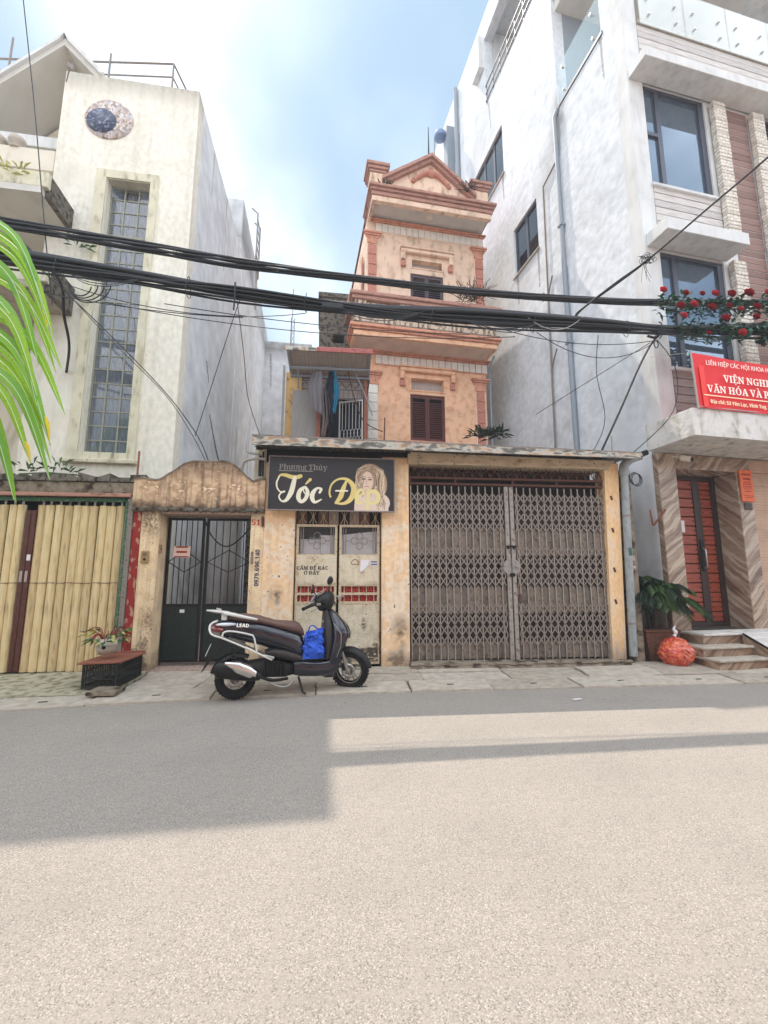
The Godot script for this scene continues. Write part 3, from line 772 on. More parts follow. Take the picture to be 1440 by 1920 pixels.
func ground() -> void:
	var g := B.new()
	g.quad(Vector3(-300, -0.03, 300), Vector3(300, -0.03, 300), Vector3(300, -0.03, -300), Vector3(-300, -0.03, -300))
	struct("ground", g, M["concrete_b"])
	var r := B.new()
	for i in 120:
		var x0 := -60.0 + i
		r.quad(Vector3(x0, 0, 9.2), Vector3(x0 + 1, 0, 9.2), Vector3(x0 + 1, 0, ke(x0 + 1) - 0.12), Vector3(x0, 0, ke(x0) - 0.12))
	struct("road", r, M["asphalt"])
	# pavement: a bed with cast slabs on it, joints open between them
	var pv := B.new()
	for i in 60:
		var x0 := -15.0 + i * 0.5
		var a := [Vector3(x0, -0.02, 0.02), Vector3(x0 + 0.5, -0.02, 0.02), Vector3(x0 + 0.5, -0.02, ke(x0 + 0.5) - 0.02), Vector3(x0, -0.02, ke(x0) - 0.02)]
		var t := [Vector3(x0, 0.07, -0.6), Vector3(x0 + 0.5, 0.07, -0.6), Vector3(x0 + 0.5, 0.004, ke(x0 + 0.5) - 0.02), Vector3(x0, 0.004, ke(x0) - 0.02)]
		pv.hexa(a + t)
	var pave := struct("pavement", pv, M["concrete_dark"])
	var x := -9.0
	var k := 0
	while x < 12.0: # kerb strip
		var w := rng.randf_range(0.95, 1.25)
		var x1 := x + w - 0.014
		var dy := rng.randf_range(-0.006, 0.006)
		var sl := rng.randf_range(-0.02, 0.02)
		slab(pave, "kerb_slab", [Vector2(x, ke(x)), Vector2(x1, ke(x1)), Vector2(x1 + sl, ke(x1) - 0.37), Vector2(x + sl, ke(x) - 0.37)], dy, M[["concrete", "concrete_b", "concrete"][k % 3]])
		var s := one(Vector3(-0.045, -0.01, -0.018), Vector3(0.045, 0.006, 0.018), 0.004)
		var xm := x + w * 0.5
		obj("lifting_slot", s, M["hole"], pave, Vector3(xm, py(ke(xm) - 0.17, xm) + dy - 0.0015, ke(xm) - 0.17), Basis(Vector3.UP, 0.15))
		x += w
		k += 1
	var cuts := [-9.0, -7.6, -6.3, -5.1, -3.95, -2.55, -1.72, -0.85, 0.1, 1.05, 2.2, 3.25, 4.3, 5.35, 6.6, 8.0, 9.5, 11.0]
	for i in cuts.size() - 1:
		var a: float = cuts[i]
		var b: float = cuts[i + 1] - 0.012
		var m: Material = M["mossy"] if b < -2.5 else M["concrete"] if i % 2 else M["concrete_b"]
		var zs := ke(a) - 0.385
		var ze := ke(b) - 0.385
		var mid := rng.randf_range(0.42, 0.6)
		var sk := rng.randf_range(-0.06, 0.06)
		var back := -0.02
		slab(pave, "pavement_slab", [Vector2(a, zs), Vector2(b, ze), Vector2(b + sk, lerpf(back, ze, mid) + 0.006), Vector2(a + sk, lerpf(back, zs, mid) + 0.006)], rng.randf_range(-0.008, 0.008), m)
		slab(pave, "pavement_slab", [Vector2(a + sk, lerpf(back, zs, mid) - 0.006), Vector2(b + sk, lerpf(back, ze, mid) - 0.006), Vector2(b, back), Vector2(a, back)], rng.randf_range(-0.006, 0.008), m)


func slab(parent: Node, called: String, q: Array, dy: float, m: Material) -> void:
	var b := B.new()
	# a cast slab with uneven edges: outline broken up and jittered, top a little domed
	var pts := []
	for i in 4:
		var p: Vector2 = q[i]
		var r: Vector2 = q[(i + 1) % 4]
		var n := 4
		for j in n:
			var t := float(j) / n
			var e := p.lerp(r, t)
			if j > 0: e += Vector2(r.y - p.y, p.x - r.x).normalized() * rng.randf_range(-0.006, 0.009)
			pts.append(e)
	var c := Vector2.ZERO
	for p in pts: c += p / pts.size()
	var ctop := Vector3(c.x, py(c.y, c.x) + dy + 0.003, c.y)
	for i in pts.size():
		var p: Vector2 = pts[i]
		var r: Vector2 = pts[(i + 1) % pts.size()]
		var pi: Vector2 = p + (c - p).normalized() * 0.012
		var ri: Vector2 = r + (c - r).normalized() * 0.012
		var a := Vector3(p.x, py(p.y, p.x) + dy - 0.008, p.y)
		var d := Vector3(r.x, py(r.y, r.x) + dy - 0.008, r.y)
		var ai := Vector3(pi.x, py(pi.y, pi.x) + dy, pi.y)
		var di := Vector3(ri.x, py(ri.y, ri.x) + dy, ri.y)
		b.face([ai, di, ctop], Vector3.UP)
		b.face([a, d, di, ai], Vector3.UP)
		b.face([a, d, d - Vector3(0, 0.05, 0), a - Vector3(0, 0.05, 0)], a - ctop)
	obj(called, b, m, parent)


func left_house() -> void:
	var t := thing("rendered_house", "cream rendered house with a tall narrow grid window and round mosaic disc", "house", Vector3(-3.05, 0, -1.6), 3.3)
	var front := wall_img(640, 1024, Color(0.93, 0.915, 0.86), Color(0.91, 0.89, 0.83), Color(0.86, 0.83, 0.77), Color(0.40, 0.38, 0.34), {"seed": 5, "patch": [[0.52, 0.30, 0.16, 0.12, 0.9], [0.62, 0.42, 0.10, 0.14, 0.6], [0.50, 0.55, 0.14, 0.16, 0.5], [0.63, 0.72, 0.06, 0.10, 0.5]], "streak": 0.12, "top": 0.05, "bot": 0.12, "gmax": 0.6, "peel": 0.78, "fine": 40.0})
	var fm := mk("cream_front", gr(1.0), 0.93, 0, {"tex": front, "rect": [-4.5, 0.0, 0.1, 11.3]})
	fm.heightmap_enabled = false
	# front slab with the window opening
	var w := B.new()
	w.wall(-2.5, 0.0, 0.0, 11.2, -0.35, 0.0, [[-1.55, 3.5, -0.78, 8.92]])
	obj("front_wall", w, fm, t)
	# dirt patch where the balcony drains on to the wall
	w = B.new()
	w.wall(-4.55, -2.5, 0.0, 10.1, -2.0, -1.6, [[-3.1, 4.75, -2.56, 5.6]])
	w.span(Vector3(-2.52, 0, -1.62), Vector3(-2.46, 11.0, -0.3))
	obj("recessed_wall", w, M["cream"], t)
	w = B.new()
	# side wall in three steps of height, then lower blocks behind
	w.prism([Vector2(0.35, 0), Vector2(4.95, 0), Vector2(4.95, 11.6), Vector2(0.35, 11.2)], -0.3, -0.001, Transform3D(Basis(Vector3(0, 0, -1), Vector3(0, 1, 0), Vector3(1, 0, 0)), Vector3.ZERO))
	w.span(Vector3(-3.0, 0, -8.2), Vector3(0.02, 13.35, -4.9), 0.02)
	w.span(Vector3(-3.0, 0, -13.6), Vector3(-0.02, 13.0, -8.2), 0.02)
	obj("side_wall", w, M["white_side"], t)
	w = B.new()
	w.span(Vector3(-2.49, 11.08, -4.9), Vector3(-0.35, 11.2, -0.36))
	w.span(Vector3(-4.5, 11.08, -4.9), Vector3(-2.491, 11.2, -2.01))
	obj("roof_terrace", w, M["concrete"], t)
	var cap := B.new()
	cap.span(Vector3(-0.34, 11.6, -8.15), Vector3(0.05, 13.37, -7.9))
	obj("stair_block", cap, M["concrete"], t)
	# window surround
	var s := B.new()
	s.wall(-1.74, -0.63, 3.34, 9.1, 0.0, 0.035, [[-1.56, 3.5, -0.77, 8.93]])
	obj("window_surround", s, M["cream_band"], t)
	s = B.new()
	s.span(Vector3(-1.80, 3.30, 0.0), Vector3(-0.58, 3.37, 0.09), 0.01)
	obj("window_sill", s, M["cream_band"], t)
	# grid window: 3 by 20 panes
	var win := B.new()
	win.wall(-1.55, -0.78, 3.5, 8.92, -0.22, -0.17, [[-1.52, 3.53, -0.81, 8.89]])
	for i in [1, 2]:
		win.span(Vector3(-1.55 + 0.2567 * i - 0.012, 3.53, -0.212), Vector3(-1.55 + 0.2567 * i + 0.012, 8.89, -0.178))
	for j in range(1, 20):
		var y := 3.5 + 0.271 * j
		var th := 0.026 if j == 16 else 0.011
		win.span(Vector3(-1.52, y - th, -0.209), Vector3(-0.81, y + th, -0.181 if j != 16 else -0.15))
	var wn := obj("stair_window", win, M["frame_bronze"], t)
	var pane := one(Vector3(-0.116, -0.122, -0.002), Vector3(0.116, 0.122, 0.002)).done()
	for j in 20:
		for i in 3:
			if j == 19 and i == 1: continue
			var tilt := Basis(Vector3.UP, 0.5) if j == 19 and i == 0 else Basis(Vector3(rng.randf_range(-1, 1), rng.randf_range(-1, 1), 0).normalized(), rng.randf_range(0.0, 0.012))
			obj("pane", pane, M["pane"], wn, Vector3(-1.5483 + 0.2567 * (i + 0.5), 3.5 + 0.271 * (j + 0.5), -0.195), tilt)
	var cu := B.new()
	for i in 40:
		var x0 := -1.56 + 0.02 * i
		cu.quad(Vector3(x0, 3.45, -0.30 - 0.022 * sin(i * 1.7)), Vector3(x0 + 0.02, 3.45, -0.30 - 0.022 * sin(i * 1.7 + 1.7)), Vector3(x0 + 0.02, 8.95, -0.30 - 0.022 * sin(i * 1.7 + 1.7)), Vector3(x0, 8.95, -0.30 - 0.022 * sin(i * 1.7)), 1)
	obj("curtain", cu, M["curtain"], t)
	# mosaic disc
	var d := B.new()
	var face_fwd := Transform3D(Basis(Vector3.RIGHT, PI / 2), Vector3(-1.63, 10.22, 0))
	d.lathe([Vector2(0.0, 0.028), Vector2(0.42, 0.028), Vector2(0.44, 0.018), Vector2(0.44, -0.01)], 40, face_fwd)
	var cell := noise(51, 0.055, FastNoiseLite.TYPE_CELLULAR, 1)
	cell.cellular_return_type = FastNoiseLite.RETURN_CELL_VALUE
	mk("mosaic", gr(1.0), 0.4, 0, {"tex": ntex(cell, [0.0, Color(0.40, 0.36, 0.36), 0.3, Color(0.62, 0.52, 0.46), 0.55, Color(0.80, 0.72, 0.66), 0.8, Color(0.88, 0.86, 0.84), 1.0, Color(0.55, 0.6, 0.7)], 256), "tri": 0.55})
	mk("mosaic_blue", gr(1.0), 0.4, 0, {"tex": ntex(cell, [0.0, Color(0.10, 0.13, 0.22), 0.6, Color(0.20, 0.24, 0.36), 0.85, Color(0.42, 0.45, 0.55), 1.0, Color(0.7, 0.7, 0.75)], 256), "tri": 0.55})
	var disc := obj("mosaic_disc", d, M["mosaic"], t)
	d = B.new()
	d.lathe([Vector2(0.0, 0.036), Vector2(0.27, 0.036), Vector2(0.28, 0.02)], 32, Transform3D(Basis(Vector3.RIGHT, PI / 2), Vector3(-1.76, 10.16, 0)))
	obj("dark_inlay", d, M["mosaic_blue"], disc)
	# roof rail
	var r := B.new()
	for x in [-4.4, -2.37, -1.0]:
		r.tube([Vector3(x, 11.2, -1.2), Vector3(x, 13.3, -1.2)], 0.022)
	r.tube([Vector3(-4.6, 12.7, -1.2), Vector3(-1.0, 13.3, -1.2)], 0.022)
	r.tube([Vector3(-4.6, 12.4, -1.2), Vector3(-1.0, 12.93, -1.2)], 0.018)
	r.tube([Vector3(-1.0, 13.3, -1.2), Vector3(-0.72, 13.3, -2.4)], 0.022)
	r.tube([Vector3(-1.0, 12.93, -1.2), Vector3(-0.72, 12.93, -2.4)], 0.018)
	r.tube([Vector3(-0.72, 11.3, -2.4), Vector3(-0.72, 13.3, -2.4)], 0.022)
	obj("roof_rail", r, M["rail_grey"], t)
	# gable roof over the balconies: two slabs with fascia
	var sl := [[Vector2(-2.86, 12.34), Vector2(-2.16, 11.64)], [Vector2(-2.86, 12.34), Vector2(-5.2, 9.75)]]
	for q in sl:
		var a: Vector2 = q[0]
		var b: Vector2 = q[1]
		var n := Vector2(-(b.y - a.y), b.x - a.x).normalized()
		if n.y < 0: n = -n
		var g := B.new()
		g.prism([a, b, b + n * 0.12, a + Vector2(0, 0.17)], -4.5, -0.42)
		obj("roof_slope", g, M["soffit"], t)
		g = B.new()
		g.prism([a + n * 0.10, b + n * 0.10, b + n * 0.17, a + Vector2(0, 0.23)], -4.52, -0.36)
		obj("roof_edge", g, M["trim_white"], t)
	var gw := B.new()
	gw.prism([Vector2(-4.55, 10.1), Vector2(-2.5, 10.1), Vector2(-2.5, 11.9), Vector2(-2.86, 12.24), Vector2(-4.55, 10.42)], -2.0, -1.6)
	obj("gable_wall", gw, M["cream"], t)
	gw = B.new()
	gw.span(Vector3(-4.6, 9.92, -1.7), Vector3(-2.52, 10.18, -0.5), 0.01)
	obj("gable_beam", gw, M["trim_white"], t)
	gw = B.new()
	gw.span(Vector3(-4.6, 8.95, -1.6), Vector3(-2.52, 9.4, -0.02), 0.01)
	obj("planter_ledge", gw, M["cream"], t)
	# two balconies with parapet, dirty underside
	for q in [[7.76, 8.16, 0.8, -2.07], [6.02, 6.56, 0.8, -1.9]]:
		var b := B.new()
		b.span(Vector3(-4.7, q[0], -1.6), Vector3(q[3] - 0.08, q[0] + 0.12, q[2] - 0.001))
		obj("balcony_slab", b, M["soffit"] if q[0] > 7 else M["concrete_b"], t)
		b = B.new()
		b.span(Vector3(-4.7, q[0] + 0.12, q[2] - 0.1), Vector3(q[3], q[1], q[2]), 0.008)
		obj("balcony_front", b, M["cream_band"], t)
		b = B.new()
		b.span(Vector3(q[3] - 0.09, q[0] - 0.002, 0.001), Vector3(q[3], q[1] - 0.003, q[2] - 0.101))
		obj("balcony_return", b, M["concrete_dark"], t)
	# louvred opening low on the left
	var lv := B.new()
	for k in 14:
		lv.box(Vector3(-2.83, 4.8 + k * 0.058, -1.64), Vector3(0.54, 0.008, 0.05), 0, Basis(Vector3.RIGHT, 0.5))
	stuff(obj("louvre_blades", lv, M["iron_black"], t))
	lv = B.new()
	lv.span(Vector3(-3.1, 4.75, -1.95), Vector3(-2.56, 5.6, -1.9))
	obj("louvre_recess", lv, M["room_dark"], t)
	# the house next to it at the back, a pale wall with a vertical pipe
	var bk := thing("back_house", "pale blue-white house wall seen far down the alley", "house", Vector3(-2.1, 0, -13.5), 3.3)
	w = B.new()
	w.span(Vector3(-2.2, 0, -9), Vector3(0.5, 12.4, 0), 0.02)
	obj("wall", w, M["white_side"], bk)
	w = B.new()
	w.span(Vector3(0.5, 0, -8.2), Vector3(0.62, 12.0, -7.8))
	w.span(Vector3(0.12, 0, 0.0), Vector3(0.36, 12.2, 0.12), 0.02)
	obj("pilaster", w, M["concrete"], bk)
	# ladder fixed to the top of the stair block
	var ld := B.new()
	for z in [0.0, -1.55]:
		ld.tube([Vector3(0.1, 0, z * 0.45), Vector3(0.12, 1.75, z * 0.45), Vector3(-0.1, 1.95, z * 0.45)], 0.03)
	for k in 6:
		ld.tube([Vector3(0.11, 0.2 + k * 0.29, 0), Vector3(0.11, 0.2 + k * 0.29, -0.70)], 0.022, 6)
	var lt := thing("roof_ladder", "white metal ladder hooked over the roof behind the cream house", "ladder", Vector3(-3.45, 12.9, -8.75), 3.3)
	for z in [0.0, -0.7]:
		var q := B.new()
		q.tube([Vector3(0.1, -0.2, z), Vector3(0.1, 2.0, z), Vector3(-0.12, 2.2, z)], 0.03)
		obj("ladder_rail", q, M["rail_grey"], lt)
	for k in 6:
		var q := B.new()
		q.tube([Vector3(0.1, 0.0 + k * 0.36, 0), Vector3(0.1, 0.0 + k * 0.36, -0.7)], 0.024, 6)
		obj("rung", q, M["rail_grey"], lt)
	# floodlight bracket on the slab's edge
	var fl := thing("wall_lamp_bracket", "small lamp on an arm at the upper left edge of the cream wall", "lamp", Vector3(-5.5, 10.9, -1.42), 3.3)
	var f := B.new()
	f.tube([Vector3(0, 0, 0), Vector3(0.12, 0.14, 0.14)], 0.012)
	obj("arm", f, M["rail_grey"], fl)
	f = B.new()
	f.box(Vector3(0.14, 0.17, 0.16), Vector3(0.10, 0.13, 0.05), 0.01, Basis(Vector3.UP, 0.5))
	obj("lamp_head", f, M["rail_grey"], fl)


func left_gate() -> void:
	var t := thing("folding_shutter_front", "low front with a yellow folding metal shutter under a rough stone coping", "shop front", Vector3(-2.9, 0, 0), 0)
	var w := B.new()
	w.span(Vector3(-5.2, 2.46, -0.3), Vector3(-0.02, 2.655, 0.0), 0.012)
	obj("lintel", w, M["concrete_old"], t)
	w = B.new()
	w.span(Vector3(-5.2, 2.44, 0.001), Vector3(-0.05, 2.49, 0.05), 0.006)
	obj("lintel_board", w, M["trim_stained"], t)
	w = B.new()
	w.span(Vector3(-0.085, 0.06, -0.22), Vector3(-0.02, 2.455, 0.01), 0.006)
	obj("end_post", w, M["rail_grey"], t)
	# stone coping: lumps
	var x := -5.1
	while x < -0.06:
		var l := rng.randf_range(0.14, 0.26)
		var b := B.new()
		var pts := []
		for c in [[0, 0], [1, 0], [1, 1], [0, 1]]:
			pts.append(Vector3(x + c[0] * (l - 0.01) + rng.randf_range(-0.01, 0.01), 2.66, -0.28 + 0.3 * c[1] + rng.randf_range(-0.015, 0.02)))
		for i in 4:
			var p: Vector3 = pts[i]
			pts.append(Vector3(p.x + rng.randf_range(-0.035, 0.035), 2.75 + rng.randf_range(-0.05, 0.045), p.z * 0.8 - 0.02 + rng.randf_range(-0.02, 0.02)))
		b.hexa(pts)
		obj("coping_stone", b, M["concrete_dark"], t)
		x += l
	w = B.new()
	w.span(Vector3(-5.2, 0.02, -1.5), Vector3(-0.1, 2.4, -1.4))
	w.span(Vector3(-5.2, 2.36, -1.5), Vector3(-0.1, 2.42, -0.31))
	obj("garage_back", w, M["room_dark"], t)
	# track and green jamb
	w = B.new()
	w.span(Vector3(-5.2, 2.385, -0.12), Vector3(-0.15, 2.435, -0.05), 0.005)
	obj("top_track", w, M["green_pipe"], t)
	w = B.new()
	w.tube([Vector3(-0.118, 0.07, -0.06), Vector3(-0.118, 2.40, -0.06)], 0.028, 8)
	obj("green_jamb", w, M["green_pipe"], t)
	w = B.new()
	w.tube([Vector3(-0.155, 0.07, -0.1), Vector3(-0.155, 2.39, -0.1)], 0.018, 8)
	obj("inner_jamb", w, M["pvc"], t)
	# panels: shallow folds, one mesh shared
	var p := B.new()
	p.prism([Vector2(-0.056, 0.0), Vector2(-0.05, 0.022), Vector2(-0.026, 0.044), Vector2(0.026, 0.044), Vector2(0.05, 0.022), Vector2(0.056, 0.0), Vector2(0.05, -0.006), Vector2(-0.05, -0.006)], -2.325, -0.105, Transform3D(Basis(Vector3(1, 0, 0), Vector3(0, 0, 1), Vector3(0, -1, 0)), Vector3.ZERO))
	var pm := p.done()
	var hk := B.new()
	hk.box(Vector3(0, 2.355, -0.005), Vector3(0.03, 0.075, 0.012), 0.003)
	var hm := hk.done()
	var lip := one(Vector3(-0.05, 1.255, 0.0), Vector3(0.05, 1.263, 0.046)).done()
	for i in 26:
		var px := -0.225 - 0.1155 * i
		if i >= 10: px -= 0.135
		var pn := obj("shutter_panel", pm, M["yellow_panel" if i % 3 else "yellow_panel_b"], t, Vector3(px, rng.randf_range(-0.006, 0.004), -0.09 + rng.randf_range(-0.006, 0.006)), Basis(Vector3.UP, rng.randf_range(-0.14, 0.14)) * Basis(Vector3(0, 0, 1), rng.randf_range(-0.003, 0.003)))
		obj("hanger", hm, M["zinc"], pn)
		obj("seam", lip, M["rust_red"], pn)
	for k in 2:
		w = B.new()
		w.span(Vector3(-1.435 + 0.066 * k, 0.11, -0.11), Vector3(-1.375 + 0.066 * k, 2.25, -0.04), 0.006)
		var st := obj("meeting_stile", w, M["brown_stile"], t)
		w = B.new()
		w.span(Vector3(-1.425 + 0.066 * k, 1.27, -0.04), Vector3(-1.39 + 0.066 * k, 1.42, -0.032), 0.003)
		obj("handle_plate", w, M["steel"], st)
	w = B.new()
	w.span(Vector3(-1.36, 1.56, -0.04), Vector3(-1.315, 1.64, -0.036))
	obj("white_sticker", w, M["paper"], t)


func archway() -> void:
	var t := thing("gateway_wall", "peeling cream gateway with a bell-shaped parapet over the alley gate", "gateway", Vector3(-2.1, 0, 0))
	var im := wall_img(640, 320, Color(0.86, 0.74, 0.61), Color(0.74, 0.61, 0.49), Color(0.93, 0.85, 0.73), Color(0.26, 0.20, 0.16), {"seed": 61, "streak": 0.5, "top": 0.45, "bot": 0.34, "topk": 0.8, "botk": 1.8, "gmax": 0.8, "peel": 0.69, "sfreq": 22.0, "coarse": 9.0})
	var am := mk("arch_plaster", gr(1.0), 0.95, 0, {"tex": im, "rect": [-0.85, 2.25, 1.0, 3.0]})
	var b := B.new()
	b.prism([Vector2(-0.82, 2.275), Vector2(0.98, 2.275), Vector2(0.98, 2.735), Vector2(0.90, 2.725), Vector2(0.81, 2.695), Vector2(0.74, 2.745), Vector2(0.60, 2.875), Vector2(0.50, 2.955), Vector2(0.42, 2.985), Vector2(-0.06, 2.98), Vector2(-0.16, 2.94), Vector2(-0.34, 2.80), Vector2(-0.48, 2.70), Vector2(-0.53, 2.685), Vector2(-0.66, 2.715), Vector2(-0.82, 2.71)], -0.28, 0.045)
	obj("parapet", b, am, t)
	var cap := B.new()
	var top := [Vector2(-0.82, 2.71), Vector2(-0.66, 2.715), Vector2(-0.53, 2.685), Vector2(-0.48, 2.70), Vector2(-0.34, 2.80), Vector2(-0.16, 2.94), Vector2(-0.06, 2.98), Vector2(0.42, 2.985), Vector2(0.50, 2.955), Vector2(0.60, 2.875), Vector2(0.74, 2.745), Vector2(0.81, 2.695), Vector2(0.90, 2.725), Vector2(0.98, 2.735)]
	for i in top.size() - 1:
		var p: Vector2 = top[i]
		var q: Vector2 = top[i + 1]
		for k in 4:
			var a := p.lerp(q, k / 4.0)
			var e := p.lerp(q, (k + 1) / 4.0)
			var h := rng.randf_range(0.008, 0.022)
			cap.hexa([Vector3(a.x, a.y - 0.012, -0.29), Vector3(e.x, e.y - 0.012, -0.29), Vector3(e.x, e.y - 0.012, 0.055 + rng.randf() * 0.006), Vector3(a.x, a.y - 0.012, 0.055), Vector3(a.x, a.y + h, -0.28), Vector3(e.x, e.y + h, -0.28), Vector3(e.x, e.y + h * 0.9, 0.04), Vector3(a.x, a.y + h, 0.04)])
	obj("parapet_edge", cap, M["concrete_old"], t)
	b = B.new()
	for i in 34: # crumbling drip edge under the parapet
		var x0 := -0.82 + 1.8 * i / 34.0
		b.span(Vector3(x0, 2.262 - rng.randf_range(0, 0.022), -0.02), Vector3(x0 + 0.053, 2.30, 0.052 + rng.randf_range(0, 0.012)), 0.006)
	obj("drip_edge", b, M["concrete_dark"], t)
	var pil := wall_img(256, 512, Color(0.94, 0.85, 0.70), Color(0.92, 0.80, 0.63), Color(0.86, 0.78, 0.67), Color(0.33, 0.27, 0.22), {"seed": 71, "streak": 0.22, "sfreq": 14.0, "patch": [[0.20, 0.75, 0.14, 0.25, 0.9], [0.05, 0.9, 0.2, 0.12, 1.2], [0.9, 0.35, 0.15, 0.2, 1.0], [0.15, 0.1, 0.2, 0.1, 1.0]], "top": 0.12, "bot": 0.2, "botk": 1.4, "gmax": 0.75, "peel": 0.62, "peel_low": 0.12, "chip": 0.84, "fine": 22.0})
	var pm := mk("pier_plaster", gr(1.0), 0.95, 0, {"tex": pil, "rect": [-0.72, 0.05, 0.3, 2.3]})
	b = B.new()
	b.span(Vector3(-0.7, 0.05, -0.42), Vector3(-0.45, 2.276, 0.012), 0.018)
	obj("left_pier", b, pm, t)
	b = B.new()
	b.span(Vector3(-0.82, 0.05, -0.2), Vector3(-0.702, 2.4, -0.008), 0.01)
	obj("red_strip", b, M["red_paint"], t)
	b = B.new()
	b.span(Vector3(0.79, 0.05, -0.42), Vector3(0.98, 2.276, 0.0), 0.012)
	obj("right_pier", b, pm, t)
	b = B.new()
	b.span(Vector3(-0.45, 2.22, -0.42), Vector3(0.79, 2.274, 0.0))
	obj("gate_lintel", b, M["old_tile"], t)
	# alley floor behind
	b = B.new()
	b.span(Vector3(-1.0, 0.0, -9), Vector3(1.0, 0.11, 0.0))
	obj("alley_floor", b, M["old_tile"], t)
	b = B.new()
	b.span(Vector3(-1.2, 0.1, -9.3), Vector3(1.2, 4.0, -9.0))
	obj("alley_end_wall", b, M["concrete_dark"], t)
	letters("51", serif_b, 0.115, M["ink_red"], t, Vector3(0.80, 2.11, 0.004), Basis(), "house_number")
	letters("KHOAN", sans_b, 0.05, M["ink_blue"], t, Vector3(0.83, 1.52, 0.003), Basis(Vector3(0, 0, 1), PI / 2), "stencil")
	letters("0979.696.140", sans_b, 0.085, M["ink_blue"], t, Vector3(0.905, 1.21, 0.003), Basis(Vector3(0, 0, 1), PI / 2).scaled(Vector3(1.0, 1.0, 1.0)), "stencil")
	# gate of two leaves
	var g := thing("alley_gate", "dark green two-leaf iron gate with thin bars and solid lower panels", "gate", Vector3(-2.54, 0.14, -0.30))
	for s in 2:
		var x0 := 0.0 if s == 0 else 0.545
		var x1 := 0.52 if s == 0 else 1.215
		var f := B.new()
		f.wall(x0, x1, 0.02, 2.06, -0.02, 0.02, [[x0 + 0.035, 0.82, x1 - 0.035, 2.025], [x0 + 0.035, 0.06, x1 - 0.035, 0.78]])
		var lf := obj("gate_leaf", f, M["iron_black"], g)
		f = B.new()
		f.span(Vector3(x0 + 0.03, 0.05, -0.006), Vector3(x1 - 0.03, 0.79, 0.008))
		obj("lower_panel", f, M["iron_green"], lf)
		var n := 5
		for i in n:
			f = B.new()
			var bx := lerpf(x0 + 0.035, x1 - 0.035, (i + 1.0) / (n + 1))
			f.tube([Vector3(bx, 0.82, 0), Vector3(bx, 2.03, 0)], 0.007, 6)
			obj("bar", f, M["iron_black"], lf)
		f = B.new()
		var xc := (x0 + x1) / 2
		var pts := [Vector3(x0 + 0.035, 1.415, 0.009), Vector3(xc, 1.59, 0.009), Vector3(x1 - 0.035, 1.415, 0.009), Vector3(xc, 1.27, 0.009)]
		for i in 4:
			f.bar(pts[i], pts[(i + 1) % 4], 0.012, 0.006)
		obj("lozenge", f, M["iron_black"], lf)
	var fb := B.new()
	fb.box(Vector3(0.27, 0.72, 0.012), Vector3(0.065, 0.045, 0.003))
	obj("sticker", fb, M["paper"], g)
	fb = B.new()
	fb.box(Vector3(0.78, 0.745, 0.012), Vector3(0.07, 0.025, 0.003), 0, Basis(Vector3(0, 0, 1), -0.25))
	obj("sticker", fb, M["paper"], g)
	# notice hung on the left leaf
	var nt := thing("paper_notice", "small pinkish notice hanging on the left leaf of the alley gate", "notice", Vector3(-2.32, 1.70, -0.265), 0)
	fb = B.new()
	fb.box(Vector3.ZERO, Vector3(0.235, 0.165, 0.004), 0, Basis(Vector3(0, 0, 1), -0.02))
	obj("sheet", fb, M["paper_pink"], nt)
	for k in [[0.07, 0.17, 0.022], [0.0, 0.15, 0.03], [-0.07, 0.2, 0.018]]:
		fb = B.new()
		fb.box(Vector3(0, k[0], 0.003), Vector3(k[1], k[2], 0.002))
		obj("print_line", fb, M["ink_rust"], nt)
	var ic := thing("intercom", "small metal door intercom on the left pier of the gateway", "intercom", Vector3(-2.70, 1.61, 0.012))
	fb = one(Vector3(-0.05, -0.085, 0), Vector3(0.05, 0.085, 0.03), 0.008)
	obj("body", fb, M["brass"], ic)
	fb = B.new()
	fb.lathe([Vector2(0, 0.034), Vector2(0.018, 0.034), Vector2(0.018, 0.028)], 12, Transform3D(Basis(Vector3.RIGHT, PI / 2), Vector3(0, -0.03, 0)))
	obj("button", fb, M["iron_black"], ic)
	fb = B.new()
	for k in 3: fb.span(Vector3(-0.025, 0.02 + k * 0.015, 0.029), Vector3(0.025, 0.026 + k * 0.015, 0.032))
	obj("speaker_slot", fb, M["iron_black"], ic)
	var bl := thing("door_bell", "little bell push in the inner face of the gateway's left pier", "door bell", Vector3(-2.549, 1.73, -0.06), 90)
	fb = one(Vector3(-0.035, -0.06, 0), Vector3(0.035, 0.06, 0.02), 0.006)
	obj("body", fb, M["brass"], bl)
	fb = one(Vector3(-0.012, -0.012, 0.02), Vector3(0.012, 0.012, 0.026), 0.003)
	obj("push", fb, M["iron_black"], bl)


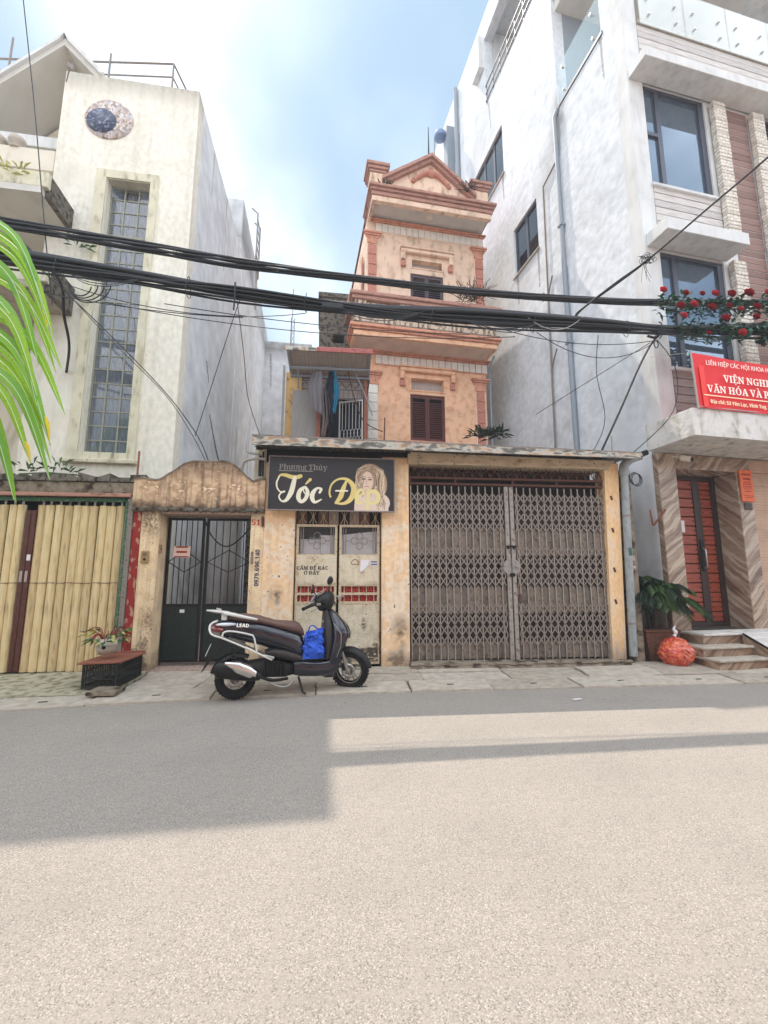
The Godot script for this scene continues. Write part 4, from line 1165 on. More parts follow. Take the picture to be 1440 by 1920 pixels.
func sign_img() -> ImageTexture: # the print of the hairdresser's board
	var w := 900
	var h := 392
	var im := Image.create(w, h, false, Image.FORMAT_RGB8)
	im.fill(Color(0.155, 0.145, 0.15))
	var gold := Color(0.88, 0.80, 0.50)
	var pale := Color(0.93, 0.91, 0.82)
	# torso and hair of a woman, drawn in tones
	var skin_c := Color(0.88, 0.78, 0.70)
	var hair := [Color(0.78, 0.68, 0.55), Color(0.62, 0.51, 0.41), Color(0.42, 0.34, 0.28), Color(0.90, 0.83, 0.72)]
	blob(im, Vector2(742, 330), Vector2(128, 90), Color(0.87, 0.79, 0.73))
	im.fill_rect(Rect2i(612, 345, 248, 47), Color(0.87, 0.79, 0.73))
	blob(im, Vector2(722, 130), Vector2(100, 96), hair[1])
	blob(im, Vector2(668, 175), Vector2(48, 80), hair[0])
	blob(im, Vector2(800, 190), Vector2(50, 100), hair[1])
	blob(im, Vector2(700, 168), Vector2(48, 74), skin_c)
	im.fill_rect(Rect2i(690, 225, 50, 60), Color(0.82, 0.71, 0.63))
	var r := RandomNumberGenerator.new()
	r.seed = 5
	for k in 150: # strands
		var side := -1.0 if k % 5 < 2 else 1.0
		var st := Vector2(725 + r.randf_range(-28, 40), 44 + r.randf_range(0, 22))
		var mid := Vector2(722 + side * r.randf_range(52, 104), 130 + r.randf_range(-30, 40))
		var en := Vector2(724 + side * r.randf_range(46, 118), (250 if side < 0 else 340) + r.randf_range(-40, 45))
		stroke(im, [st, Vector2((st.x + mid.x) / 2 + side * 22, (st.y + mid.y) / 2 - 8), mid, Vector2(mid.x + r.randf_range(-16, 14), (mid.y + en.y) / 2), en], [r.randf_range(0.6, 2.0)], hair[r.randi() % 4])
	for k in 26: # the fringe over the brow
		stroke(im, [Vector2(716 + r.randf_range(0, 20), 52), Vector2(676 - r.randf_range(0, 16), 100), Vector2(654 + r.randf_range(-6, 4), 170)], [r.randf_range(1, 2.4)], hair[r.randi() % 3])
		stroke(im, [Vector2(728 + r.randf_range(-6, 14), 54), Vector2(756 + r.randf_range(0, 14), 116), Vector2(766 + r.randf_range(-6, 20), 200)], [r.randf_range(1, 2.4)], hair[r.randi() % 3])
	for e in [[680, 152], [724, 156]]: # eyes, brows
		stroke(im, [Vector2(e[0] - 13, e[1] + 2), Vector2(e[0], e[1] - 4), Vector2(e[0] + 13, e[1] + 2)], [2.4], Color(0.22, 0.16, 0.14))
		blob(im, Vector2(e[0], e[1] + 2), Vector2(4.5, 4), Color(0.2, 0.16, 0.15))
		stroke(im, [Vector2(e[0] - 15, e[1] - 13), Vector2(e[0] + 2, e[1] - 19), Vector2(e[0] + 16, e[1] - 13)], [1.8], Color(0.48, 0.37, 0.3))
	stroke(im, [Vector2(700, 160), Vector2(694, 184), Vector2(702, 190)], [1.2], Color(0.66, 0.52, 0.45))
	stroke(im, [Vector2(686, 210), Vector2(700, 207), Vector2(716, 211)], [2.6], Color(0.70, 0.42, 0.40))
	# small heading with a rule
	var cg := Color(0.62, 0.56, 0.53)
	# TÓC: T with a swash
	var th := [3, 8, 10, 6, 3]
	stroke(im, [Vector2(66, 152), Vector2(86, 136), Vector2(120, 138), Vector2(160, 150), Vector2(200, 150), Vector2(222, 142)], [4, 9, 13, 15, 15, 14], gold)
	stroke(im, [Vector2(72, 150), Vector2(56, 190), Vector2(60, 232), Vector2(84, 262), Vector2(112, 258)], [5, 6, 5, 5, 6], pale)
	stroke(im, [Vector2(182, 156), Vector2(172, 210), Vector2(158, 268), Vector2(128, 322), Vector2(96, 330), Vector2(76, 300), Vector2(88, 272), Vector2(112, 262)], [13, 17, 18, 12, 6, 5, 5, 5], pale)
	# ó
	stroke(im, [Vector2(256, 222), Vector2(222, 250), Vector2(212, 300), Vector2(232, 332), Vector2(262, 310), Vector2(276, 262), Vector2(258, 224), Vector2(244, 240), Vector2(262, 276), Vector2(296, 280)], [8, 14, 16, 12, 13, 14, 9, 4, 4, 4], pale)
	stroke(im, [Vector2(262, 200), Vector2(292, 166)], [5, 11], gold)
	# c
	stroke(im, [Vector2(362, 262), Vector2(372, 236), Vector2(344, 230), Vector2(316, 262), Vector2(310, 304), Vector2(330, 334), Vector2(376, 312)], [8, 9, 8, 15, 16, 10, 4], pale)
	# Đ
	stroke(im, [Vector2(440, 292), Vector2(432, 256), Vector2(446, 200), Vector2(490, 160), Vector2(550, 156), Vector2(596, 196), Vector2(606, 250), Vector2(580, 312), Vector2(530, 340), Vector2(474, 336)], [6, 6, 6, 7, 11, 17, 19, 17, 10, 5], gold)
	stroke(im, [Vector2(552, 172), Vector2(530, 230), Vector2(512, 290), Vector2(480, 336)], [7, 16, 18, 9], gold)
	stroke(im, [Vector2(478, 246), Vector2(560, 244)], [6, 6], pale)
	# ẹ p, under the picture
	stroke(im, [Vector2(640, 290), Vector2(672, 262), Vector2(668, 232), Vector2(640, 246), Vector2(628, 300), Vector2(646, 334), Vector2(690, 310)], [6, 8, 8, 12, 15, 9, 4], Color(0.90, 0.84, 0.58))
	stroke(im, [Vector2(712, 240), Vector2(708, 380)], [13, 13], Color(0.89, 0.83, 0.60))
	stroke(im, [Vector2(712, 262), Vector2(748, 240), Vector2(784, 266), Vector2(780, 316), Vector2(742, 334), Vector2(714, 322)], [8, 12, 14, 14, 9, 5], Color(0.90, 0.84, 0.58))
	for k in 60: # dust
		blob(im, Vector2(r.randf_range(0, w), r.randf_range(0, h)), Vector2(1, 1) * r.randf_range(0.5, 1.6), Color(0.4, 0.38, 0.36))
	return ImageTexture.create_from_image(im)


func blob(im: Image, c: Vector2, r: Vector2, col: Color) -> void:
	for y in range(maxi(0, int(c.y - r.y)), mini(im.get_height(), int(c.y + r.y) + 1)):
		var t := (y - c.y) / r.y
		if absf(t) >= 1.0: continue
		var hw := r.x * sqrt(1.0 - t * t)
		var x0 := maxi(0, int(c.x - hw))
		var x1 := mini(im.get_width() - 1, int(c.x + hw))
		if x1 >= x0: im.fill_rect(Rect2i(x0, y, x1 - x0 + 1, 1), col)


func stroke(im: Image, pts: Array, ws: Array, col: Color) -> void:
	var p3 := []
	for p in pts: p3.append(Vector3(p.x, p.y, 0))
	var ln := curve(p3, 14)
	for i in ln.size():
		var t := float(i) / maxf(1, ln.size() - 1) * (ws.size() - 1)
		var a: float = ws[int(t)]
		var b: float = ws[mini(int(t) + 1, ws.size() - 1)]
		var rr := lerpf(a, b, t - int(t))
		var p: Vector3 = ln[i]
		blob(im, Vector2(p.x, p.y), Vector2(rr, rr), col)
		if i > 0:
			var q: Vector3 = ln[i - 1]
			var m := p.lerp(q, 0.5)
			blob(im, Vector2(m.x, m.y), Vector2(rr, rr), col)


func corrugated(x0: float, x1: float, back: Vector2, front: Vector2, pitch := 0.076, amp := 0.009) -> B: # waves run from back (z, y) to front
	var b := B.new()
	var n := int((x1 - x0) / pitch * 6)
	for i in n:
		var xa := x0 + (x1 - x0) * i / n
		var xb := x0 + (x1 - x0) * (i + 1) / n
		var ha := amp * sin(TAU * xa / pitch)
		var hb := amp * sin(TAU * xb / pitch)
		b.quad(Vector3(xa, front.y + ha, front.x), Vector3(xb, front.y + hb, front.x), Vector3(xb, back.y + hb, back.x), Vector3(xa, back.y + ha, back.x), 1)
	return b


func shop() -> void:
	var t := thing("shop_building", "single-storey peach shop with a long flaking sheet-metal eave", "shop", Vector3.ZERO)
	var pl := wall_img(384, 512, Color(0.95, 0.82, 0.66), Color(0.94, 0.785, 0.615), Color(0.925, 0.84, 0.735), Color(0.34, 0.27, 0.21), {"seed": 81, "streak": 0.12, "bot": 0.12, "gmax": 0.7, "peel": 0.70, "cut": 0.33, "below": 0.22, "peel_low": 0.10, "fine": 20.0, "chip": 0.88, "patch": [[0.20, 0.66, 0.05, 0.06, 1.6], [0.93, 0.84, 0.07, 0.10, 1.4], [0.15, 0.93, 0.15, 0.08, 1.2], [0.90, 0.97, 0.12, 0.06, 1.4]]})
	var pm := mk("shop_plaster", gr(1.0), 0.94, 0, {"tex": pl, "rect": [-1.4, 0.08, 1.0, 3.1]})
	var b := B.new()
	b.span(Vector3(-1.13, 0.07, -0.3), Vector3(-0.69, 3.0, 0.0), 0.014)
	obj("left_wall", b, pm, t)
	b = B.new()
	b.span(Vector3(0.56, 0.07, -0.3), Vector3(0.965, 3.12, 0.006), 0.014)
	obj("middle_pillar", b, pm, t)
	var pr := wall_img(128, 512, Color(0.92, 0.77, 0.58), Color(0.93, 0.81, 0.66), Color(0.87, 0.80, 0.72), Color(0.34, 0.26, 0.20), {"seed": 91, "streak": 0.08, "coarse": 1.6, "fine": 7.0, "bot": 0.2, "gmax": 0.7, "peel": 0.66, "peel_low": 0.2, "chip": 0.9})
	var rm := mk("pillar_plaster", gr(1.0), 0.94, 0, {"tex": pr, "rect": [4.0, 0.1, 4.3, 3.12]})
	b = B.new()
	b.hexa([Vector3(3.955, 0.12, -0.25), Vector3(4.165, 0.12, -0.25), Vector3(4.165, 0.12, 0.02), Vector3(3.955, 0.12, 0.02), Vector3(4.045, 3.1, -0.25), Vector3(4.275, 3.1, -0.25), Vector3(4.275, 3.1, 0.02), Vector3(4.045, 3.1, 0.02)])
	obj("right_pillar", b, rm, t)
	for k in [2.55, 2.05, 1.45, 0.98]:
		b = B.new()
		b.box(Vector3(lerpf(4.03, 4.14, k / 3.0), k, 0.022), Vector3(0.03, 0.07, 0.02), 0.004, Basis(Vector3(0, 0, 1), 0.3))
		obj("hinge_lug", b, M["rust_red"], t)
	b = B.new()
	b.span(Vector3(4.33, 0.06, -5.0), Vector3(4.5, 3.02, -0.02), 0.02)
	obj("end_wall", b, M["concrete_old"], t)
	# body behind: side walls, back wall, flat roof
	b = B.new()
	b.span(Vector3(-1.3, 0.06, -3.58), Vector3(-1.13, 3.2, -0.02))
	b.span(Vector3(-1.3, 0.06, -4.7), Vector3(4.5, 3.2, -4.55))
	obj("side_wall", b, M["cream"], t)
	b = B.new()
	b.span(Vector3(-1.3, 3.2, -4.72), Vector3(4.5, 3.30, -0.35))
	obj("roof_slab", b, M["concrete_old"], t)
	# eave: corrugated sheet and the flaking fascia strip
	obj("roof_sheet", corrugated(-1.26, 4.48, Vector2(-0.8, 3.36), Vector2(0.36, 3.13)), M["zinc_old"], t)
	b = B.new()
	b.hexa([Vector3(-1.27, 3.15, 0.33), Vector3(4.42, 3.095, 0.33), Vector3(4.42, 3.095, 0.36), Vector3(-1.27, 3.15, 0.36), Vector3(-1.27, 3.29, 0.33), Vector3(4.42, 3.185, 0.33), Vector3(4.42, 3.185, 0.365), Vector3(-1.27, 3.29, 0.365)])
	obj("fascia", b, M["fascia"], t)
	b = B.new()
	b.hexa([Vector3(-1.27, 3.26, -0.5), Vector3(4.42, 3.2, -0.5), Vector3(4.42, 3.172, 0.366), Vector3(-1.27, 3.277, 0.366), Vector3(-1.27, 3.285, -0.5), Vector3(4.42, 3.225, -0.5), Vector3(4.42, 3.19, 0.372), Vector3(-1.27, 3.295, 0.372)])
	obj("flashing", b, M["zinc"], t)
	for x in [-1.2, -0.2, 0.93, 2.4, 3.9]:
		b = B.new()
		b.bar(Vector3(x, 3.20, -0.02), Vector3(x, 3.10, 0.33), 0.03, 0.03)
		obj("eave_bracket", b, M["iron_black"], t)
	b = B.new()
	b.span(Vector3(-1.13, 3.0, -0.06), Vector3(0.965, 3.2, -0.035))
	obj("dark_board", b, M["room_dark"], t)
	b = B.new()
	b.hexa([Vector3(0.95, 3.01, -0.2), Vector3(4.06, 2.99, -0.2), Vector3(4.06, 2.99, 0.07), Vector3(0.95, 3.01, 0.07), Vector3(0.95, 3.185, -0.2), Vector3(4.2, 3.13, -0.2), Vector3(4.2, 3.13, 0.07), Vector3(0.95, 3.185, 0.07)])
	var bm := obj("beam_casing", b, M["beige_beam"], t)
	for i in 12:
		b = B.new()
		b.box(Vector3(1.1 + (i / 2) * 0.55, 3.03 + 0.11 * (i % 2) - 0.012 * (i / 2), 0.072), Vector3(0.018, 0.018, 0.008), 0.004)
		obj("bolt", b, M["rust_red"], bm)
	b = B.new()
	b.hexa([Vector3(0.95, 0.03, -0.25), Vector3(4.17, 0.03, -0.25), Vector3(4.17, 0.03, 0.20), Vector3(0.93, 0.03, 0.20), Vector3(0.96, 0.175, -0.25), Vector3(4.15, 0.155, -0.25), Vector3(4.14, 0.14, 0.13), Vector3(0.97, 0.165, 0.14)])
	for i in 30:
		var x0 := 0.95 + i * 0.107
		b.span(Vector3(x0, 0.135 - rng.randf_range(0, 0.02), 0.10), Vector3(x0 + 0.12, 0.163 + rng.randf_range(-0.012, 0.006), 0.155 + rng.randf_range(0, 0.03)), 0.012)
	obj("threshold", b, M["concrete_old"], t)
	# double door
	var d := thing("shop_door", "pair of flaking cream metal doors with small upper windows", "door", Vector3(-0.69, 0.1, -0.08))
	var lower := wall_img(256, 384, Color(0.84, 0.80, 0.71), Color(0.80, 0.76, 0.66), Color(0.76, 0.70, 0.60), Color(0.16, 0.12, 0.10), {"seed": 101, "peel": 0.7, "streak": 0.12, "bot": 0.3, "botk": 0.5, "gmax": 0.8, "chip": 0.87, "fine": 14.0, "patch": [[0.86, 0.84, 0.17, 0.12, 5.5], [0.74, 0.79, 0.10, 0.06, 4.0], [0.80, 0.40, 0.04, 0.12, 1.4], [0.95, 0.72, 0.05, 0.2, 1.2], [0.2, 0.92, 0.2, 0.08, 1.0]]})
	mk("door_lower", gr(1.0), 0.5, 0, {"tex": lower, "rect": [0.0, 0.0, 1.25, 0.95]})
	var upper := wall_img(256, 128, Color(0.86, 0.82, 0.72), Color(0.83, 0.79, 0.68), Color(0.74, 0.62, 0.50), Color(0.40, 0.26, 0.18), {"seed": 111, "peel": 0.68, "streak": 0.15, "bot": 0.25, "gmax": 0.6, "chip": 0.88, "fine": 30.0})
	mk("door_upper", gr(1.0), 0.5, 0, {"tex": upper, "rect": [0.0, 1.1, 1.25, 1.6]})
	b = B.new()
	b.wall(0.0, 1.25, 0.0, 2.9, -0.16, -0.13, [[0.012, 0.0, 1.24, 2.24]])
	obj("door_frame", b, M["dark_brown"], d)
	for s in 2:
		var x0 := 0.02 + 0.618 * s
		var x1 := x0 + 0.588
		b = B.new()
		b.wall(x0, x1, 0.03, 2.0, -0.03, 0.012, [[x0 + 0.035, 1.57, x1 - 0.035, 1.965], [x0 + 0.035, 1.02, x1 - 0.035, 1.11], [x0 + 0.035, 0.895, x1 - 0.035, 0.985], [x0 + 0.02, 0.06, x1 - 0.02, 0.86], [x0 + 0.02, 1.14, x1 - 0.02, 1.545]])
		var lf := obj("door_leaf", b, M["shop_frame"], d)
		b = B.new()
		b.span(Vector3(x0 + 0.018, 0.055, -0.02), Vector3(x1 - 0.018, 0.87, 0.004), 0.004)
		obj("lower_panel", b, M["door_lower"], lf)
		b = B.new()
		b.span(Vector3(x0 + 0.012, 1.12, -0.02), Vector3(x1 - 0.012, 1.55, 0.016), 0.004)
		obj("middle_panel", b, M["door_upper"], lf)
		b = B.new()
		b.span(Vector3(x0 + 0.03, 0.88, -0.06), Vector3(x1 - 0.03, 1.125, -0.045))
		obj("red_cloth", b, M["red_fabric"], lf)
		b = B.new()
		for k in 5:
			var bx := x0 + 0.08 + k * 0.107
			b.bar(Vector3(bx, 0.89, -0.02), Vector3(bx, 1.115, -0.02), 0.012, 0.008)
			b.box(Vector3(bx, 1.0, -0.018), Vector3(0.045, 0.03, 0.008), 0.004, Basis(Vector3(0, 0, 1), PI / 4))
		obj("vent_bars", b, M["shop_frame"], lf)
		b = B.new()
		b.span(Vector3(x0 + 0.03, 1.565, -0.02), Vector3(x1 - 0.03, 1.97, -0.016))
		obj("window_glass", b, M["pane_shop"], lf)
		# wrought ornament: scrolls round a heart
		var oc := Vector3((x0 + x1) / 2, 1.765, -0.04)
		b = B.new()
		for k in 4:
			var bs := Basis(Vector3(0, 0, 1), k * PI / 2)
			var pts := []
			for q in 13:
				var a := TAU * q / 12.0
				pts.append(oc + bs * Vector3(0.05 * sin(a) * absf(cos(a * 0.5)) * 1.3, 0.075 + 0.05 * cos(a) - 0.012 * absf(sin(a)), 0))
			b.tube(pts, 0.006, 5)
		for q in [-1, 1]:
			b.bar(oc + Vector3(q * 0.2, -0.2, 0), oc + Vector3(q * 0.2, 0.2, 0), 0.012, 0.01)
			b.bar(oc + Vector3(q * 0.235, -0.2, 0), oc + Vector3(q * 0.235, 0.2, 0), 0.01, 0.01)
			b.bar(oc + Vector3(q * 0.12, 0, 0.006), oc + Vector3(q * 0.2, 0, 0.006), 0.01, 0.008)
		obj("window_scroll", b, M["gate_bar"], lf)
		b = B.new()
		if s == 0:
			b.span(Vector3(x0 + 0.04, 1.55, -0.12), Vector3(x0 + 0.34, 1.79, -0.1))
			b.span(Vector3(x0 + 0.345, 1.55, -0.11), Vector3(x0 + 0.56, 1.85, -0.09))
		else:
			b.hexa([Vector3(x0 + 0.02, 1.55, -0.13), Vector3(x1 - 0.02, 1.55, -0.13), Vector3(x1 - 0.02, 1.55, -0.1), Vector3(x0 + 0.02, 1.55, -0.1), Vector3(x0 + 0.04, 1.86, -0.13), Vector3(x1 - 0.02, 1.92, -0.13), Vector3(x1 - 0.02, 1.92, -0.1), Vector3(x0 + 0.04, 1.86, -0.1)])
		obj("white_board_behind", b, M["paper"], lf)
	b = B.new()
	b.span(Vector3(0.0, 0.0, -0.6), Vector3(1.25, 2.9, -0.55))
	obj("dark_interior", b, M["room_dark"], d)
	for k in 8: # transom: X ornaments before boards
		var ox := 0.10 + k * 0.152
		b = B.new()
		for q in [-1, 1]:
			b.tube([Vector3(ox + q * 0.052, 2.02, -0.02), Vector3(ox + q * 0.012, 2.09, -0.02), Vector3(ox + q * 0.012, 2.14, -0.02), Vector3(ox + q * 0.045, 2.2, -0.02)], 0.006, 5)
		b.bar(Vector3(ox, 2.01, -0.024), Vector3(ox, 2.26, -0.024), 0.009, 0.006)
		b.box(Vector3(ox, 2.115, -0.016), Vector3(0.032, 0.018, 0.008))
		obj("transom_ornament", b, M["shop_frame"], d)
	for k in 8:
		b = B.new()
		b.span(Vector3(0.015 + k * 0.154, 2.0, -0.11), Vector3(0.015 + k * 0.154 + 0.144, 2.9, -0.09))
		obj("transom_board", b, M["dark_brown"] if k % 3 == 1 else M["zinc_shade"] if k % 2 else M["plank_brown_b"], d)
	for s in [[-0.005, 1.75], [1.245, 1.72], [1.235, 0.42], [1.235, 0.22]]:
		b = B.new()
		b.tube([Vector3(s[0], s[1] - 0.05, 0.02), Vector3(s[0], s[1] + 0.05, 0.02)], 0.018, 8)
		obj("hinge", b, M["rust_red"], d)
	b = B.new()
	b.box(Vector3(0.655, 0.94, 0.03), Vector3(0.05, 0.045, 0.02), 0.006)
	obj("padlock", b, M["steel"], d)
	b = B.new()
	b.tube([Vector3(0.60, 0.97, 0.025), Vector3(0.71, 0.97, 0.025)], 0.008, 6)
	obj("bolt", b, M["steel"], d)
	letters("CẤM ĐỂ RÁC", serif_b, 0.07, M["ink_black"], d, Vector3(0.26, 1.37, 0.0185), Basis(), "lettering", HORIZONTAL_ALIGNMENT_CENTER)
	letters("Ở ĐÂY", serif_b, 0.07, M["ink_black"], d, Vector3(0.25, 1.30, 0.0185), Basis(), "lettering", HORIZONTAL_ALIGNMENT_CENTER)
	b = B.new()
	b.prism([Vector2(0.94, 1.31), Vector2(0.98, 1.33), Vector2(1.06, 1.41), Vector2(1.08, 1.49), Vector2(0.95, 1.485)], 0.018, 0.0205)
	obj("torn_paper", b, M["paper"], d)
	b = B.new()
	b.span(Vector3(1.09, 1.40, 0.0175), Vector3(1.20, 1.475, 0.0195))
	obj("sticker", b, M["lens_clear"], d)
	for k in 2:
		b = B.new()
		b.span(Vector3(1.10, 1.415 + 0.035 * k, 0.020), Vector3(1.19, 1.432 + 0.035 * k, 0.021))
		obj("sticker_print", b, M["ink_blue"], d)
	b = B.new()
	var pts := []
	for q in 17:
		var a := TAU * q / 16.0
		pts.append(Vector3(0.87 + 0.055 * cos(a), 1.45 + 0.035 * sin(a) - 0.01 * cos(2 * a), 0.018))
	b.tube(pts, 0.005, 5)
	obj("rust_ring", b, M["old_wood"], d)
	# board
	var sg := thing("hairdresser_sign", "dark hairdresser's board with golden script and a drawn woman's head", "sign", Vector3(-0.165, 2.66, 0.14), 0.0)
	sg.rotation_degrees.z = -0.3
	b = B.new()
	b.wall(-0.905, 0.905, -0.395, 0.395, -0.03, 0.012, [[-0.89, -0.38, 0.89, 0.38]])
	obj("frame", b, M["rail_grey"], sg)
	b = B.new()
	b.quv(Vector3(-0.892, -0.382, 0.0), Vector3(0.892, -0.382, 0.0), Vector3(0.892, 0.382, 0.0), Vector3(-0.892, 0.382, 0.0))
	mk("sign_print", gr(1.0), 0.45, 0, {"tex": sign_img()})
	obj("printed_face", b, M["sign_print"], sg)
	b = B.new()
	b.span(Vector3(-0.89, -0.38, -0.028), Vector3(0.89, 0.38, -0.004))
	obj("backing", b, M["room_dark"], sg)
	letters("Phương Thúy", serif, 0.108, M["wire_pale"], sg, Vector3(-0.76, 0.235, 0.003))
	b = B.new()
	b.span(Vector3(-0.76, 0.172, 0.002), Vector3(-0.28, 0.182, 0.005))
	obj("underline", b, M["wire_pale"], sg)
	for x in [-0.5, 0.5]:
		b = B.new()
		b.bar(Vector3(x, 0.38, -0.02), Vector3(x, 0.46, -0.05), 0.012, 0.012)
		obj("hook", b, M["iron_black"], sg)


func scissor_gate() -> void:
	var t := thing("scissor_gate", "wide grey folding scissor gate with a round lock plate in the middle", "gate", Vector3(0.97, 0.16, -0.06))
	# x runs 0..3.06, feet at 0, bars to 2.56
	var bm := B.new()
	bm.span(Vector3(-0.008, 0.0, -0.010), Vector3(0.008, 1.0, 0.010), 0.002)
	var bar := bm.done()
	var xs_l := []
	for i in 14: xs_l.append(0.03 + i * 0.1045)
	var xs_r := []
	for i in 13: xs_r.append(1.665 + i * 0.109)
	var tops := func(x: float) -> float: return 2.545 - 0.004 * x
	var wide := func(x: float, y: float) -> float: return x * (1.0 + 0.024 * y / 2.56) if x > 0.2 else x
	for x in xs_l + xs_r:
		var o := obj("bar", bar, M["gate_bar"], t, Vector3(x, 0, 0.012), Basis().scaled(Vector3(1, tops.call(x), 1)))
		o.rotation.z = rng.randf_range(-0.002, 0.002)
	# lattice straps
	for s in 2:
		var xs: Array = xs_l + [1.44] if s == 0 else [1.63] + xs_r + [3.05]
		var b := B.new()
		for band in [[0.20, 0.80], [1.05, 1.63], [1.86, 2.44]]:
			var rows := 4
			var hh: float = (band[1] - band[0]) / rows
			for i in xs.size() - 1:
				var xa: float = xs[i]
				var xb: float = xs[i + 1]
				for r in rows:
					var y0: float = band[0] + hh * r
					b.bar(Vector3(xa, y0, 0.024), Vector3(xb, y0 + hh, 0.024), 0.017, 0.003)
					b.bar(Vector3(xb, y0, 0.0285), Vector3(xa, y0 + hh, 0.0285), 0.017, 0.003)
					if r == 0 and i > 0: b.box(Vector3(xa, y0 + hh * 0.5, 0.031), Vector3(0.010, 0.010, 0.006), 0.002)
		stuff(obj("lattice_straps", b, M["gate_strap"], t))
		# backing plates with pointed ends, one in each gap
		var pl := B.new()
		pl.prism([Vector2(-0.047, 0.0), Vector2(0, -0.07), Vector2(0.047, 0.0), Vector2(0.047, 0.36), Vector2(0, 0.43), Vector2(-0.047, 0.36)], -0.002, 0.002)
		var pm := pl.done()
		pl = B.new()
		pl.prism([Vector2(-0.047, 0.0), Vector2(0.047, 0.0), Vector2(0.047, 0.20), Vector2(0, 0.27), Vector2(-0.047, 0.20)], -0.002, 0.002)
		var pf := pl.done()
		for i in xs.size() - 1:
			var x: float = (xs[i] + xs[i + 1]) / 2
			for q in [[pm, 1.62], [pm, 0.78], [pf, 0.02]]:
				var o := obj("plate", q[0], M["gate_plate" if (i + int(q[1] * 3)) % 3 else "gate_plate_b"], t, Vector3(x, q[1] + 0.0 - (0.09 if q[1] > 0.5 else 0.0) + 0.11 * (1 if q[1] > 0.5 else 0) * 0.0, -0.004), Basis(Vector3.UP, rng.randf_range(-0.08, 0.08)))
				if q[1] > 0.5: o.scale.y = 0.88
	# deeper sheet plates seen through the diamonds
	var bk := B.new()
	for i in 30:
		bk.box(Vector3(0.05 + i * 0.102, 1.22, -0.05), Vector3(0.098, 2.36, 0.004), 0, Basis(Vector3.UP, 0.12 * (1 if i % 2 else -1)))
	obj("backing_sheet", bk, M["dark_brown"], t)
	bk = B.new()
	bk.span(Vector3(-0.02, -0.02, -0.4), Vector3(3.1, 2.86, -0.38))
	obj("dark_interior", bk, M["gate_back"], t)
	for x in [1.465, 1.545]:
		bk = B.new()
		bk.span(Vector3(x, 0.0, -0.005), Vector3(x + 0.062, 2.55, 0.034), 0.006)
		var ps := obj("centre_post", bk, M["gate_bar"], t)
		for y in [0.95, 1.62, 2.42]:
			bk = B.new()
			bk.box(Vector3(x + 0.03, y, 0.036), Vector3(0.014, 0.014, 0.008), 0.003)
			obj("rivet", bk, M["dark_brown"], ps)
	for s in [-1, 1]:
		bk = B.new()
		var pts := []
		for k in 13:
			var a := PI / 2 + PI * k / 12.0
			pts.append(Vector2(0.125 * cos(a) * (1 if s < 0 else -1), 0.125 * sin(a)))
		bk.prism(pts, 0.036, 0.041, Transform3D(Basis(), Vector3(1.535 + 0.006 * s, 1.33, 0)))
		obj("lock_plate", bk, M["zinc"], t)
	bk = B.new()
	bk.span(Vector3(1.50, 1.19, 0.041), Vector3(1.575, 1.24, 0.07), 0.008)
	obj("padlock", bk, M["iron_black"], t)
	bk = B.new()
	bk.tube([Vector3(1.46, 1.635, 0.045), Vector3(1.61, 1.635, 0.045)], 0.014, 8)
	bk.box(Vector3(1.49, 1.62, 0.05), Vector3(0.03, 0.05, 0.03), 0.006)
	bk.box(Vector3(1.58, 1.62, 0.05), Vector3(0.03, 0.05, 0.03), 0.006)
	obj("hasp", bk, M["iron_black"], t)
	bk = B.new()
	bk.box(Vector3(1.65, 0.87, 0.03), Vector3(0.045, 0.12, 0.02), 0.004)
	obj("handle_slot", bk, M["rust_red"], t)
	# head rails with zig-zag fret
	bk = B.new()
	for y in [2.575, 2.665]:
		bk.span(Vector3(0.0, y - 0.016, -0.02), Vector3(3.08, y + 0.016, 0.03), 0.004)
	for x in [0.02, 0.72, 1.62, 2.32, 3.05]:
		bk.span(Vector3(x - 0.014, 2.59, -0.015), Vector3(x + 0.014, 2.65, 0.02))
	obj("head_rail", bk, M["rust_red"], t)
	bk = B.new()
	for i in 22:
		var x0 := 0.02 + i * 0.139
		bk.bar(Vector3(x0, 2.68, 0.0), Vector3(x0 + 0.069, 2.83, 0.0), 0.009, 0.009)
		bk.bar(Vector3(x0 + 0.139, 2.68, 0.001), Vector3(x0 + 0.069, 2.83, 0.001), 0.009, 0.009)
		bk.bar(Vector3(x0, 2.68, -0.004), Vector3(x0, 2.84, -0.004), 0.009, 0.009)
		bk.bar(Vector3(x0 + 0.069, 2.70, -0.004), Vector3(x0 + 0.069, 2.86, -0.004), 0.007, 0.007)
	stuff(obj("fret", bk, M["rust_red"], t))


func moulding(b: B, x0: float, x1: float, y: float, prof: Array, ret := 0.0, back := 0.0) -> void: # prof: [height, reach] steps laid one on another
	for p in prof:
		b.span(Vector3(x0 - p[1], y, back), Vector3(x1 + p[1], y + p[0] - 0.002, p[1] + ret), 0.008)
		y += p[0]


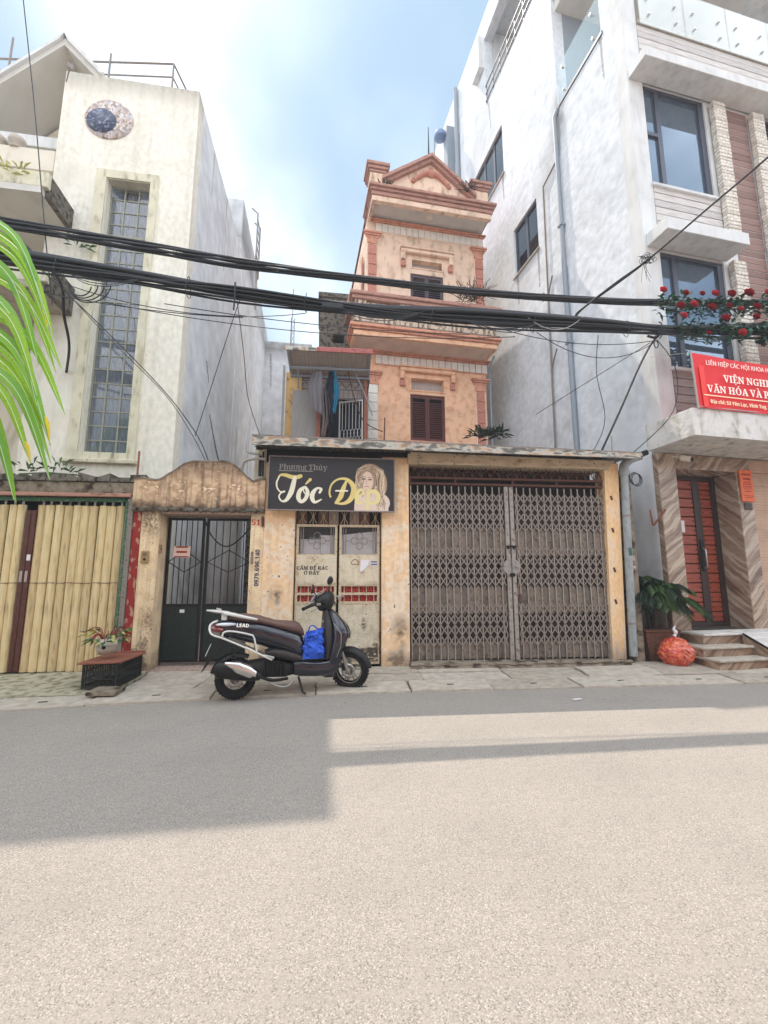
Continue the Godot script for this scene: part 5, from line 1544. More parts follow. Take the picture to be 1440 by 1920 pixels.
func upper_house() -> void:
	var t := thing("orange_house", "narrow orange and peach town house with a small gable on top", "house", Vector3(0.55, 0, -4.7), 6.0)
	var b := B.new()
	b.wall(0.0, 3.42, 3.2, 7.3, -0.25, 0.0, [[1.21, 4.95, 2.19, 6.26], [1.23, 6.38, 2.17, 6.71]])
	obj("lower_wall", b, M["orange_wall"], t)
	b = B.new()
	b.wall(0.0, 3.46, 7.3, 11.36, -0.25, 0.0, [[1.25, 8.4, 2.22, 9.86], [1.25, 10.04, 2.22, 10.28]])
	obj("upper_wall", b, M["peach_wall"], t)
	b = B.new()
	b.span(Vector3(0.0, 3.2, -6.0), Vector3(0.25, 11.36, -0.25))
	b.span(Vector3(3.2, 3.2, -6.0), Vector3(3.45, 11.36, -0.25))
	b.span(Vector3(0.25, 3.2, -6.0), Vector3(3.2, 11.36, -5.8))
	obj("side_wall", b, M["peach_wall"], t)
	# pilasters: tiles one above another with open joints
	var wt := one(Vector3(-0.128, 0.006, 0.0), Vector3(0.128, 0.244, 0.028), 0.008).done()
	var nt := one(Vector3(-0.118, 0.006, 0.0), Vector3(0.118, 0.30, 0.028), 0.008).done()
	for q in [[0.03, 0.33, 3.3, 6.7], [3.06, 3.39, 3.3, 6.7], [0.0, 0.30, 7.4, 10.6], [3.16, 3.46, 7.4, 10.6]]:
		b = B.new()
		b.span(Vector3(q[0], q[2], 0.0), Vector3(q[1], q[3], 0.03), 0.006)
		obj("pilaster", b, M["peach_wall"], t)
	for i in 12:
		obj("pilaster_tile", wt, M["white_tile"], t, Vector3(0.18, 3.42 + 0.25 * i, 0.028))
	for i in 10:
		obj("pilaster_tile", nt, M["brick_tile"], t, Vector3(3.225, 3.36 + 0.312 * i, 0.028))
	for i in 10:
		obj("pilaster_tile", nt, M["brick_tile"], t, Vector3(0.15, 7.44 + 0.312 * i, 0.028))
		obj("pilaster_tile", nt, M["brick_tile"], t, Vector3(3.31, 7.44 + 0.312 * i, 0.028))
		obj("pilaster_tile", nt, M["brick_tile"], t, Vector3(-0.028, 7.44 + 0.312 * i, -0.6), Basis(Vector3.UP, -PI / 2))
	for q in [[0.18, 6.45, 0.16], [3.225, 6.5, 0.16], [0.15, 10.6, 0.15], [3.31, 10.6, 0.15]]:
		b = B.new()
		b.span(Vector3(q[0] - q[2] + 0.01, q[1] - 0.02, 0.0), Vector3(q[0] + q[2] - 0.01, q[1] + 0.18, 0.05), 0.006)
		moulding(b, q[0] - q[2], q[0] + q[2], q[1] + 0.18, [[0.06, 0.04], [0.05, 0.07], [0.06, 0.10]])
		obj("capital", b, M["orange_trim"], t)
	# dentil bands
	var dt := one(Vector3(-0.080, 0.0, 0.0), Vector3(0.080, 0.25, 0.02), 0.005).done()
	for q in [[7.02, 0.34, 0.0], [10.99, 0.335, 0.02]]:
		b = B.new()
		b.span(Vector3(0.24, q[0] - 0.02, 0.0), Vector3(3.47, q[0] + 0.30, 0.012))
		obj("dentil_ground", b, M["orange_trim"] if q[0] < 8 else M["peach_wall"], t)
		for i in 18:
			obj("dentil_tile", dt, M["white_tile"], t, Vector3(0.335 + 0.1785 * i, q[0] + 0.015, 0.012))
		b = B.new()
		moulding(b, 0.2, 3.46, q[0] + 0.285, [[0.05, 0.05], [0.045, 0.09]])
		obj("band_moulding", b, M["orange_trim"], t)
	# first-floor window
	for q in [[1.2, 2.2, 4.95, 6.26, 6.38, 6.71, "shutter_brown"], [1.25, 2.22, 8.4, 9.86, 10.04, 10.28, "shutter_grey"]]:
		var xa: float = q[0]
		var xb: float = q[1]
		b = B.new()
		b.wall(xa, xb, q[2], q[3], -0.1, -0.03, [[xa + 0.03, q[2] + 0.03, xb - 0.03, q[3] - 0.03]])
		obj("shutter_frame", b, M[q[6]], t)
		for s in 2:
			var x0 := lerpf(xa + 0.03, xb - 0.03, s * 0.5) + 0.004
			var x1 := lerpf(xa + 0.03, xb - 0.03, s * 0.5 + 0.5) - 0.004
			b = B.new()
			b.wall(x0, x1, q[2] + 0.03, q[3] - 0.03, -0.075, -0.035, [[x0 + 0.05, q[2] + 0.09, x1 - 0.05, q[3] - 0.09]])
			var sh := obj("shutter", b, M[q[6]], t)
			b = B.new()
			var n := int((q[3] - q[2] - 0.2) / 0.062)
			for k in n:
				b.box(Vector3((x0 + x1) / 2, q[2] + 0.11 + k * 0.062, -0.058), Vector3(x1 - x0 - 0.1, 0.058, 0.008), 0, Basis(Vector3.RIGHT, -0.75))
			stuff(obj("louvre_slats", b, M[q[6]], sh))
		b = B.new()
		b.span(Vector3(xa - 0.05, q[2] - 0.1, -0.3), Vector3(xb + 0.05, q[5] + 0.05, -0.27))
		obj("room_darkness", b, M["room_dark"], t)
		b = B.new()
		b.wall(xa, xb, q[4] - 0.03, q[5] + 0.03, 0.0, 0.02, [[xa + 0.04, q[4], xb - 0.04, q[5]]])
		obj("transom_frame", b, M["peach_wall"] if q[2] > 7 else M["orange_wall"], t)
		b = B.new()
		b.span(Vector3(xa + 0.02, q[4] - 0.01, -0.16), Vector3(xb - 0.02, q[5] + 0.01, -0.15))
		obj("transom_glass", b, M["zinc_shade"], t)
		var hy: float = q[5] + 0.1
		b = B.new()
		b.span(Vector3(xa - 0.28, hy + 0.05, 0.0), Vector3(xb + 0.28, hy + 0.16, 0.12), 0.02)
		b.span(Vector3(xa - 0.31, hy + 0.162, 0.0), Vector3(xb + 0.31, hy + 0.205, 0.16), 0.012)
		for x in [xa - 0.28, xb + 0.16]:
			b.span(Vector3(x, hy - 0.17, 0.0), Vector3(x + 0.12, hy + 0.048, 0.118), 0.018)
		obj("window_hood", b, M["orange_wall"] if q[2] < 7 else M["peach_wall"], t)
		for x in [xa - 0.28, xb + 0.14]:
			b = B.new()
			b.span(Vector3(x, hy - 0.36, 0.0), Vector3(x + 0.14, hy - 0.19, 0.07), 0.012)
			obj("hood_bracket", b, M["brick_tile"], t)
		b = B.new()
		b.span(Vector3(xa - 0.05, q[2] - 0.06, -0.02), Vector3(xb + 0.05, q[2], 0.06), 0.008)
		obj("window_sill", b, M["orange_trim"], t)
	# lower cornice and balcony
	b = B.new()
	b.span(Vector3(-0.42, 7.39, 0.0), Vector3(3.40, 7.45, 0.72))
	obj("soffit", b, M["soffit_pink"], t)
	b = B.new()
	b.span(Vector3(-0.44, 7.37, 0.70), Vector3(3.42, 7.495, 0.78), 0.008)
	b.span(Vector3(-0.44, 7.371, 0.0), Vector3(-0.36, 7.494, 0.699), 0.006)
	b.span(Vector3(3.34, 7.371, 0.0), Vector3(3.42, 7.494, 0.699), 0.006)
	obj("cornice_band", b, M["orange_wall"], t)
	b = B.new()
	for p in [[7.50, 0.07, 0.82, 0.05], [7.57, 0.08, 0.88, 0.1]]:
		b.span(Vector3(-0.44 - p[3], p[0], p[2] - 0.1), Vector3(3.42 + p[3], p[0] + p[1] - 0.002, p[2]), 0.01)
		b.span(Vector3(-0.44 - p[3], p[0] + 0.001, 0.0), Vector3(-0.36 - p[3] * 0.5, p[0] + p[1] - 0.003, p[2] - 0.101), 0.01)
		b.span(Vector3(3.34 + p[3] * 0.5, p[0] + 0.001, 0.0), Vector3(3.42 + p[3], p[0] + p[1] - 0.003, p[2] - 0.101), 0.01)
	obj("lower_cornice", b, M["orange_trim"], t)
	b = B.new()
	b.span(Vector3(-0.5, 7.651, -0.1), Vector3(3.48, 7.70, 0.86), 0.01)
	obj("balcony_deck", b, M["concrete_old"], t)
	b = B.new()
	b.span(Vector3(-0.3, 7.70, 0.66), Vector3(3.28, 8.30, 0.74), 0.006)
	obj("balcony_parapet", b, M["parapet_stained"], t)
	for x in [-0.42, 0.75, 1.95, 3.1]:
		b = B.new()
		b.span(Vector3(x, 7.70, 0.6), Vector3(x + 0.3, 8.32, 0.80), 0.012)
		obj("parapet_post", b, M["parapet_stained"], t)
	b = B.new()
	b.span(Vector3(-0.5, 8.32, 0.56), Vector3(3.5, 8.42, 0.84), 0.012)
	b.span(Vector3(-0.55, 8.422, 0.52), Vector3(3.55, 8.52, 0.89), 0.015)
	obj("parapet_coping", b, M["trim_stained"], t)
	b = B.new()
	b.span(Vector3(-0.55, 8.30, -0.4), Vector3(-0.2, 8.62, 0.5), 0.012)
	b.span(Vector3(-0.42, 7.70, -0.5), Vector3(-0.3, 8.30, 0.59), 0.006)
	obj("side_parapet", b, M["trim_stained"], t)
	# top cornice
	b = B.new()
	b.span(Vector3(0.06, 11.42, 0.0), Vector3(3.40, 11.48, 0.70))
	obj("top_soffit", b, M["soffit"], t)
	b = B.new()
	for p in [[11.30, 0.14, 0.74, 0.0, 0], [11.44, 0.11, 0.78, 0.03, 1], [11.55, 0.07, 0.83, 0.07, 1], [11.62, 0.08, 0.89, 0.11, 1]]:
		if p[4] == 0: continue
		b.span(Vector3(0.03 - p[3], p[0], p[2] - 0.12), Vector3(3.42 + p[3], p[0] + p[1] - 0.002, p[2]), 0.01)
		b.span(Vector3(0.03 - p[3], p[0] + 0.001, -0.3), Vector3(0.11 - p[3] * 0.5, p[0] + p[1] - 0.003, p[2] - 0.121), 0.01)
		b.span(Vector3(3.34 + p[3] * 0.5, p[0] + 0.001, -0.3), Vector3(3.42 + p[3], p[0] + p[1] - 0.003, p[2] - 0.121), 0.01)
	obj("top_cornice", b, M["trim_stained"], t)
	b = B.new()
	b.span(Vector3(0.02, 11.28, 0.62), Vector3(3.42, 11.438, 0.745), 0.008)
	b.span(Vector3(0.02, 11.281, 0.0), Vector3(0.10, 11.437, 0.619), 0.006)
	obj("cornice_face", b, M["peach_wall"], t)
	b = B.new()
	b.lathe([Vector2(0, 11.34), Vector2(0.1, 11.35), Vector2(0.13, 11.40), Vector2(0.15, 11.42)], 16, Transform3D(Basis(), Vector3(1.72, 0, 0.36)))
	obj("ceiling_lamp", b, M["camera_white"], t)
	# gable
	b = B.new()
	b.prism([Vector2(0.35, 11.701), Vector2(3.05, 11.701), Vector2(3.05, 11.86), Vector2(1.72, 12.95), Vector2(0.42, 11.98), Vector2(0.35, 11.98)], 0.35, 0.55)
	obj("gable_wall", b, M["peach_wall"], t)
	for q in [[Vector2(1.72, 13.0), Vector2(0.3, 11.99)], [Vector2(1.72, 13.0), Vector2(3.0, 11.95)]]:
		var a: Vector2 = q[0]
		var e: Vector2 = q[1]
		b = B.new()
		b.prism([a + Vector2(0, -0.1), e + Vector2(0, -0.1), e, a], 0.2, 0.66)
		b.prism([a + Vector2(0, 0.002), e + Vector2(0, 0.002), e + Vector2(0, 0.10), a + Vector2(0, 0.10)], 0.15, 0.74)
		obj("gable_coping", b, M["trim_stained"], t)
	for q in [[-0.02, 0.40], [2.92, 3.38]]:
		b = B.new()
		b.span(Vector3(q[0], 11.70, 0.2), Vector3(q[1], 12.22, 0.66), 0.012)
		obj("corner_pier", b, M["peach_wall"], t)
		b = B.new()
		moulding(b, q[0], q[1], 12.22, [[0.07, 0.03], [0.09, 0.07], [0.09, 0.11]], 0.66, 0.14)
		obj("pier_cap", b, M["trim_stained"], t)
	# swag ornament
	b = B.new()
	for s in [-1, 1]:
		b.tube(curve([Vector3(1.72, 12.56, 0.57), Vector3(1.72 + s * 0.16, 12.55, 0.575), Vector3(1.72 + s * 0.34, 12.42, 0.575), Vector3(1.72 + s * 0.50, 12.28, 0.57)], 4), [0.075, 0.085, 0.07, 0.09, 0.065, 0.085, 0.06, 0.07, 0.055, 0.07, 0.05, 0.06, 0.07], 8)
		b.ball(Vector3(1.72 + s * 0.52, 12.25, 0.57), Vector3(0.07, 0.06, 0.05))
	b.ball(Vector3(1.72, 12.58, 0.58), Vector3(0.12, 0.13, 0.06))
	b.ball(Vector3(1.72, 12.72, 0.58), Vector3(0.06, 0.07, 0.05))
	obj("swag", b, M["brick_tile"], t)
	b = B.new()
	b.tube([Vector3(1.72, 13.05, 0.4), Vector3(1.72, 14.3, 0.4)], [0.03, 0.01], 6)
	b.ball(Vector3(1.72, 13.3, 0.4), Vector3(0.05, 0.08, 0.05))
	obj("lightning_rod", b, M["iron_black"], t)
	b = B.new() # roof behind the gable
	b.prism([Vector2(0.0, 11.72), Vector2(3.45, 11.72), Vector2(1.72, 12.9)], -6.0, 0.34)
	obj("roof", b, M["tile_roof"], t)
	b = B.new() # rain pipe on the right edge
	b.tube([Vector3(3.52, 3.4, 0.05), Vector3(3.52, 7.2, 0.05), Vector3(3.6, 7.5, 0.2)], 0.03, 7)
	obj("rain_pipe", b, M["lead_grey"], t)
	# old stair block on the left
	var sb := thing("old_stair_block", "black-stained concrete block beside the orange house with a hole in it", "concrete block", Vector3(-0.15, 0, -5.0), 3.0)
	b = B.new()
	b.wall(-0.58, 0.72, 3.2, 9.05, -1.6, 0.0, [[-0.2, 7.72, 0.1, 8.0]])
	obj("wall", b, M["concrete_dark"], sb)
	b = B.new()
	b.span(Vector3(-0.62, 9.051, -1.65), Vector3(0.76, 9.2, 0.05), 0.015)
	obj("cap", b, M["concrete_dark"], sb)
	b = B.new()
	b.span(Vector3(-0.3, 7.6, -0.8), Vector3(0.3, 8.2, -0.7))
	obj("hole_back", b, M["hole"], sb)


func side_shack() -> void:
	# lean-to room on the shop's roof
	var t := thing("rooftop_room", "lean-to room with barred front and sheet awning on the shop roof", "room", Vector3(-1.25, 3.3, -3.6))
	var b := B.new()
	b.span(Vector3(-0.13, 0.0, -0.12), Vector3(0.235, 2.85, 0.0), 0.008)
	obj("yellow_wall", b, M["yellow_wall"], t)
	b = B.new()
	b.span(Vector3(0.0, 0.0, -1.5), Vector3(0.06, 2.85, -0.121))
	b.span(Vector3(0.0, 0.0, -1.6), Vector3(1.85, 2.85, -1.5))
	b.span(Vector3(0.0, 2.8, -1.6), Vector3(1.85, 2.86, -0.12))
	obj("room_shell", b, M["cloth_brown"], t)
	b = B.new()
	b.span(Vector3(1.70, 0.0, -0.1), Vector3(1.78, 2.9, 0.02), 0.008)
	b.span(Vector3(0.235, 2.72, -0.06), Vector3(1.7, 2.85, 0.0), 0.006)
	obj("frame_post", b, M["old_wood"], t)
	# barred window over the door: bars, arches, bars
	b = B.new()
	for i in 14:
		var x := 0.27 + i * 0.106
		b.bar(Vector3(x, 2.66, -0.02), Vector3(x, 2.82, -0.02), 0.011, 0.011)
		b.bar(Vector3(x, 2.26, -0.02), Vector3(x, 2.46, -0.02), 0.011, 0.011)
		if i % 2 == 0 and i < 13:
			for up in [1.0, -1.0]:
				var pts := []
				for k in 9:
					var a := PI * k / 8.0
					pts.append(Vector3(x + 0.053 * (1.0 if up > 0 else 3.0) - 0.10 * cos(a), 2.56 - up * 0.10 + up * 0.15 * sin(a), -0.012 if up > 0 else -0.004))
				b.tube(pts, 0.0065, 5)
	for y in [2.25, 2.46, 2.66, 2.81]:
		b.bar(Vector3(0.24, y, -0.016), Vector3(1.70, y, -0.016), 0.012, 0.012)
	obj("window_grille", b, M["frame_grey"], t)
	b = B.new()
	b.span(Vector3(0.24, 2.28, -0.16), Vector3(1.7, 2.84, -0.14))
	obj("window_blind", b, M["zinc_shade"], t)
	b = B.new()
	b.span(Vector3(0.9, 0.0, -0.5), Vector3(1.7, 2.28, -0.48))
	obj("room_darkness", b, M["cloth_navy"], t)
	# half-open barred door
	var d := B.new()
	d.wall(0.0, 0.60, 0.0, 1.52, -0.012, 0.012, [[0.025, 0.03, 0.575, 1.49]])
	for i in 6:
		var x := 0.09 + i * 0.085
		d.bar(Vector3(x, 0.02, 0), Vector3(x, 0.58, 0), 0.011, 0.011)
		d.bar(Vector3(x, 0.83, 0), Vector3(x, 1.5, 0), 0.011, 0.011)
		var pts := []
		for k in 9:
			var a := TAU * k / 8.0
			pts.append(Vector3(x + 0.05 * cos(a), 0.705 + 0.115 * sin(a), 0.0))
		d.tube(pts, 0.006, 5, false)
	obj("barred_door", d, M["rack_white"], t, Vector3(1.68, 0.72, -0.02), Basis(Vector3.UP, PI - 0.35))
	# awning
	obj("awning_sheet", corrugated(-0.05, 1.83, Vector2(-0.05, 2.80), Vector2(0.75, 3.02)), M["zinc_shade"], t)
	b = B.new()
	b.span(Vector3(-0.07, 2.995, 0.735), Vector3(0.62, 3.085, 0.765), 0.006)
	obj("awning_edge", b, M["fascia"], t)
	b = B.new()
	b.span(Vector3(0.62, 2.99, 0.735), Vector3(1.86, 3.10, 0.77), 0.006)
	obj("awning_edge", b, M["red_sheet"], t)
	b = B.new()
	for x in [0.0, 1.8]:
		b.bar(Vector3(x, 2.76, 0.0), Vector3(x, 2.98, 0.72), 0.035, 0.035, 0, Vector3.RIGHT)
	b.bar(Vector3(-0.03, 2.83, 0.3), Vector3(1.83, 2.83, 0.3), 0.04, 0.03)
	b.bar(Vector3(-0.03, 2.745, 0.03), Vector3(1.83, 2.745, 0.03), 0.05, 0.04)
	b.bar(Vector3(0.16, 2.45, 0.01), Vector3(0.16, 2.8, 0.28), 0.03, 0.03, 0, Vector3.RIGHT)
	obj("awning_frame", b, M["lead_grey"], t)
	b = B.new()
	b.tube([Vector3(-0.17, 0.0, 0.1), Vector3(-0.17, 2.95, 0.1)], 0.028, 7)
	obj("drain_pipe", b, M["wire_pale"], t)
	# leaning corrugated sheet
	var c := corrugated(-0.28, 0.28, Vector2(0.0, 1.80), Vector2(0.12, 0.0), 0.05, 0.008)
	var sh := obj("corrugated_sheet", c, M["zinc_sheet"], self, Vector3(-0.93, 3.86, -3.5))
	sh.rotation_degrees.y = 4
	tag(sh, "grey corrugated sheet leaning in front of the yellow wall on the shop roof", "metal sheet")
	var wd := obj("wooden_board", one(Vector3(-0.05, 0, -0.02), Vector3(0.05, 1.75, 0.02), 0.006), M["old_wood"], self, Vector3(-0.60, 3.6, -3.38))
	tag(wd, "pale wooden board standing upright beside the leaning corrugated sheet", "board")
	# washing on a line under the awning
	for q in [["hanging_shirt", "crumpled grey shirt hanging under the awning, leftmost of the washing", "cloth_grey", -0.62, 5.95, 0.30, 0.95, 3], ["hanging_towel", "brown-grey cloth hanging low between the grey shirt and the blue clothes", "cloth_brown", -0.44, 5.6, 0.15, 1.15, 5], ["hanging_trousers", "dark navy trousers hanging under the awning beside the blue top", "cloth_navy", -0.34, 5.98, 0.20, 1.15, 8], ["hanging_blouse", "bright blue and black top hanging rightmost of the washing", "cloth_teal", -0.22, 6.0, 0.11, 1.0, 11]]:
		var r := RandomNumberGenerator.new()
		r.seed = q[7]
		var m := B.new()
		var nx := 8
		var ny := 12
		var g := []
		for j in ny + 1:
			var row := []
			for i in nx + 1:
				var u := float(i) / nx - 0.5
				var v := float(j) / ny
				var w: float = q[5] * (0.55 + 0.6 * minf(v * 3.0, 1.0) - 0.35 * v * v)
				row.append(Vector3(u * w + 0.03 * sin(v * 5 + q[7]), -v * q[6] * (1.0 - 0.22 * absf(u) * sin(q[7] + u * 5)), 0.045 * sin(u * 16 + q[7] + v * 2.0) + r.randf_range(-0.008, 0.008)))
			g.append(row)
		for j in ny:
			for i in nx:
				m.quad(g[j + 1][i], g[j + 1][i + 1], g[j][i + 1], g[j][i], 1)
		var cl := obj(q[0], m, M[q[2]], self, Vector3(q[3], q[4], -3.12))
		tag(cl, q[1], "clothing", "washing under the awning")
	var hl := B.new()
	hl.tube([Vector3(-1.2, 6.0, -3.12), Vector3(0.45, 6.02, -3.12)], 0.012, 6)
	tag(obj("clothes_rail", hl, M["rail_grey"]), "thin rail under the awning from which the washing hangs", "clothes rail")


func right_building() -> void:
	var t := thing("white_office_building", "tall white building with rough side wall, plank-clad front and glass balustrades", "building", Vector3(5.43, 0, -0.38), 7.5)
	# side wall lies in local x = 0 and runs back along -z: drawn as a wall in (z, y) and turned
	var side := Transform3D(Basis(Vector3(0, 0, 1), Vector3(0, 1, 0), Vector3(-1, 0, 0)), Vector3.ZERO) # wall x -> z, wall z -> -x
	var b := B.new()
	b.xf = side
	# openings as [z0, y0, z1, y1]
	var holes := [[-4.45, 9.9, -3.25, 11.38], [-6.85, 13.75, -4.83, 15.5], [-2.14, 12.88, -0.6, 16.2], [-7.2, 10.7, -6.5, 12.2], [-5.76, 17.3, -2.84, 20.0]]
	b.wall(-14.0, -0.3, 0.0, 21.0, 0.0, -0.3, holes)
	obj("side_wall", b, M["stucco"], t)
	b = B.new()
	b.span(Vector3(-0.04, 3.862, -0.3), Vector3(0.30, 16.2, 0.0), 0.012)
	obj("corner_pier", b, M["trim_white"], t)
	b = B.new()
	b.span(Vector3(0.3, 0.0, -14.0), Vector3(9.0, 20.9, -13.7))
	b.span(Vector3(8.7, 0.0, -13.7), Vector3(9.0, 20.9, -0.6))
	for y in [3.55, 7.5, 12.1, 16.2, 20.6]:
		b.span(Vector3(0.301, y, -13.7), Vector3(8.7, y + 0.25, -0.55 if y < 12 else -2.4 if y > 16.5 else -0.36))
	b.span(Vector3(0.301, 0.0, -6.0), Vector3(8.7, 20.5, -5.8))
	obj("inner_floors", b, M["trim_white"], t)
	# side windows
	for q in [[-4.45, 9.9, -3.25, 11.38, 2], [-6.85, 13.75, -4.83, 15.5, 3], [-7.2, 10.7, -6.5, 12.2, 1]]:
		b = B.new()
		b.xf = side
		var n: int = q[4]
		var hs := []
		for i in n:
			hs.append([lerpf(q[0], q[2], float(i) / n) + 0.05, q[1] + 0.06, lerpf(q[0], q[2], (i + 1.0) / n) - 0.05, q[3] - 0.06])
		b.wall(q[0], q[2], q[1], q[3], -0.12, -0.06, hs)
		var f := obj("side_window", b, M["frame_grey"], t)
		for h in hs:
			b = B.new()
			b.xf = side
			b.span(Vector3(h[0] - 0.01, h[1] - 0.01, -0.095), Vector3(h[2] + 0.01, h[3] + 0.01, -0.085))
			obj("pane", b, M["pane_dark"], f)
		b = B.new()
		b.xf = side
		b.span(Vector3(q[0] - 0.08, q[1] - 0.05, -0.14), Vector3(q[2] + 0.05, q[1] - 0.001, 0.05), 0.006)
		obj("side_sill", b, M["concrete"], t)
	# glazed recess on the side
	b = B.new()
	b.xf = side
	b.span(Vector3(-2.14, 12.9, -0.06), Vector3(-0.6, 14.0, -0.045))
	obj("side_balustrade", b, M["clear_glass"], t)
	b = B.new()
	b.xf = side
	b.span(Vector3(-2.2, 12.80, -0.2), Vector3(-0.55, 12.879, 0.03), 0.005)
	obj("recess_ledge", b, M["frame_grey"], t)
	b = B.new()
	b.xf = side
	b.span(Vector3(-2.6, 12.3, -2.2), Vector3(-2.141, 16.2, -0.301))
	obj("recess_wall", b, M["lead_grey"], t)
	for q in [[-1.9, 13.1], [-0.85, 13.1], [-1.9, 13.75], [-0.85, 13.75]]:
		b = B.new()
		b.xf = side
		b.lathe([Vector2(0, 0.03), Vector2(0.03, 0.03), Vector2(0.03, -0.045)], 10, Transform3D(Basis(Vector3.RIGHT, PI / 2), Vector3(q[0], q[1], -0.02)))
		obj("standoff", b, M["steel"], t)
	# upper terrace rail far back on the side
	b = B.new()
	b.xf = side
	for y in [17.45, 17.75, 18.05]:
		b.bar(Vector3(-5.76, y, 0.01), Vector3(-2.84, y, 0.01), 0.03, 0.03)
	for i in 7:
		b.bar(Vector3(-5.7 + i * 0.47, 17.3, 0.0), Vector3(-5.7 + i * 0.47, 18.1, 0.0), 0.03, 0.02)
	obj("terrace_rail", b, M["frame_grey"], t)
	b = B.new()
	b.xf = side
	b.span(Vector3(-5.76, 17.3, -1.6), Vector3(-2.84, 20.0, -1.5))
	obj("terrace_wall", b, M["lead_grey"], t)
	b = B.new()
	b.xf = side
	b.span(Vector3(-5.4, 18.2, -1.49), Vector3(-4.6, 19.6, -1.45))
	obj("terrace_window", b, M["pane_dark"], t)
	b = B.new()
	b.xf = side
	b.span(Vector3(-6.4, 18.9, -0.3), Vector3(-5.8, 20.2, 0.2))
	obj("terrace_box", b, M["trim_white"], t)
	# pipes on the side
	b = B.new()
	b.tube([Vector3(-0.07, 0.6, -2.2), Vector3(-0.07, 12.62, -2.2), Vector3(-0.03, 12.78, -2.13), Vector3(0.1, 12.82, -2.05)], 0.055, 9)
	for y in [3.5, 6.6, 9.6]:
		b.span(Vector3(-0.14, y, -2.27), Vector3(0.0, y + 0.05, -2.13))
	obj("drain_pipe", b, M["lead_grey"], t)
	b = B.new()
	b.tube([Vector3(-0.05, 4.0, -3.0), Vector3(-0.05, 11.3, -2.85), Vector3(-0.03, 11.5, -2.3)], 0.022, 7)
	b.tube([Vector3(-0.05, 8.2, -2.95), Vector3(-0.12, 8.6, -2.6)], 0.02, 6)
	b.tube([Vector3(-0.05, 6.3, -2.98), Vector3(-0.12, 6.7, -2.6)], 0.02, 6)
	obj("conduit", b, M["rail_grey"], t)
	b = B.new()
	b.tube([Vector3(-0.1, 15.0, -8.1), Vector3(-0.1, 20.9, -8.1)], 0.09, 8)
	b.span(Vector3(-0.35, 14.0, -8.9), Vector3(0.0, 19.6, -8.5))
	obj("rear_pipe", b, M["lead_grey"], t)
	# ---- front
	var put_planks := func(x0: float, x1: float, y0: float, y1: float, z: float, m1: String, m2: String, hgt: float) -> void:
		var n := int(round((y1 - y0) / hgt))
		var hh := (y1 - y0) / n
		var p := B.new()
		p.span(Vector3(x0, 0.006, -0.03), Vector3(x1, hh - 0.006, 0.0), 0.006)
		var pm := p.done()
		for i in n:
			obj("plank", pm, M[m1 if (i * 7 + int(x0 * 10)) % 3 else m2], t, Vector3(0, y0 + hh * i, z + rng.randf_range(-0.003, 0.003)))
	b = B.new()
	b.wall(0.3, 8.7, 3.9, 12.36, -0.55, -0.03, [[0.28, 8.68, 1.78, 10.95], [0.28, 5.0, 1.78, 7.3], [3.2, 8.68, 4.74, 10.95], [3.2, 5.0, 4.74, 7.3]])
	obj("front_wall", b, M["trim_white"], t)
	put_planks.call(0.305, 5.5, 11.16, 12.34, 0.0, "plank_white", "plank_white_b", 0.148)
	put_planks.call(0.305, 1.86, 7.76, 8.66, 0.0, "plank_white", "plank_white_b", 0.15)
	put_planks.call(0.305, 1.86, 4.05, 4.96, 0.0, "plank_grey", "plank_grey_b", 0.15)
	put_planks.call(2.165, 2.855, 4.05, 10.9, -0.02, "plank_brown", "plank_brown_b", 0.145)
	put_planks.call(3.17, 4.72, 7.35, 8.66, 0.0, "plank_white", "plank_white_b", 0.145)
	# slate-stack pilasters
	var st := one(Vector3(-0.15, 0.003, 0.0), Vector3(0.15, 0.072, 0.11), 0.006).done()
	for x in [2.01, 3.01]:
		for i in 90:
			var y := 4.05 + i * 0.0755
			if y > 7.25 and y < 7.65 and x < 2.5: continue
			if y > 10.85: break
			obj("pilaster_tile", st, M["stone_tile" if (i * 5) % 4 else "stone_tile_b"], t, Vector3(x, y, 0.0 + rng.randf_range(-0.006, 0.006)))
	b = B.new()
	b.span(Vector3(-0.03, 10.93, 0.001), Vector3(6.5, 11.13, 0.42), 0.008)
	obj("upper_ledge", b, M["trim_white"], t)
	b = B.new()
	b.span(Vector3(0.02, 7.31, 0.001), Vector3(1.82, 7.55, 0.45), 0.008)
	obj("lower_ledge", b, M["trim_white"], t)
	for q in [[8.68, 10.95, 0.28], [5.0, 7.3, 0.28], [8.68, 10.95, 3.2], [5.0, 7.3, 3.2]]:
		var y0: float = q[0]
		var y1: float = q[1]
		var x0: float = q[2]
		b = B.new()
		var hs := [[x0 + 0.06, y0 + 0.07, x0 + 0.32, lerpf(y0, y1, 0.53) - 0.04], [x0 + 0.06, lerpf(y0, y1, 0.53) + 0.04, x0 + 0.32, y1 - 0.07], [x0 + 0.42, y0 + 0.07, x0 + 1.38, y1 - 0.07]]
		b.wall(x0, x0 + 1.5, y0, y1, -0.16, -0.06, hs)
		var f := obj("front_window", b, M["frame_grey"], t)
		for h in hs:
			b = B.new()
			b.span(Vector3(h[0] - 0.01, h[1] - 0.01, -0.115), Vector3(h[2] + 0.01, h[3] + 0.01, -0.10))
			obj("pane", b, M["pane_mirror"], f)
		b = B.new()
		b.span(Vector3(x0 + 0.4, y1 - 0.5, -0.28), Vector3(x0 + 1.4, y1 - 0.05, -0.24))
		obj("blind", b, M["plank_grey_b"], f)
		b = B.new()
		b.span(Vector3(x0 - 0.02, y0 - 0.06, -0.1), Vector3(x0 + 1.52, y0 - 0.001, 0.05), 0.006)
		obj("front_sill", b, M["trim_white"], t)
	# roof terrace: glass balustrade, deck edge, canopy
	b = B.new()
	b.span(Vector3(0.301, 12.342, -0.35), Vector3(6.5, 12.42, 0.03), 0.005)
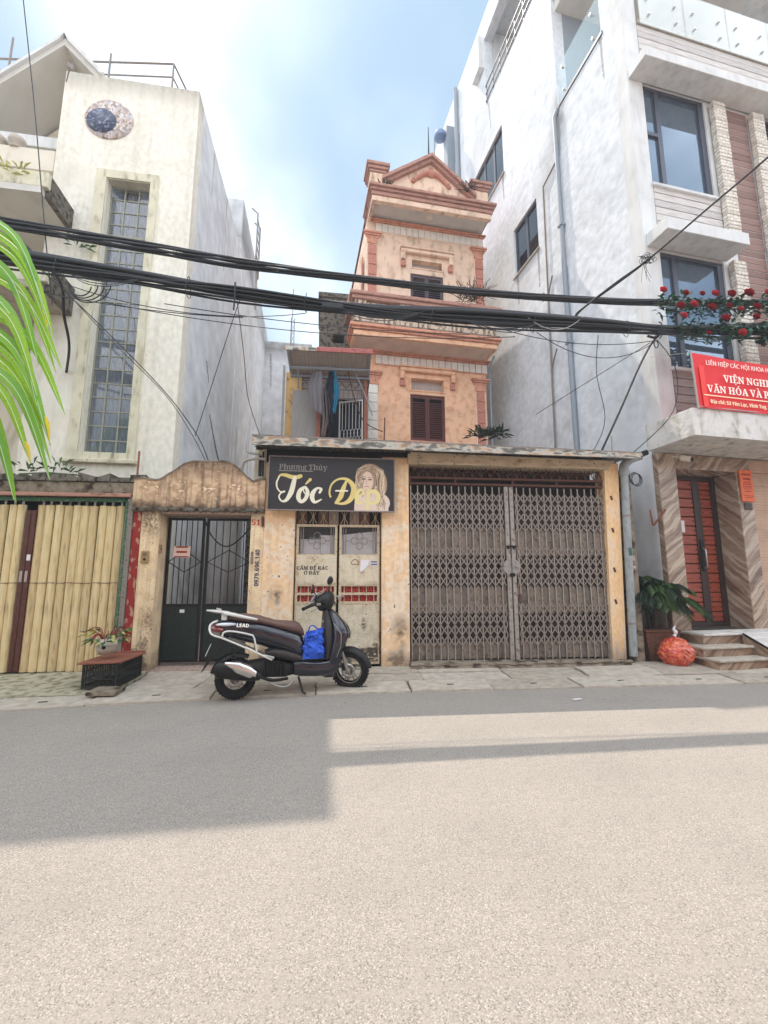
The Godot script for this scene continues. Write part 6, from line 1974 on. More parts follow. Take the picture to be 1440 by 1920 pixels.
	obj("terrace_edge", b, M["concrete_b"], t)
	for i in 5:
		b = B.new()
		b.span(Vector3(0.33 + i * 1.12, 12.3, 0.05), Vector3(0.33 + i * 1.12 + 1.1, 13.4, 0.064))
		obj("glass_panel", b, M["clear_glass"], t)
		for q in [[0.22, 12.55], [0.88, 12.55], [0.22, 12.95], [0.88, 12.95]]:
			b = B.new()
			b.lathe([Vector2(0, 0.03), Vector2(0.028, 0.03), Vector2(0.028, -0.02)], 10, Transform3D(Basis(Vector3.RIGHT, PI / 2), Vector3(0.33 + i * 1.12 + q[0], q[1], 0.066)))
			obj("standoff", b, M["steel"], t)
	b = B.new()
	b.span(Vector3(0.1, 15.8, -6.0), Vector3(4.75, 16.1, -0.2), 0.01)
	obj("terrace_canopy", b, M["soffit"], t)
	# entry slab
	b = B.new()
	b.hexa([Vector3(-0.40, 3.42, 0.02), Vector3(6.0, 3.42, 0.02), Vector3(6.0, 3.42, 0.9), Vector3(-0.40, 3.42, 0.9), Vector3(-0.40, 3.86, 0.02), Vector3(6.0, 3.86, 0.02), Vector3(6.0, 3.84, 0.9), Vector3(-0.40, 3.84, 0.9)])
	obj("entry_slab", b, M["slab_white"], t)
	b = B.new()
	b.lathe([Vector2(0, 3.405), Vector2(0.07, 3.405), Vector2(0.09, 3.412), Vector2(0.1, 3.419)], 20, Transform3D(Basis(), Vector3(0.40, 0, 0.5)))
	obj("downlight", b, M["camera_white"], t)
	b = B.new()
	for k in 12:
		b.span(Vector3(1.74, 0.45 + k * 0.25, -0.13), Vector3(5.5, 0.45 + k * 0.25 + 0.244, -0.10 + 0.004 * (k % 2)), 0.004)
	for k in 60:
		b.span(Vector3(1.74, 0.46 + k * 0.049, -0.10), Vector3(5.5, 0.46 + k * 0.049 + 0.036, -0.092), 0.003)
	obj("roller_shutter", b, M["tan_shutter"], t)
	# banner on the slab
	var bn := thing("red_banner", "red cloth banner with white Vietnamese lettering above the entry slab", "banner", Vector3(5.43, 0, -0.38), 7.5)
	b = B.new()
	var nb := 26
	for i in nb: # a sheet that ripples
		var u0 := float(i) / nb
		var u1 := (i + 1.0) / nb
		var pz := func(u: float) -> float: return 0.925 + 0.012 * sin(u * 21.0) * (0.4 + u)
		var pt := func(u: float) -> float: return 4.73 - 0.05 * u - 0.03 * sin(u * PI)
		b.quad(Vector3(-0.31 + 3.6 * u0, 3.84, pz.call(u0)), Vector3(-0.31 + 3.6 * u1, 3.84, pz.call(u1)), Vector3(-0.31 + 3.6 * u1, pt.call(u1), pz.call(u1) - 0.03), Vector3(-0.31 + 3.6 * u0, pt.call(u0), pz.call(u0) - 0.03), 1)
	obj("cloth", b, M["banner"], bn)
	b = B.new()
	b.quad(Vector3(-0.22, 3.85, 0.945), Vector3(-0.13, 3.85, 0.945), Vector3(-0.13, 4.52, 0.925), Vector3(-0.22, 4.52, 0.925))
	obj("pale_stripe", b, M["banner_light"], bn)
	b = B.new()
	b.span(Vector3(-0.20, 4.035, 0.943), Vector3(3.2, 4.05, 0.946))
	obj("rule", b, M["ink_cream"], bn)
	letters("LIÊN HIỆP CÁC HỘI KHOA HỌC VÀ KỸ THUẬT", sans, 0.098, M["ink_white"], bn, Vector3(-0.10, 4.57, 0.940))
	letters("VIỆN NGHIÊN CỨU", serif_b, 0.158, M["ink_white"], bn, Vector3(0.20, 4.34, 0.944))
	letters("VĂN HÓA VÀ PHÁT TRIỂN", serif_b, 0.158, M["ink_white"], bn, Vector3(-0.13, 4.15, 0.946))
	letters("Địa chỉ: 53 Yên Lạc, Vĩnh Tuy, Hai Bà Trưng", sans_b, 0.078, M["ink_cream"], bn, Vector3(-0.10, 3.945, 0.948))
	b = B.new()
	b.tube([Vector3(-0.315, 3.82, 0.93), Vector3(-0.315, 4.76, 0.90)], 0.014, 7)
	b.tube([Vector3(-0.315, 4.72, 0.90), Vector3(-0.26, 4.95, 0.4), Vector3(-0.2, 5.1, 0.05)], 0.004, 5)
	b.tube([Vector3(-0.315, 3.86, 0.92), Vector3(3.4, 3.86, 0.92)], 0.01, 6)
	obj("banner_pole", b, M["wire_pale"], bn)


func right_entrance() -> void:
	var t := thing("marble_entrance", "brown veined marble door surround with a plank door and stone steps", "entrance", Vector3(5.43, 0, -0.38), 7.5)
	var b := B.new()
	b.span(Vector3(-0.21, 0.05, -0.10), Vector3(0.15, 3.416, 0.012), 0.01)
	b.span(Vector3(0.02, 0.05, -0.5), Vector3(0.15, 3.416, -0.101))
	obj("left_jamb", b, M["marble"], t)
	b = B.new()
	b.span(Vector3(-0.215, 0.0, -1.6), Vector3(0.0, 3.418, -0.102), 0.006)
	obj("plinth_wall", b, M["white_side"], t)
	b = B.new()
	b.span(Vector3(0.152, 3.16, -0.45), Vector3(1.72, 3.416, 0.014), 0.008)
	obj("lintel", b, M["marble"], t)
	b = B.new()
	b.span(Vector3(1.415, 0.48, -0.45), Vector3(1.73, 3.157, 0.010), 0.01)
	obj("right_jamb", b, M["marble"], t)
	var d := B.new()
	d.wall(0.15, 1.413, 0.5, 3.18, -0.46, -0.40, [[0.22, 0.58, 0.90, 3.08], [1.05, 0.58, 1.30, 3.08]])
	d.span(Vector3(0.15, 0.5, -0.49), Vector3(1.41, 3.18, -0.47))
	var df := obj("door", d, M["door_frame"], t)
	var n := 15
	var hh := 2.5 / n
	var pl := one(Vector3(0.0, 0.008, -0.02), Vector3(0.68, hh - 0.008, 0.0), 0.008).done()
	var ps := one(Vector3(0.0, 0.008, -0.02), Vector3(0.25, hh - 0.008, 0.0), 0.008).done()
	var stud := B.new()
	stud.box(Vector3.ZERO, Vector3(0.022, 0.022, 0.012), 0.004)
	var sm := stud.done()
	for i in n:
		obj("plank", pl, M["door_wood"], df, Vector3(0.22, 0.58 + hh * i, -0.415))
		obj("plank", ps, M["door_wood"], df, Vector3(1.05, 0.58 + hh * i, -0.415))
		for x in [0.86, 1.09, 1.26]:
			obj("stud", sm, M["iron_black"], df, Vector3(x, 0.58 + hh * (i + 0.5), -0.408))
	b = B.new()
	b.span(Vector3(0.93, 1.45, -0.40), Vector3(1.01, 2.0, -0.375), 0.006)
	obj("lock_plate", b, M["iron_black"], df)
	b = B.new()
	b.tube([Vector3(0.97, 1.5, -0.375), Vector3(0.97, 1.53, -0.33), Vector3(0.97, 1.82, -0.33), Vector3(0.97, 1.85, -0.375)], 0.014, 8)
	obj("pull_handle", b, M["steel"], df)
	b = B.new()
	b.span(Vector3(0.52, 2.13, -0.413), Vector3(0.66, 2.34, -0.409))
	obj("notice", b, M["paper"], df)
	# steps
	for q in [[-0.10, 1.76, 0.44, 0.06, 0.50], [-0.36, 0.52, 0.66, 0.06, 0.345], [-0.36, 0.56, 0.88, 0.04, 0.205]]:
		b = B.new()
		b.span(Vector3(q[0], q[3], 0.013), Vector3(q[1], q[4] - 0.035, q[2] - 0.03))
		var s := obj("step", b, M["marble_step"], t)
		b = B.new()
		b.span(Vector3(q[0] - 0.01, q[4] - 0.034, 0.02), Vector3(q[1] + 0.01, q[4], q[2]), 0.008)
		obj("tread", b, M["slab_white"] if q[4] > 0.4 else M["concrete"], s)
	b = B.new()
	b.span(Vector3(1.76, 0.05, -0.4), Vector3(6.0, 0.46, 0.3), 0.01)
	obj("shutter_plinth", b, M["marble_step"], t)
	# ramp with chequered plates
	var r := thing("entrance_ramp", "small sloping ramp of ridged stone plates beside the entrance steps", "ramp", Vector3(5.43, 0, -0.38), 7.5)
	b = B.new()
	b.hexa([Vector3(0.60, 0.03, 0.442), Vector3(1.55, 0.03, 0.442), Vector3(1.55, 0.03, 1.15), Vector3(0.60, 0.03, 1.15), Vector3(0.60, 0.47, 0.442), Vector3(1.55, 0.47, 0.442), Vector3(1.55, 0.13, 1.15), Vector3(0.60, 0.13, 1.15)])
	obj("ramp_body", b, M["marble_step"], r)
	for k in 5:
		b = B.new()
		for j in 1:
			var f0 := k / 5.0 + 0.008
			var f1 := (k + 1) / 5.0 - 0.008
			var y0 := lerpf(0.475, 0.135, f0)
			var y1 := lerpf(0.475, 0.135, f1)
			var z0 := lerpf(0.445, 1.15, f0)
			var z1 := lerpf(0.445, 1.15, f1)
			b.hexa([Vector3(0.62, y0, z0), Vector3(1.53, y0, z0), Vector3(1.53, y1, z1), Vector3(0.62, y1, z1), Vector3(0.62, y0 + 0.018, z0), Vector3(1.53, y0 + 0.018, z0), Vector3(1.53, y1 + 0.018, z1), Vector3(0.62, y1 + 0.018, z1)])
			for m in 14:
				var xx := 0.66 + m * 0.063
				b.bar(Vector3(xx, y0 + 0.019, z0 + 0.01), Vector3(xx, y1 + 0.019, z1 - 0.01), 0.022, 0.008, 0, Vector3.UP)
		obj("ridged_plate", b, M["slab_white"], r)
	b = B.new()
	b.bar(Vector3(0.605, 0.49, 0.45), Vector3(0.605, 0.15, 1.15), 0.02, 0.02)
	obj("ramp_edge", b, M["iron_black"], r)
	# plaque
	var p := thing("orange_plaque", "orange name plaque hung on the right marble jamb above a small dark plate", "plaque", Vector3(5.43, 0, -0.38), 7.5)
	b = one(Vector3(1.44, 2.64, 0.02), Vector3(1.71, 3.20, 0.05), 0.006)
	obj("board", b, M["orange_sign"], p)
	for q in [[3.12, 0.20, 0.034], [3.04, 0.15, 0.04], [2.98, 0.15, 0.014], [2.945, 0.17, 0.02], [2.90, 0.18, 0.02], [2.865, 0.16, 0.012], [2.82, 0.13, 0.014], [2.74, 0.19, 0.014], [2.705, 0.15, 0.012]]:
		b = B.new()
		var x: float = 1.575 - q[1] / 2
		while x < 1.575 + q[1] / 2:
			var wd := rng.randf_range(0.012, 0.03)
			b.span(Vector3(x, q[0] - q[2] / 2, 0.05), Vector3(x + wd, q[0] + q[2] / 2 * rng.randf_range(0.6, 1.0), 0.052))
			x += wd + 0.006
		obj("print_line", b, M["ink_rust"], p)
	b = one(Vector3(1.50, 2.50, 0.015), Vector3(1.66, 2.62, 0.03), 0.004)
	obj("number_plate", b, M["door_frame"], p)
	# camera by the lintel
	var c := thing("security_camera", "pale security camera under the entry slab at the marble's top left", "security camera", Vector3(5.53, 3.26, -0.28), 7.5)
	b = B.new()
	b.box(Vector3(0.02, 0.0, 0.14), Vector3(0.10, 0.09, 0.17), 0.02, Basis(Vector3.UP, 0.6) * Basis(Vector3.RIGHT, 0.35))
	obj("housing", b, M["camera_white"], c)
	b = B.new()
	b.lathe([Vector2(0, 0.015), Vector2(0.035, 0.015), Vector2(0.04, -0.02)], 12, Transform3D(Basis(Vector3.UP, 0.6) * Basis(Vector3.RIGHT, 0.35 + PI / 2), Vector3(0.065, -0.03, 0.213)))
	obj("lens", b, M["iron_black"], c)
	b = B.new()
	b.tube([Vector3(-0.05, 0.08, -0.05), Vector3(-0.03, 0.05, 0.05), Vector3(0.0, 0.02, 0.10)], 0.016, 7)
	obj("bracket", b, M["camera_white"], c)
	var v := thing("wall_bracket", "bare V-shaped steel bracket sticking out of the blue-white wall", "bracket", Vector3(5.08, 2.18, -0.42), 7.5)
	b = B.new()
	b.bar(Vector3(0.0, 0.0, 0.02), Vector3(-0.03, 0.27, 0.02), 0.022, 0.02)
	b.bar(Vector3(0.0, 0.0, 0.03), Vector3(0.09, 0.25, 0.20), 0.022, 0.02)
	obj("arms", b, M["old_wood"], v)


func opposite() -> void:
	# the terrace across the street, seen mirrored in the windows
	var t := thing("facing_terrace", "pink terrace house across the street, seen only in window reflections", "house", Vector3(0, 0, 10.5))
	var holes := []
	for i in 9:
		for y in [0.9, 3.0]:
			holes.append([-13.0 + i * 3.0, y, -11.8 + i * 3.0, y + 1.5])
	var b := B.new()
	b.wall(-16.0, 16.0, 0.0, 4.9, 0.0, 0.3, holes)
	b.span(Vector3(-16.0, 4.9, 0.0), Vector3(16.0, 5.0, 5.0))
	obj("wall", b, M["pink_wall"], t)
	b = B.new()
	b.prism([Vector2(-16.2, 5.0), Vector2(16.2, 5.0), Vector2(16.2, 5.2), Vector2(-16.2, 5.2)], -0.4, 0.0)
	obj("eave", b, M["tile_roof"], t)
	for h in holes:
		b = B.new()
		b.wall(h[0], h[2], h[1], h[3], 0.08, 0.14, [[h[0] + 0.08, h[1] + 0.08, h[0] + 0.56, h[3] - 0.08], [h[0] + 0.64, h[1] + 0.08, h[2] - 0.08, h[3] - 0.08]])
		var f := obj("window", b, M["trim_white"], t)
		b = B.new()
		b.span(Vector3(h[0], h[1], 0.15), Vector3(h[2], h[3], 0.17))
		obj("pane", b, M["room_dark"], f)


func body_loft(st: Array, k := 16, pw := 2.8) -> B: # stations [x, y low, y high, half width]
	var b := B.new()
	var rings := []
	for s in st:
		rings.append(ellipse_ring(Vector3(s[0], (s[1] + s[2]) / 2, 0), Vector3(0, 0, s[3]), Vector3(0, (s[2] - s[1]) / 2, 0), k, pw))
	b.skin(rings)
	return b


func rise_loft(st: Array, k := 16, pw := 2.8, xf := Transform3D()) -> B: # stations [y, x back, x front, half width]
	var b := B.new()
	b.xf = xf
	var rings := []
	for s in st:
		rings.append(ellipse_ring(Vector3((s[1] + s[2]) / 2, s[0], 0), Vector3(0, 0, s[3]), Vector3((s[2] - s[1]) / 2, 0, 0), k, pw))
	b.skin(rings)
	return b


func wheel(t: Node3D, at: Vector3, r: float, w: float, spokes: int, xf := Transform3D()) -> void:
	var ax := Transform3D(Basis(Vector3.RIGHT, PI / 2), at) # lathe axis y -> z
	var b := B.new()
	b.xf = xf
	var prof := []
	for k in 13:
		var a := TAU * k / 13.0
		prof.append(Vector2(r - 0.048 + 0.048 * cos(a), w * 0.5 * sin(a)))
	b.lathe(prof, 36, ax, true)
	for k in 36: # tread grooves as low blocks
		var a := TAU * k / 36.0
		for s in [-1, 1]:
			b.box(at + Vector3(cos(a + 0.05 * s) * (r - 0.002), sin(a + 0.05 * s) * (r - 0.002), s * w * 0.22), Vector3(0.008, 0.022, w * 0.26), 0, Basis(Vector3(0, 0, 1), a))
	var wh := Node3D.new()
	wh.name = numbered(t, "wheel")
	t.add_child(wh, true)
	obj("tyre", b, M["rubber"], wh)
	b = B.new()
	b.xf = xf
	b.lathe([Vector2(r - 0.085, 0.032), Vector2(r - 0.068, 0.036), Vector2(r - 0.066, -0.036), Vector2(r - 0.085, -0.032)], 36, ax, true)
	b.lathe([Vector2(0.0, 0.045), Vector2(0.036, 0.045), Vector2(0.042, 0.0), Vector2(0.036, -0.045), Vector2(0.0, -0.045)], 16, ax)
	for k in spokes:
		var a := TAU * k / spokes + 0.3
		for s in [-1, 1]:
			var p0 := at + Vector3(cos(a) * 0.03, sin(a) * 0.03, 0)
			var a2: float = a + s * 0.20
			var p1 := at + Vector3(cos(a2) * (r - 0.078), sin(a2) * (r - 0.078), 0)
			b.bar(p0, p1, 0.016, 0.026, 0.004)
	obj("rim", b, M["rim_alloy"], wh)
	b = B.new()
	b.xf = xf
	b.lathe([Vector2(0.045, 0.056), Vector2(0.085, 0.056), Vector2(0.085, 0.052), Vector2(0.045, 0.052)], 24, ax, true)
	obj("brake_disc", b, M["steel"], wh)


func scooter() -> void:
	var t := thing("motor_scooter", "dark navy motor scooter parked askew with a brown seat and white tail rack", "motor scooter", Vector3(-0.535, 0.012, 1.02), 13.0)
	t.rotation_degrees.x = -3.0
	var ax_a := Vector3(0.655, 0.233, 0)
	var ax_d := Vector3(-0.28, 0.717, 0).normalized()
	var st := Transform3D(Basis(ax_d, deg_to_rad(-32)), Vector3.ZERO)
	st.origin = ax_a - st.basis * ax_a
	wheel(t, Vector3(-0.64, 0.217, 0), 0.217, 0.10, 5)
	wheel(t, ax_a, 0.233, 0.09, 5, st)
	# tail, side body
	obj("rear_body", body_loft([[-0.90, 0.72, 0.80, 0.04], [-0.86, 0.70, 0.835, 0.085], [-0.75, 0.655, 0.86, 0.125], [-0.6, 0.61, 0.85, 0.155], [-0.42, 0.565, 0.82, 0.175], [-0.25, 0.51, 0.78, 0.178], [-0.1, 0.45, 0.735, 0.165], [0.02, 0.39, 0.70, 0.145], [0.085, 0.37, 0.64, 0.115]]), M["navy"], t)
	# side crease and lower brown panel
	obj("side_panel", body_loft([[-0.33, 0.46, 0.50, 0.165], [-0.25, 0.42, 0.535, 0.181], [-0.12, 0.385, 0.52, 0.182], [0.0, 0.365, 0.475, 0.17], [0.10, 0.36, 0.42, 0.15]]), M["plastic_brown"], t)
	obj("seat", body_loft([[-0.74, 0.845, 0.895, 0.09], [-0.68, 0.835, 0.915, 0.125], [-0.55, 0.80, 0.915, 0.14], [-0.42, 0.785, 0.895, 0.145], [-0.32, 0.765, 0.862, 0.145], [-0.22, 0.735, 0.832, 0.145], [-0.08, 0.69, 0.822, 0.142], [0.0, 0.67, 0.815, 0.13], [0.045, 0.655, 0.79, 0.11], [0.085, 0.645, 0.73, 0.08], [0.10, 0.64, 0.68, 0.05]], 16, 2.3), M["seat_brown"], t)
	# floor, belly
	obj("floorboard", body_loft([[-0.02, 0.22, 0.40, 0.15], [0.06, 0.20, 0.395, 0.165], [0.2, 0.19, 0.375, 0.17], [0.34, 0.185, 0.375, 0.17], [0.44, 0.20, 0.40, 0.165], [0.50, 0.25, 0.40, 0.13]], 16, 3.5), M["navy"], t)
	var mat := B.new()
	mat.span(Vector3(0.05, 0.372, -0.13), Vector3(0.40, 0.392, 0.13), 0.006)
	for k in 6: mat.span(Vector3(0.08 + k * 0.05, 0.391, -0.12), Vector3(0.10 + k * 0.05, 0.396, 0.12))
	obj("floor_mat", mat, M["plastic_black"], t)
	obj("leg_shield", rise_loft([[0.17, 0.33, 0.47, 0.10], [0.26, 0.34, 0.50, 0.15], [0.4, 0.36, 0.535, 0.19], [0.53, 0.385, 0.585, 0.215], [0.64, 0.40, 0.632, 0.225], [0.70, 0.40, 0.625, 0.215], [0.78, 0.40, 0.585, 0.18], [0.87, 0.385, 0.515, 0.125], [0.94, 0.37, 0.44, 0.075], [0.965, 0.365, 0.40, 0.045]]), M["navy"], t)
	obj("inner_panel", rise_loft([[0.38, 0.325, 0.40, 0.15], [0.5, 0.32, 0.42, 0.17], [0.62, 0.315, 0.44, 0.175], [0.75, 0.32, 0.43, 0.155], [0.88, 0.325, 0.40, 0.10], [0.94, 0.33, 0.38, 0.07]]), M["plastic_brown"], t)
	# nose
	obj("nose_panel", rise_loft([[0.60, 0.55, 0.648, 0.12], [0.66, 0.56, 0.655, 0.14], [0.74, 0.54, 0.63, 0.12], [0.82, 0.50, 0.565, 0.08]]), M["plastic_black"], t)
	for s in [-1, 1]:
		var q := B.new()
		q.ball(Vector3(0.56, 0.665, s * 0.15), Vector3(0.07, 0.035, 0.05), 10, 6)
		obj("front_indicator", q, M["lens_smoke"], t)
	var b := B.new()
	b.tube([Vector3(0.42, 0.78, 0.188), Vector3(0.50, 0.66, 0.226), Vector3(0.50, 0.52, 0.213), Vector3(0.455, 0.40, 0.185)], [0.004, 0.007, 0.006, 0.004], 6)
	obj("trim_line", b, M["rim_alloy"], t)
	# steered assembly
	obj("handlebar_cover", rise_loft([[0.93, 0.28, 0.42, 0.07], [0.99, 0.24, 0.45, 0.12], [1.05, 0.23, 0.46, 0.155], [1.10, 0.27, 0.45, 0.14], [1.14, 0.33, 0.43, 0.09], [1.155, 0.36, 0.41, 0.05]], 16, 2.5, st), M["plastic_black"], t)
	b = B.new()
	b.xf = st
	b.skin([ellipse_ring(Vector3(0.205, 1.02, 0), Vector3(0, 0, 0.12), Vector3(0.02, 0.02, 0), 12), ellipse_ring(Vector3(0.24, 1.10, 0), Vector3(0, 0, 0.15), Vector3(0.025, 0.03, 0), 12), ellipse_ring(Vector3(0.33, 1.165, 0), Vector3(0, 0, 0.10), Vector3(0.02, 0.02, 0), 12)])
	obj("instrument_glass", b, M["lens_clear"], t)
	for s in [-1, 1]:
		b = B.new()
		b.xf = st
		b.tube([Vector3(0.34, 1.03, s * 0.12), Vector3(0.30, 1.04, s * 0.19), Vector3(0.26, 1.03, s * 0.24)], 0.022, 8)
		obj("switch_pod", b, M["plastic_black"], t)
		b = B.new()
		b.xf = st
		b.tube([Vector3(0.265, 1.03, s * 0.235), Vector3(0.22, 1.015, s * 0.36)], 0.017, 10)
		b.tube([Vector3(0.22, 1.015, s * 0.358), Vector3(0.216, 1.013, s * 0.372)], 0.021, 10)
		obj("grip", b, M["rubber"], t)
		b = B.new()
		b.xf = st
		b.tube(curve([Vector3(0.32, 1.01, s * 0.20), Vector3(0.335, 0.995, s * 0.25), Vector3(0.30, 0.985, s * 0.35)], 4), 0.007, 6)
		obj("brake_lever", b, M["rim_alloy"], t)
		b = B.new()
		b.xf = st
		b.tube(curve([Vector3(0.31, 1.05, s * 0.19), Vector3(0.33, 1.14, s * 0.24), Vector3(0.315, 1.20, s * 0.30)], 4), 0.006, 6)
		var ms := obj("mirror_stalk", b, M["plastic_black"], t)
		b = B.new()
		b.xf = st
		var mt := Transform3D(Basis(Vector3(0, 0, 1), PI / 2 - 0.15).rotated(Vector3.UP, s * 0.3), Vector3(0.31, 1.235, s * 0.32))
		b.lathe([Vector2(0, -0.022), Vector2(0.045, -0.016), Vector2(0.058, 0.004), Vector2(0.056, 0.008)], 18, mt)
		obj("mirror_shell", b, M["plastic_black"], ms)
		b = B.new()
		b.xf = st
		b.lathe([Vector2(0, 0.009), Vector2(0.054, 0.009), Vector2(0.055, 0.006)], 18, mt)
		obj("mirror_glass", b, M["mirror"], ms)
		b = B.new()
		b.xf = st
		b.tube([Vector3(0.545, 0.60, s * 0.075), Vector3(0.60, 0.42, s * 0.075)], 0.016, 8)
		b.tube([Vector3(0.60, 0.42, s * 0.075), Vector3(0.648, 0.235, s * 0.075)], 0.021, 10)
		b.box(Vector3(0.652, 0.236, s * 0.073), Vector3(0.05, 0.05, 0.02), 0.006)
		obj("fork_leg", b, M["rim_alloy"], t)
	b = B.new()
	b.xf = st
	b.skin(fender_rings(ax_a, 0.256, 0.062, deg_to_rad(8), deg_to_rad(150)))
	obj("front_fender", b, M["plastic_black"], t)
	b = B.new()
	b.tube([Vector3(0.50, 0.62, 0), Vector3(0.44, 0.90, 0)], 0.04, 10)
	obj("steering_stem", b, M["plastic_black"], t)
	b = B.new()
	b.xf = st
	b.box(Vector3(0.535, 0.50, 0.10), Vector3(0.05, 0.08, 0.004), 0, Basis(Vector3(0, 0, 1), 0.45))
	obj("green_sticker", b, M["sticker_green"], t)
	# engine, exhaust, rear end
	b = body_loft([[-0.66, 0.20, 0.34, 0.10], [-0.5, 0.20, 0.40, 0.12], [-0.3, 0.21, 0.42, 0.13], [-0.12, 0.20, 0.40, 0.12], [-0.02, 0.22, 0.36, 0.09]], 12, 3.0)
	var en := obj("engine", b, M["engine"], t)
	for k in 9:
		b = B.new()
		b.box(Vector3(-0.34 + k * 0.028, 0.325 - k * 0.004, 0.137), Vector3(0.012, 0.16, 0.035), 0.003, Basis(Vector3(0, 0, 1), 0.12))
		obj("cooling_fin", b, M["plastic_black"], en)
	b = B.new()
	b.skin([ellipse_ring(Vector3(-0.86, 0.345, 0.165), Vector3(0, 0, 0.035), Vector3(0.005, 0.05, 0), 14), ellipse_ring(Vector3(-0.83, 0.34, 0.165), Vector3(0, 0, 0.058), Vector3(0.01, 0.088, 0), 14), ellipse_ring(Vector3(-0.62, 0.305, 0.162), Vector3(0, 0, 0.062), Vector3(0.012, 0.088, 0), 14), ellipse_ring(Vector3(-0.46, 0.265, 0.158), Vector3(0, 0, 0.055), Vector3(0.012, 0.07, 0), 14), ellipse_ring(Vector3(-0.38, 0.235, 0.15), Vector3(0, 0, 0.03), Vector3(0.01, 0.035, 0), 14)])
	var ex := obj("exhaust", b, M["exhaust_black"], t)
	b = B.new()
	b.skin([ellipse_ring(Vector3(-0.76, 0.395, 0.190), Vector3(0, 0, 0.020), Vector3(0.006, 0.022, 0), 14), ellipse_ring(Vector3(-0.62, 0.345, 0.185), Vector3(0, 0, 0.050), Vector3(0.010, 0.068, 0), 14), ellipse_ring(Vector3(-0.50, 0.295, 0.182), Vector3(0, 0, 0.046), Vector3(0.010, 0.066, 0), 14), ellipse_ring(Vector3(-0.435, 0.262, 0.175), Vector3(0, 0, 0.03), Vector3(0.008, 0.045, 0), 14)])
	obj("heat_shield", b, M["chrome"], ex)
	b = B.new()
	b.tube(curve([Vector3(-0.40, 0.24, 0.15), Vector3(-0.25, 0.185, 0.12), Vector3(-0.08, 0.19, 0.08)], 5), 0.017, 8)
	obj("exhaust_pipe", b, M["exhaust_black"], ex)
	b = B.new()
	b.bar(Vector3(-0.62, 0.24, 0.095), Vector3(-0.70, 0.60, 0.12), 0.035, 0.03, 0.005)
	for k in 9: b.box(Vector3(-0.645 - k * 0.006, 0.34 + k * 0.026, 0.13), Vector3(0.055, 0.012, 0.055), 0.004)
	obj("rear_shock", b, M["plastic_black"], t)
	b = B.new()
	b.skin(fender_rings(Vector3(-0.64, 0.217, 0), 0.262, 0.065, deg_to_rad(60), deg_to_rad(165)))
	obj("inner_fender", b, M["plastic_black"], t)
	b = B.new()
	b.hexa([Vector3(-1.0, 0.30, -0.07), Vector3(-1.0, 0.30, 0.07), Vector3(-0.985, 0.31, 0.075), Vector3(-0.985, 0.31, -0.075), Vector3(-0.84, 0.66, -0.09), Vector3(-0.84, 0.66, 0.09), Vector3(-0.74, 0.64, 0.09), Vector3(-0.74, 0.64, -0.09)])
	obj("mud_flap", b, M["plastic_black"], t)
	b = B.new()
	b.box(Vector3(-0.94, 0.53, 0), Vector3(0.006, 0.13, 0.17), 0.002, Basis(Vector3(0, 0, 1), -0.38))
	obj("number_plate", b, M["paper"], t)
	b = B.new()
	b.skin([ellipse_ring(Vector3(-0.918, 0.765, 0), Vector3(0, 0, 0.05), Vector3(0.0, 0.03, 0), 12), ellipse_ring(Vector3(-0.885, 0.765, 0), Vector3(0, 0, 0.105), Vector3(0.014, 0.052, 0), 12), ellipse_ring(Vector3(-0.80, 0.735, 0), Vector3(0, 0, 0.137), Vector3(0.02, 0.035, 0), 12)])
	obj("tail_light", b, M["lens_red"], t)
	for s in [-1, 1]:
		b = B.new()
		b.ball(Vector3(-0.76, 0.80, s * 0.11), Vector3(0.12, 0.022, 0.035))
		obj("rear_indicator", b, M["lens_clear"], t)
	# white tail rack
	b = B.new()
	b.skin([ellipse_ring(Vector3(-0.98, 0.955, 0), Vector3(0, 0, 0.08), Vector3(0, 0.008, 0), 12, 4), ellipse_ring(Vector3(-0.90, 0.945, 0), Vector3(0, 0, 0.12), Vector3(0, 0.016, 0), 12, 4), ellipse_ring(Vector3(-0.76, 0.925, 0), Vector3(0, 0, 0.13), Vector3(0, 0.018, 0), 12, 4), ellipse_ring(Vector3(-0.70, 0.905, 0), Vector3(0, 0, 0.12), Vector3(0, 0.018, 0), 12, 4)])
	for s in [-1, 1]:
		b.tube([Vector3(-0.80, 0.925, s * 0.12), Vector3(-0.62, 0.885, s * 0.155), Vector3(-0.44, 0.845, s * 0.165)], [0.02, 0.02, 0.012], 8)
		b.box(Vector3(-0.79, 0.885, s * 0.09), Vector3(0.06, 0.08, 0.03), 0.008)
	obj("tail_rack", b, M["rack_white"], t)
	# guard bars
	for s in [-1, 1]:
		b = B.new()
		var z: float = s * 0.205
		b.tube(curve([Vector3(-0.86, 0.84, s * 0.09), Vector3(-0.93, 0.80, s * 0.13), Vector3(-0.91, 0.71, z), Vector3(-0.78, 0.655, z), Vector3(-0.55, 0.55, z), Vector3(-0.27, 0.41, z)], 5), 0.0105, 8)
		b.tube(curve([Vector3(-0.80, 0.665, z), Vector3(-0.785, 0.72, z), Vector3(-0.70, 0.73, z), Vector3(-0.52, 0.69, z), Vector3(-0.47, 0.655, z), Vector3(-0.435, 0.50, z)], 5), 0.010, 8)
		obj("guard_bar", b, M["rack_white"], t)
	b = B.new()
	b.tube([Vector3(-0.36, 0.46, 0.19), Vector3(-0.25, 0.425, 0.20)], 0.02, 8)
	obj("footpeg", b, M["rim_alloy"], t)
	b = B.new()
	b.tube([Vector3(0.04, 0.20, 0.06), Vector3(0.09, 0.03, 0.09), Vector3(0.12, 0.015, 0.11)], 0.013, 7)
	obj("side_stand", b, M["plastic_black"], t)
	b = B.new()
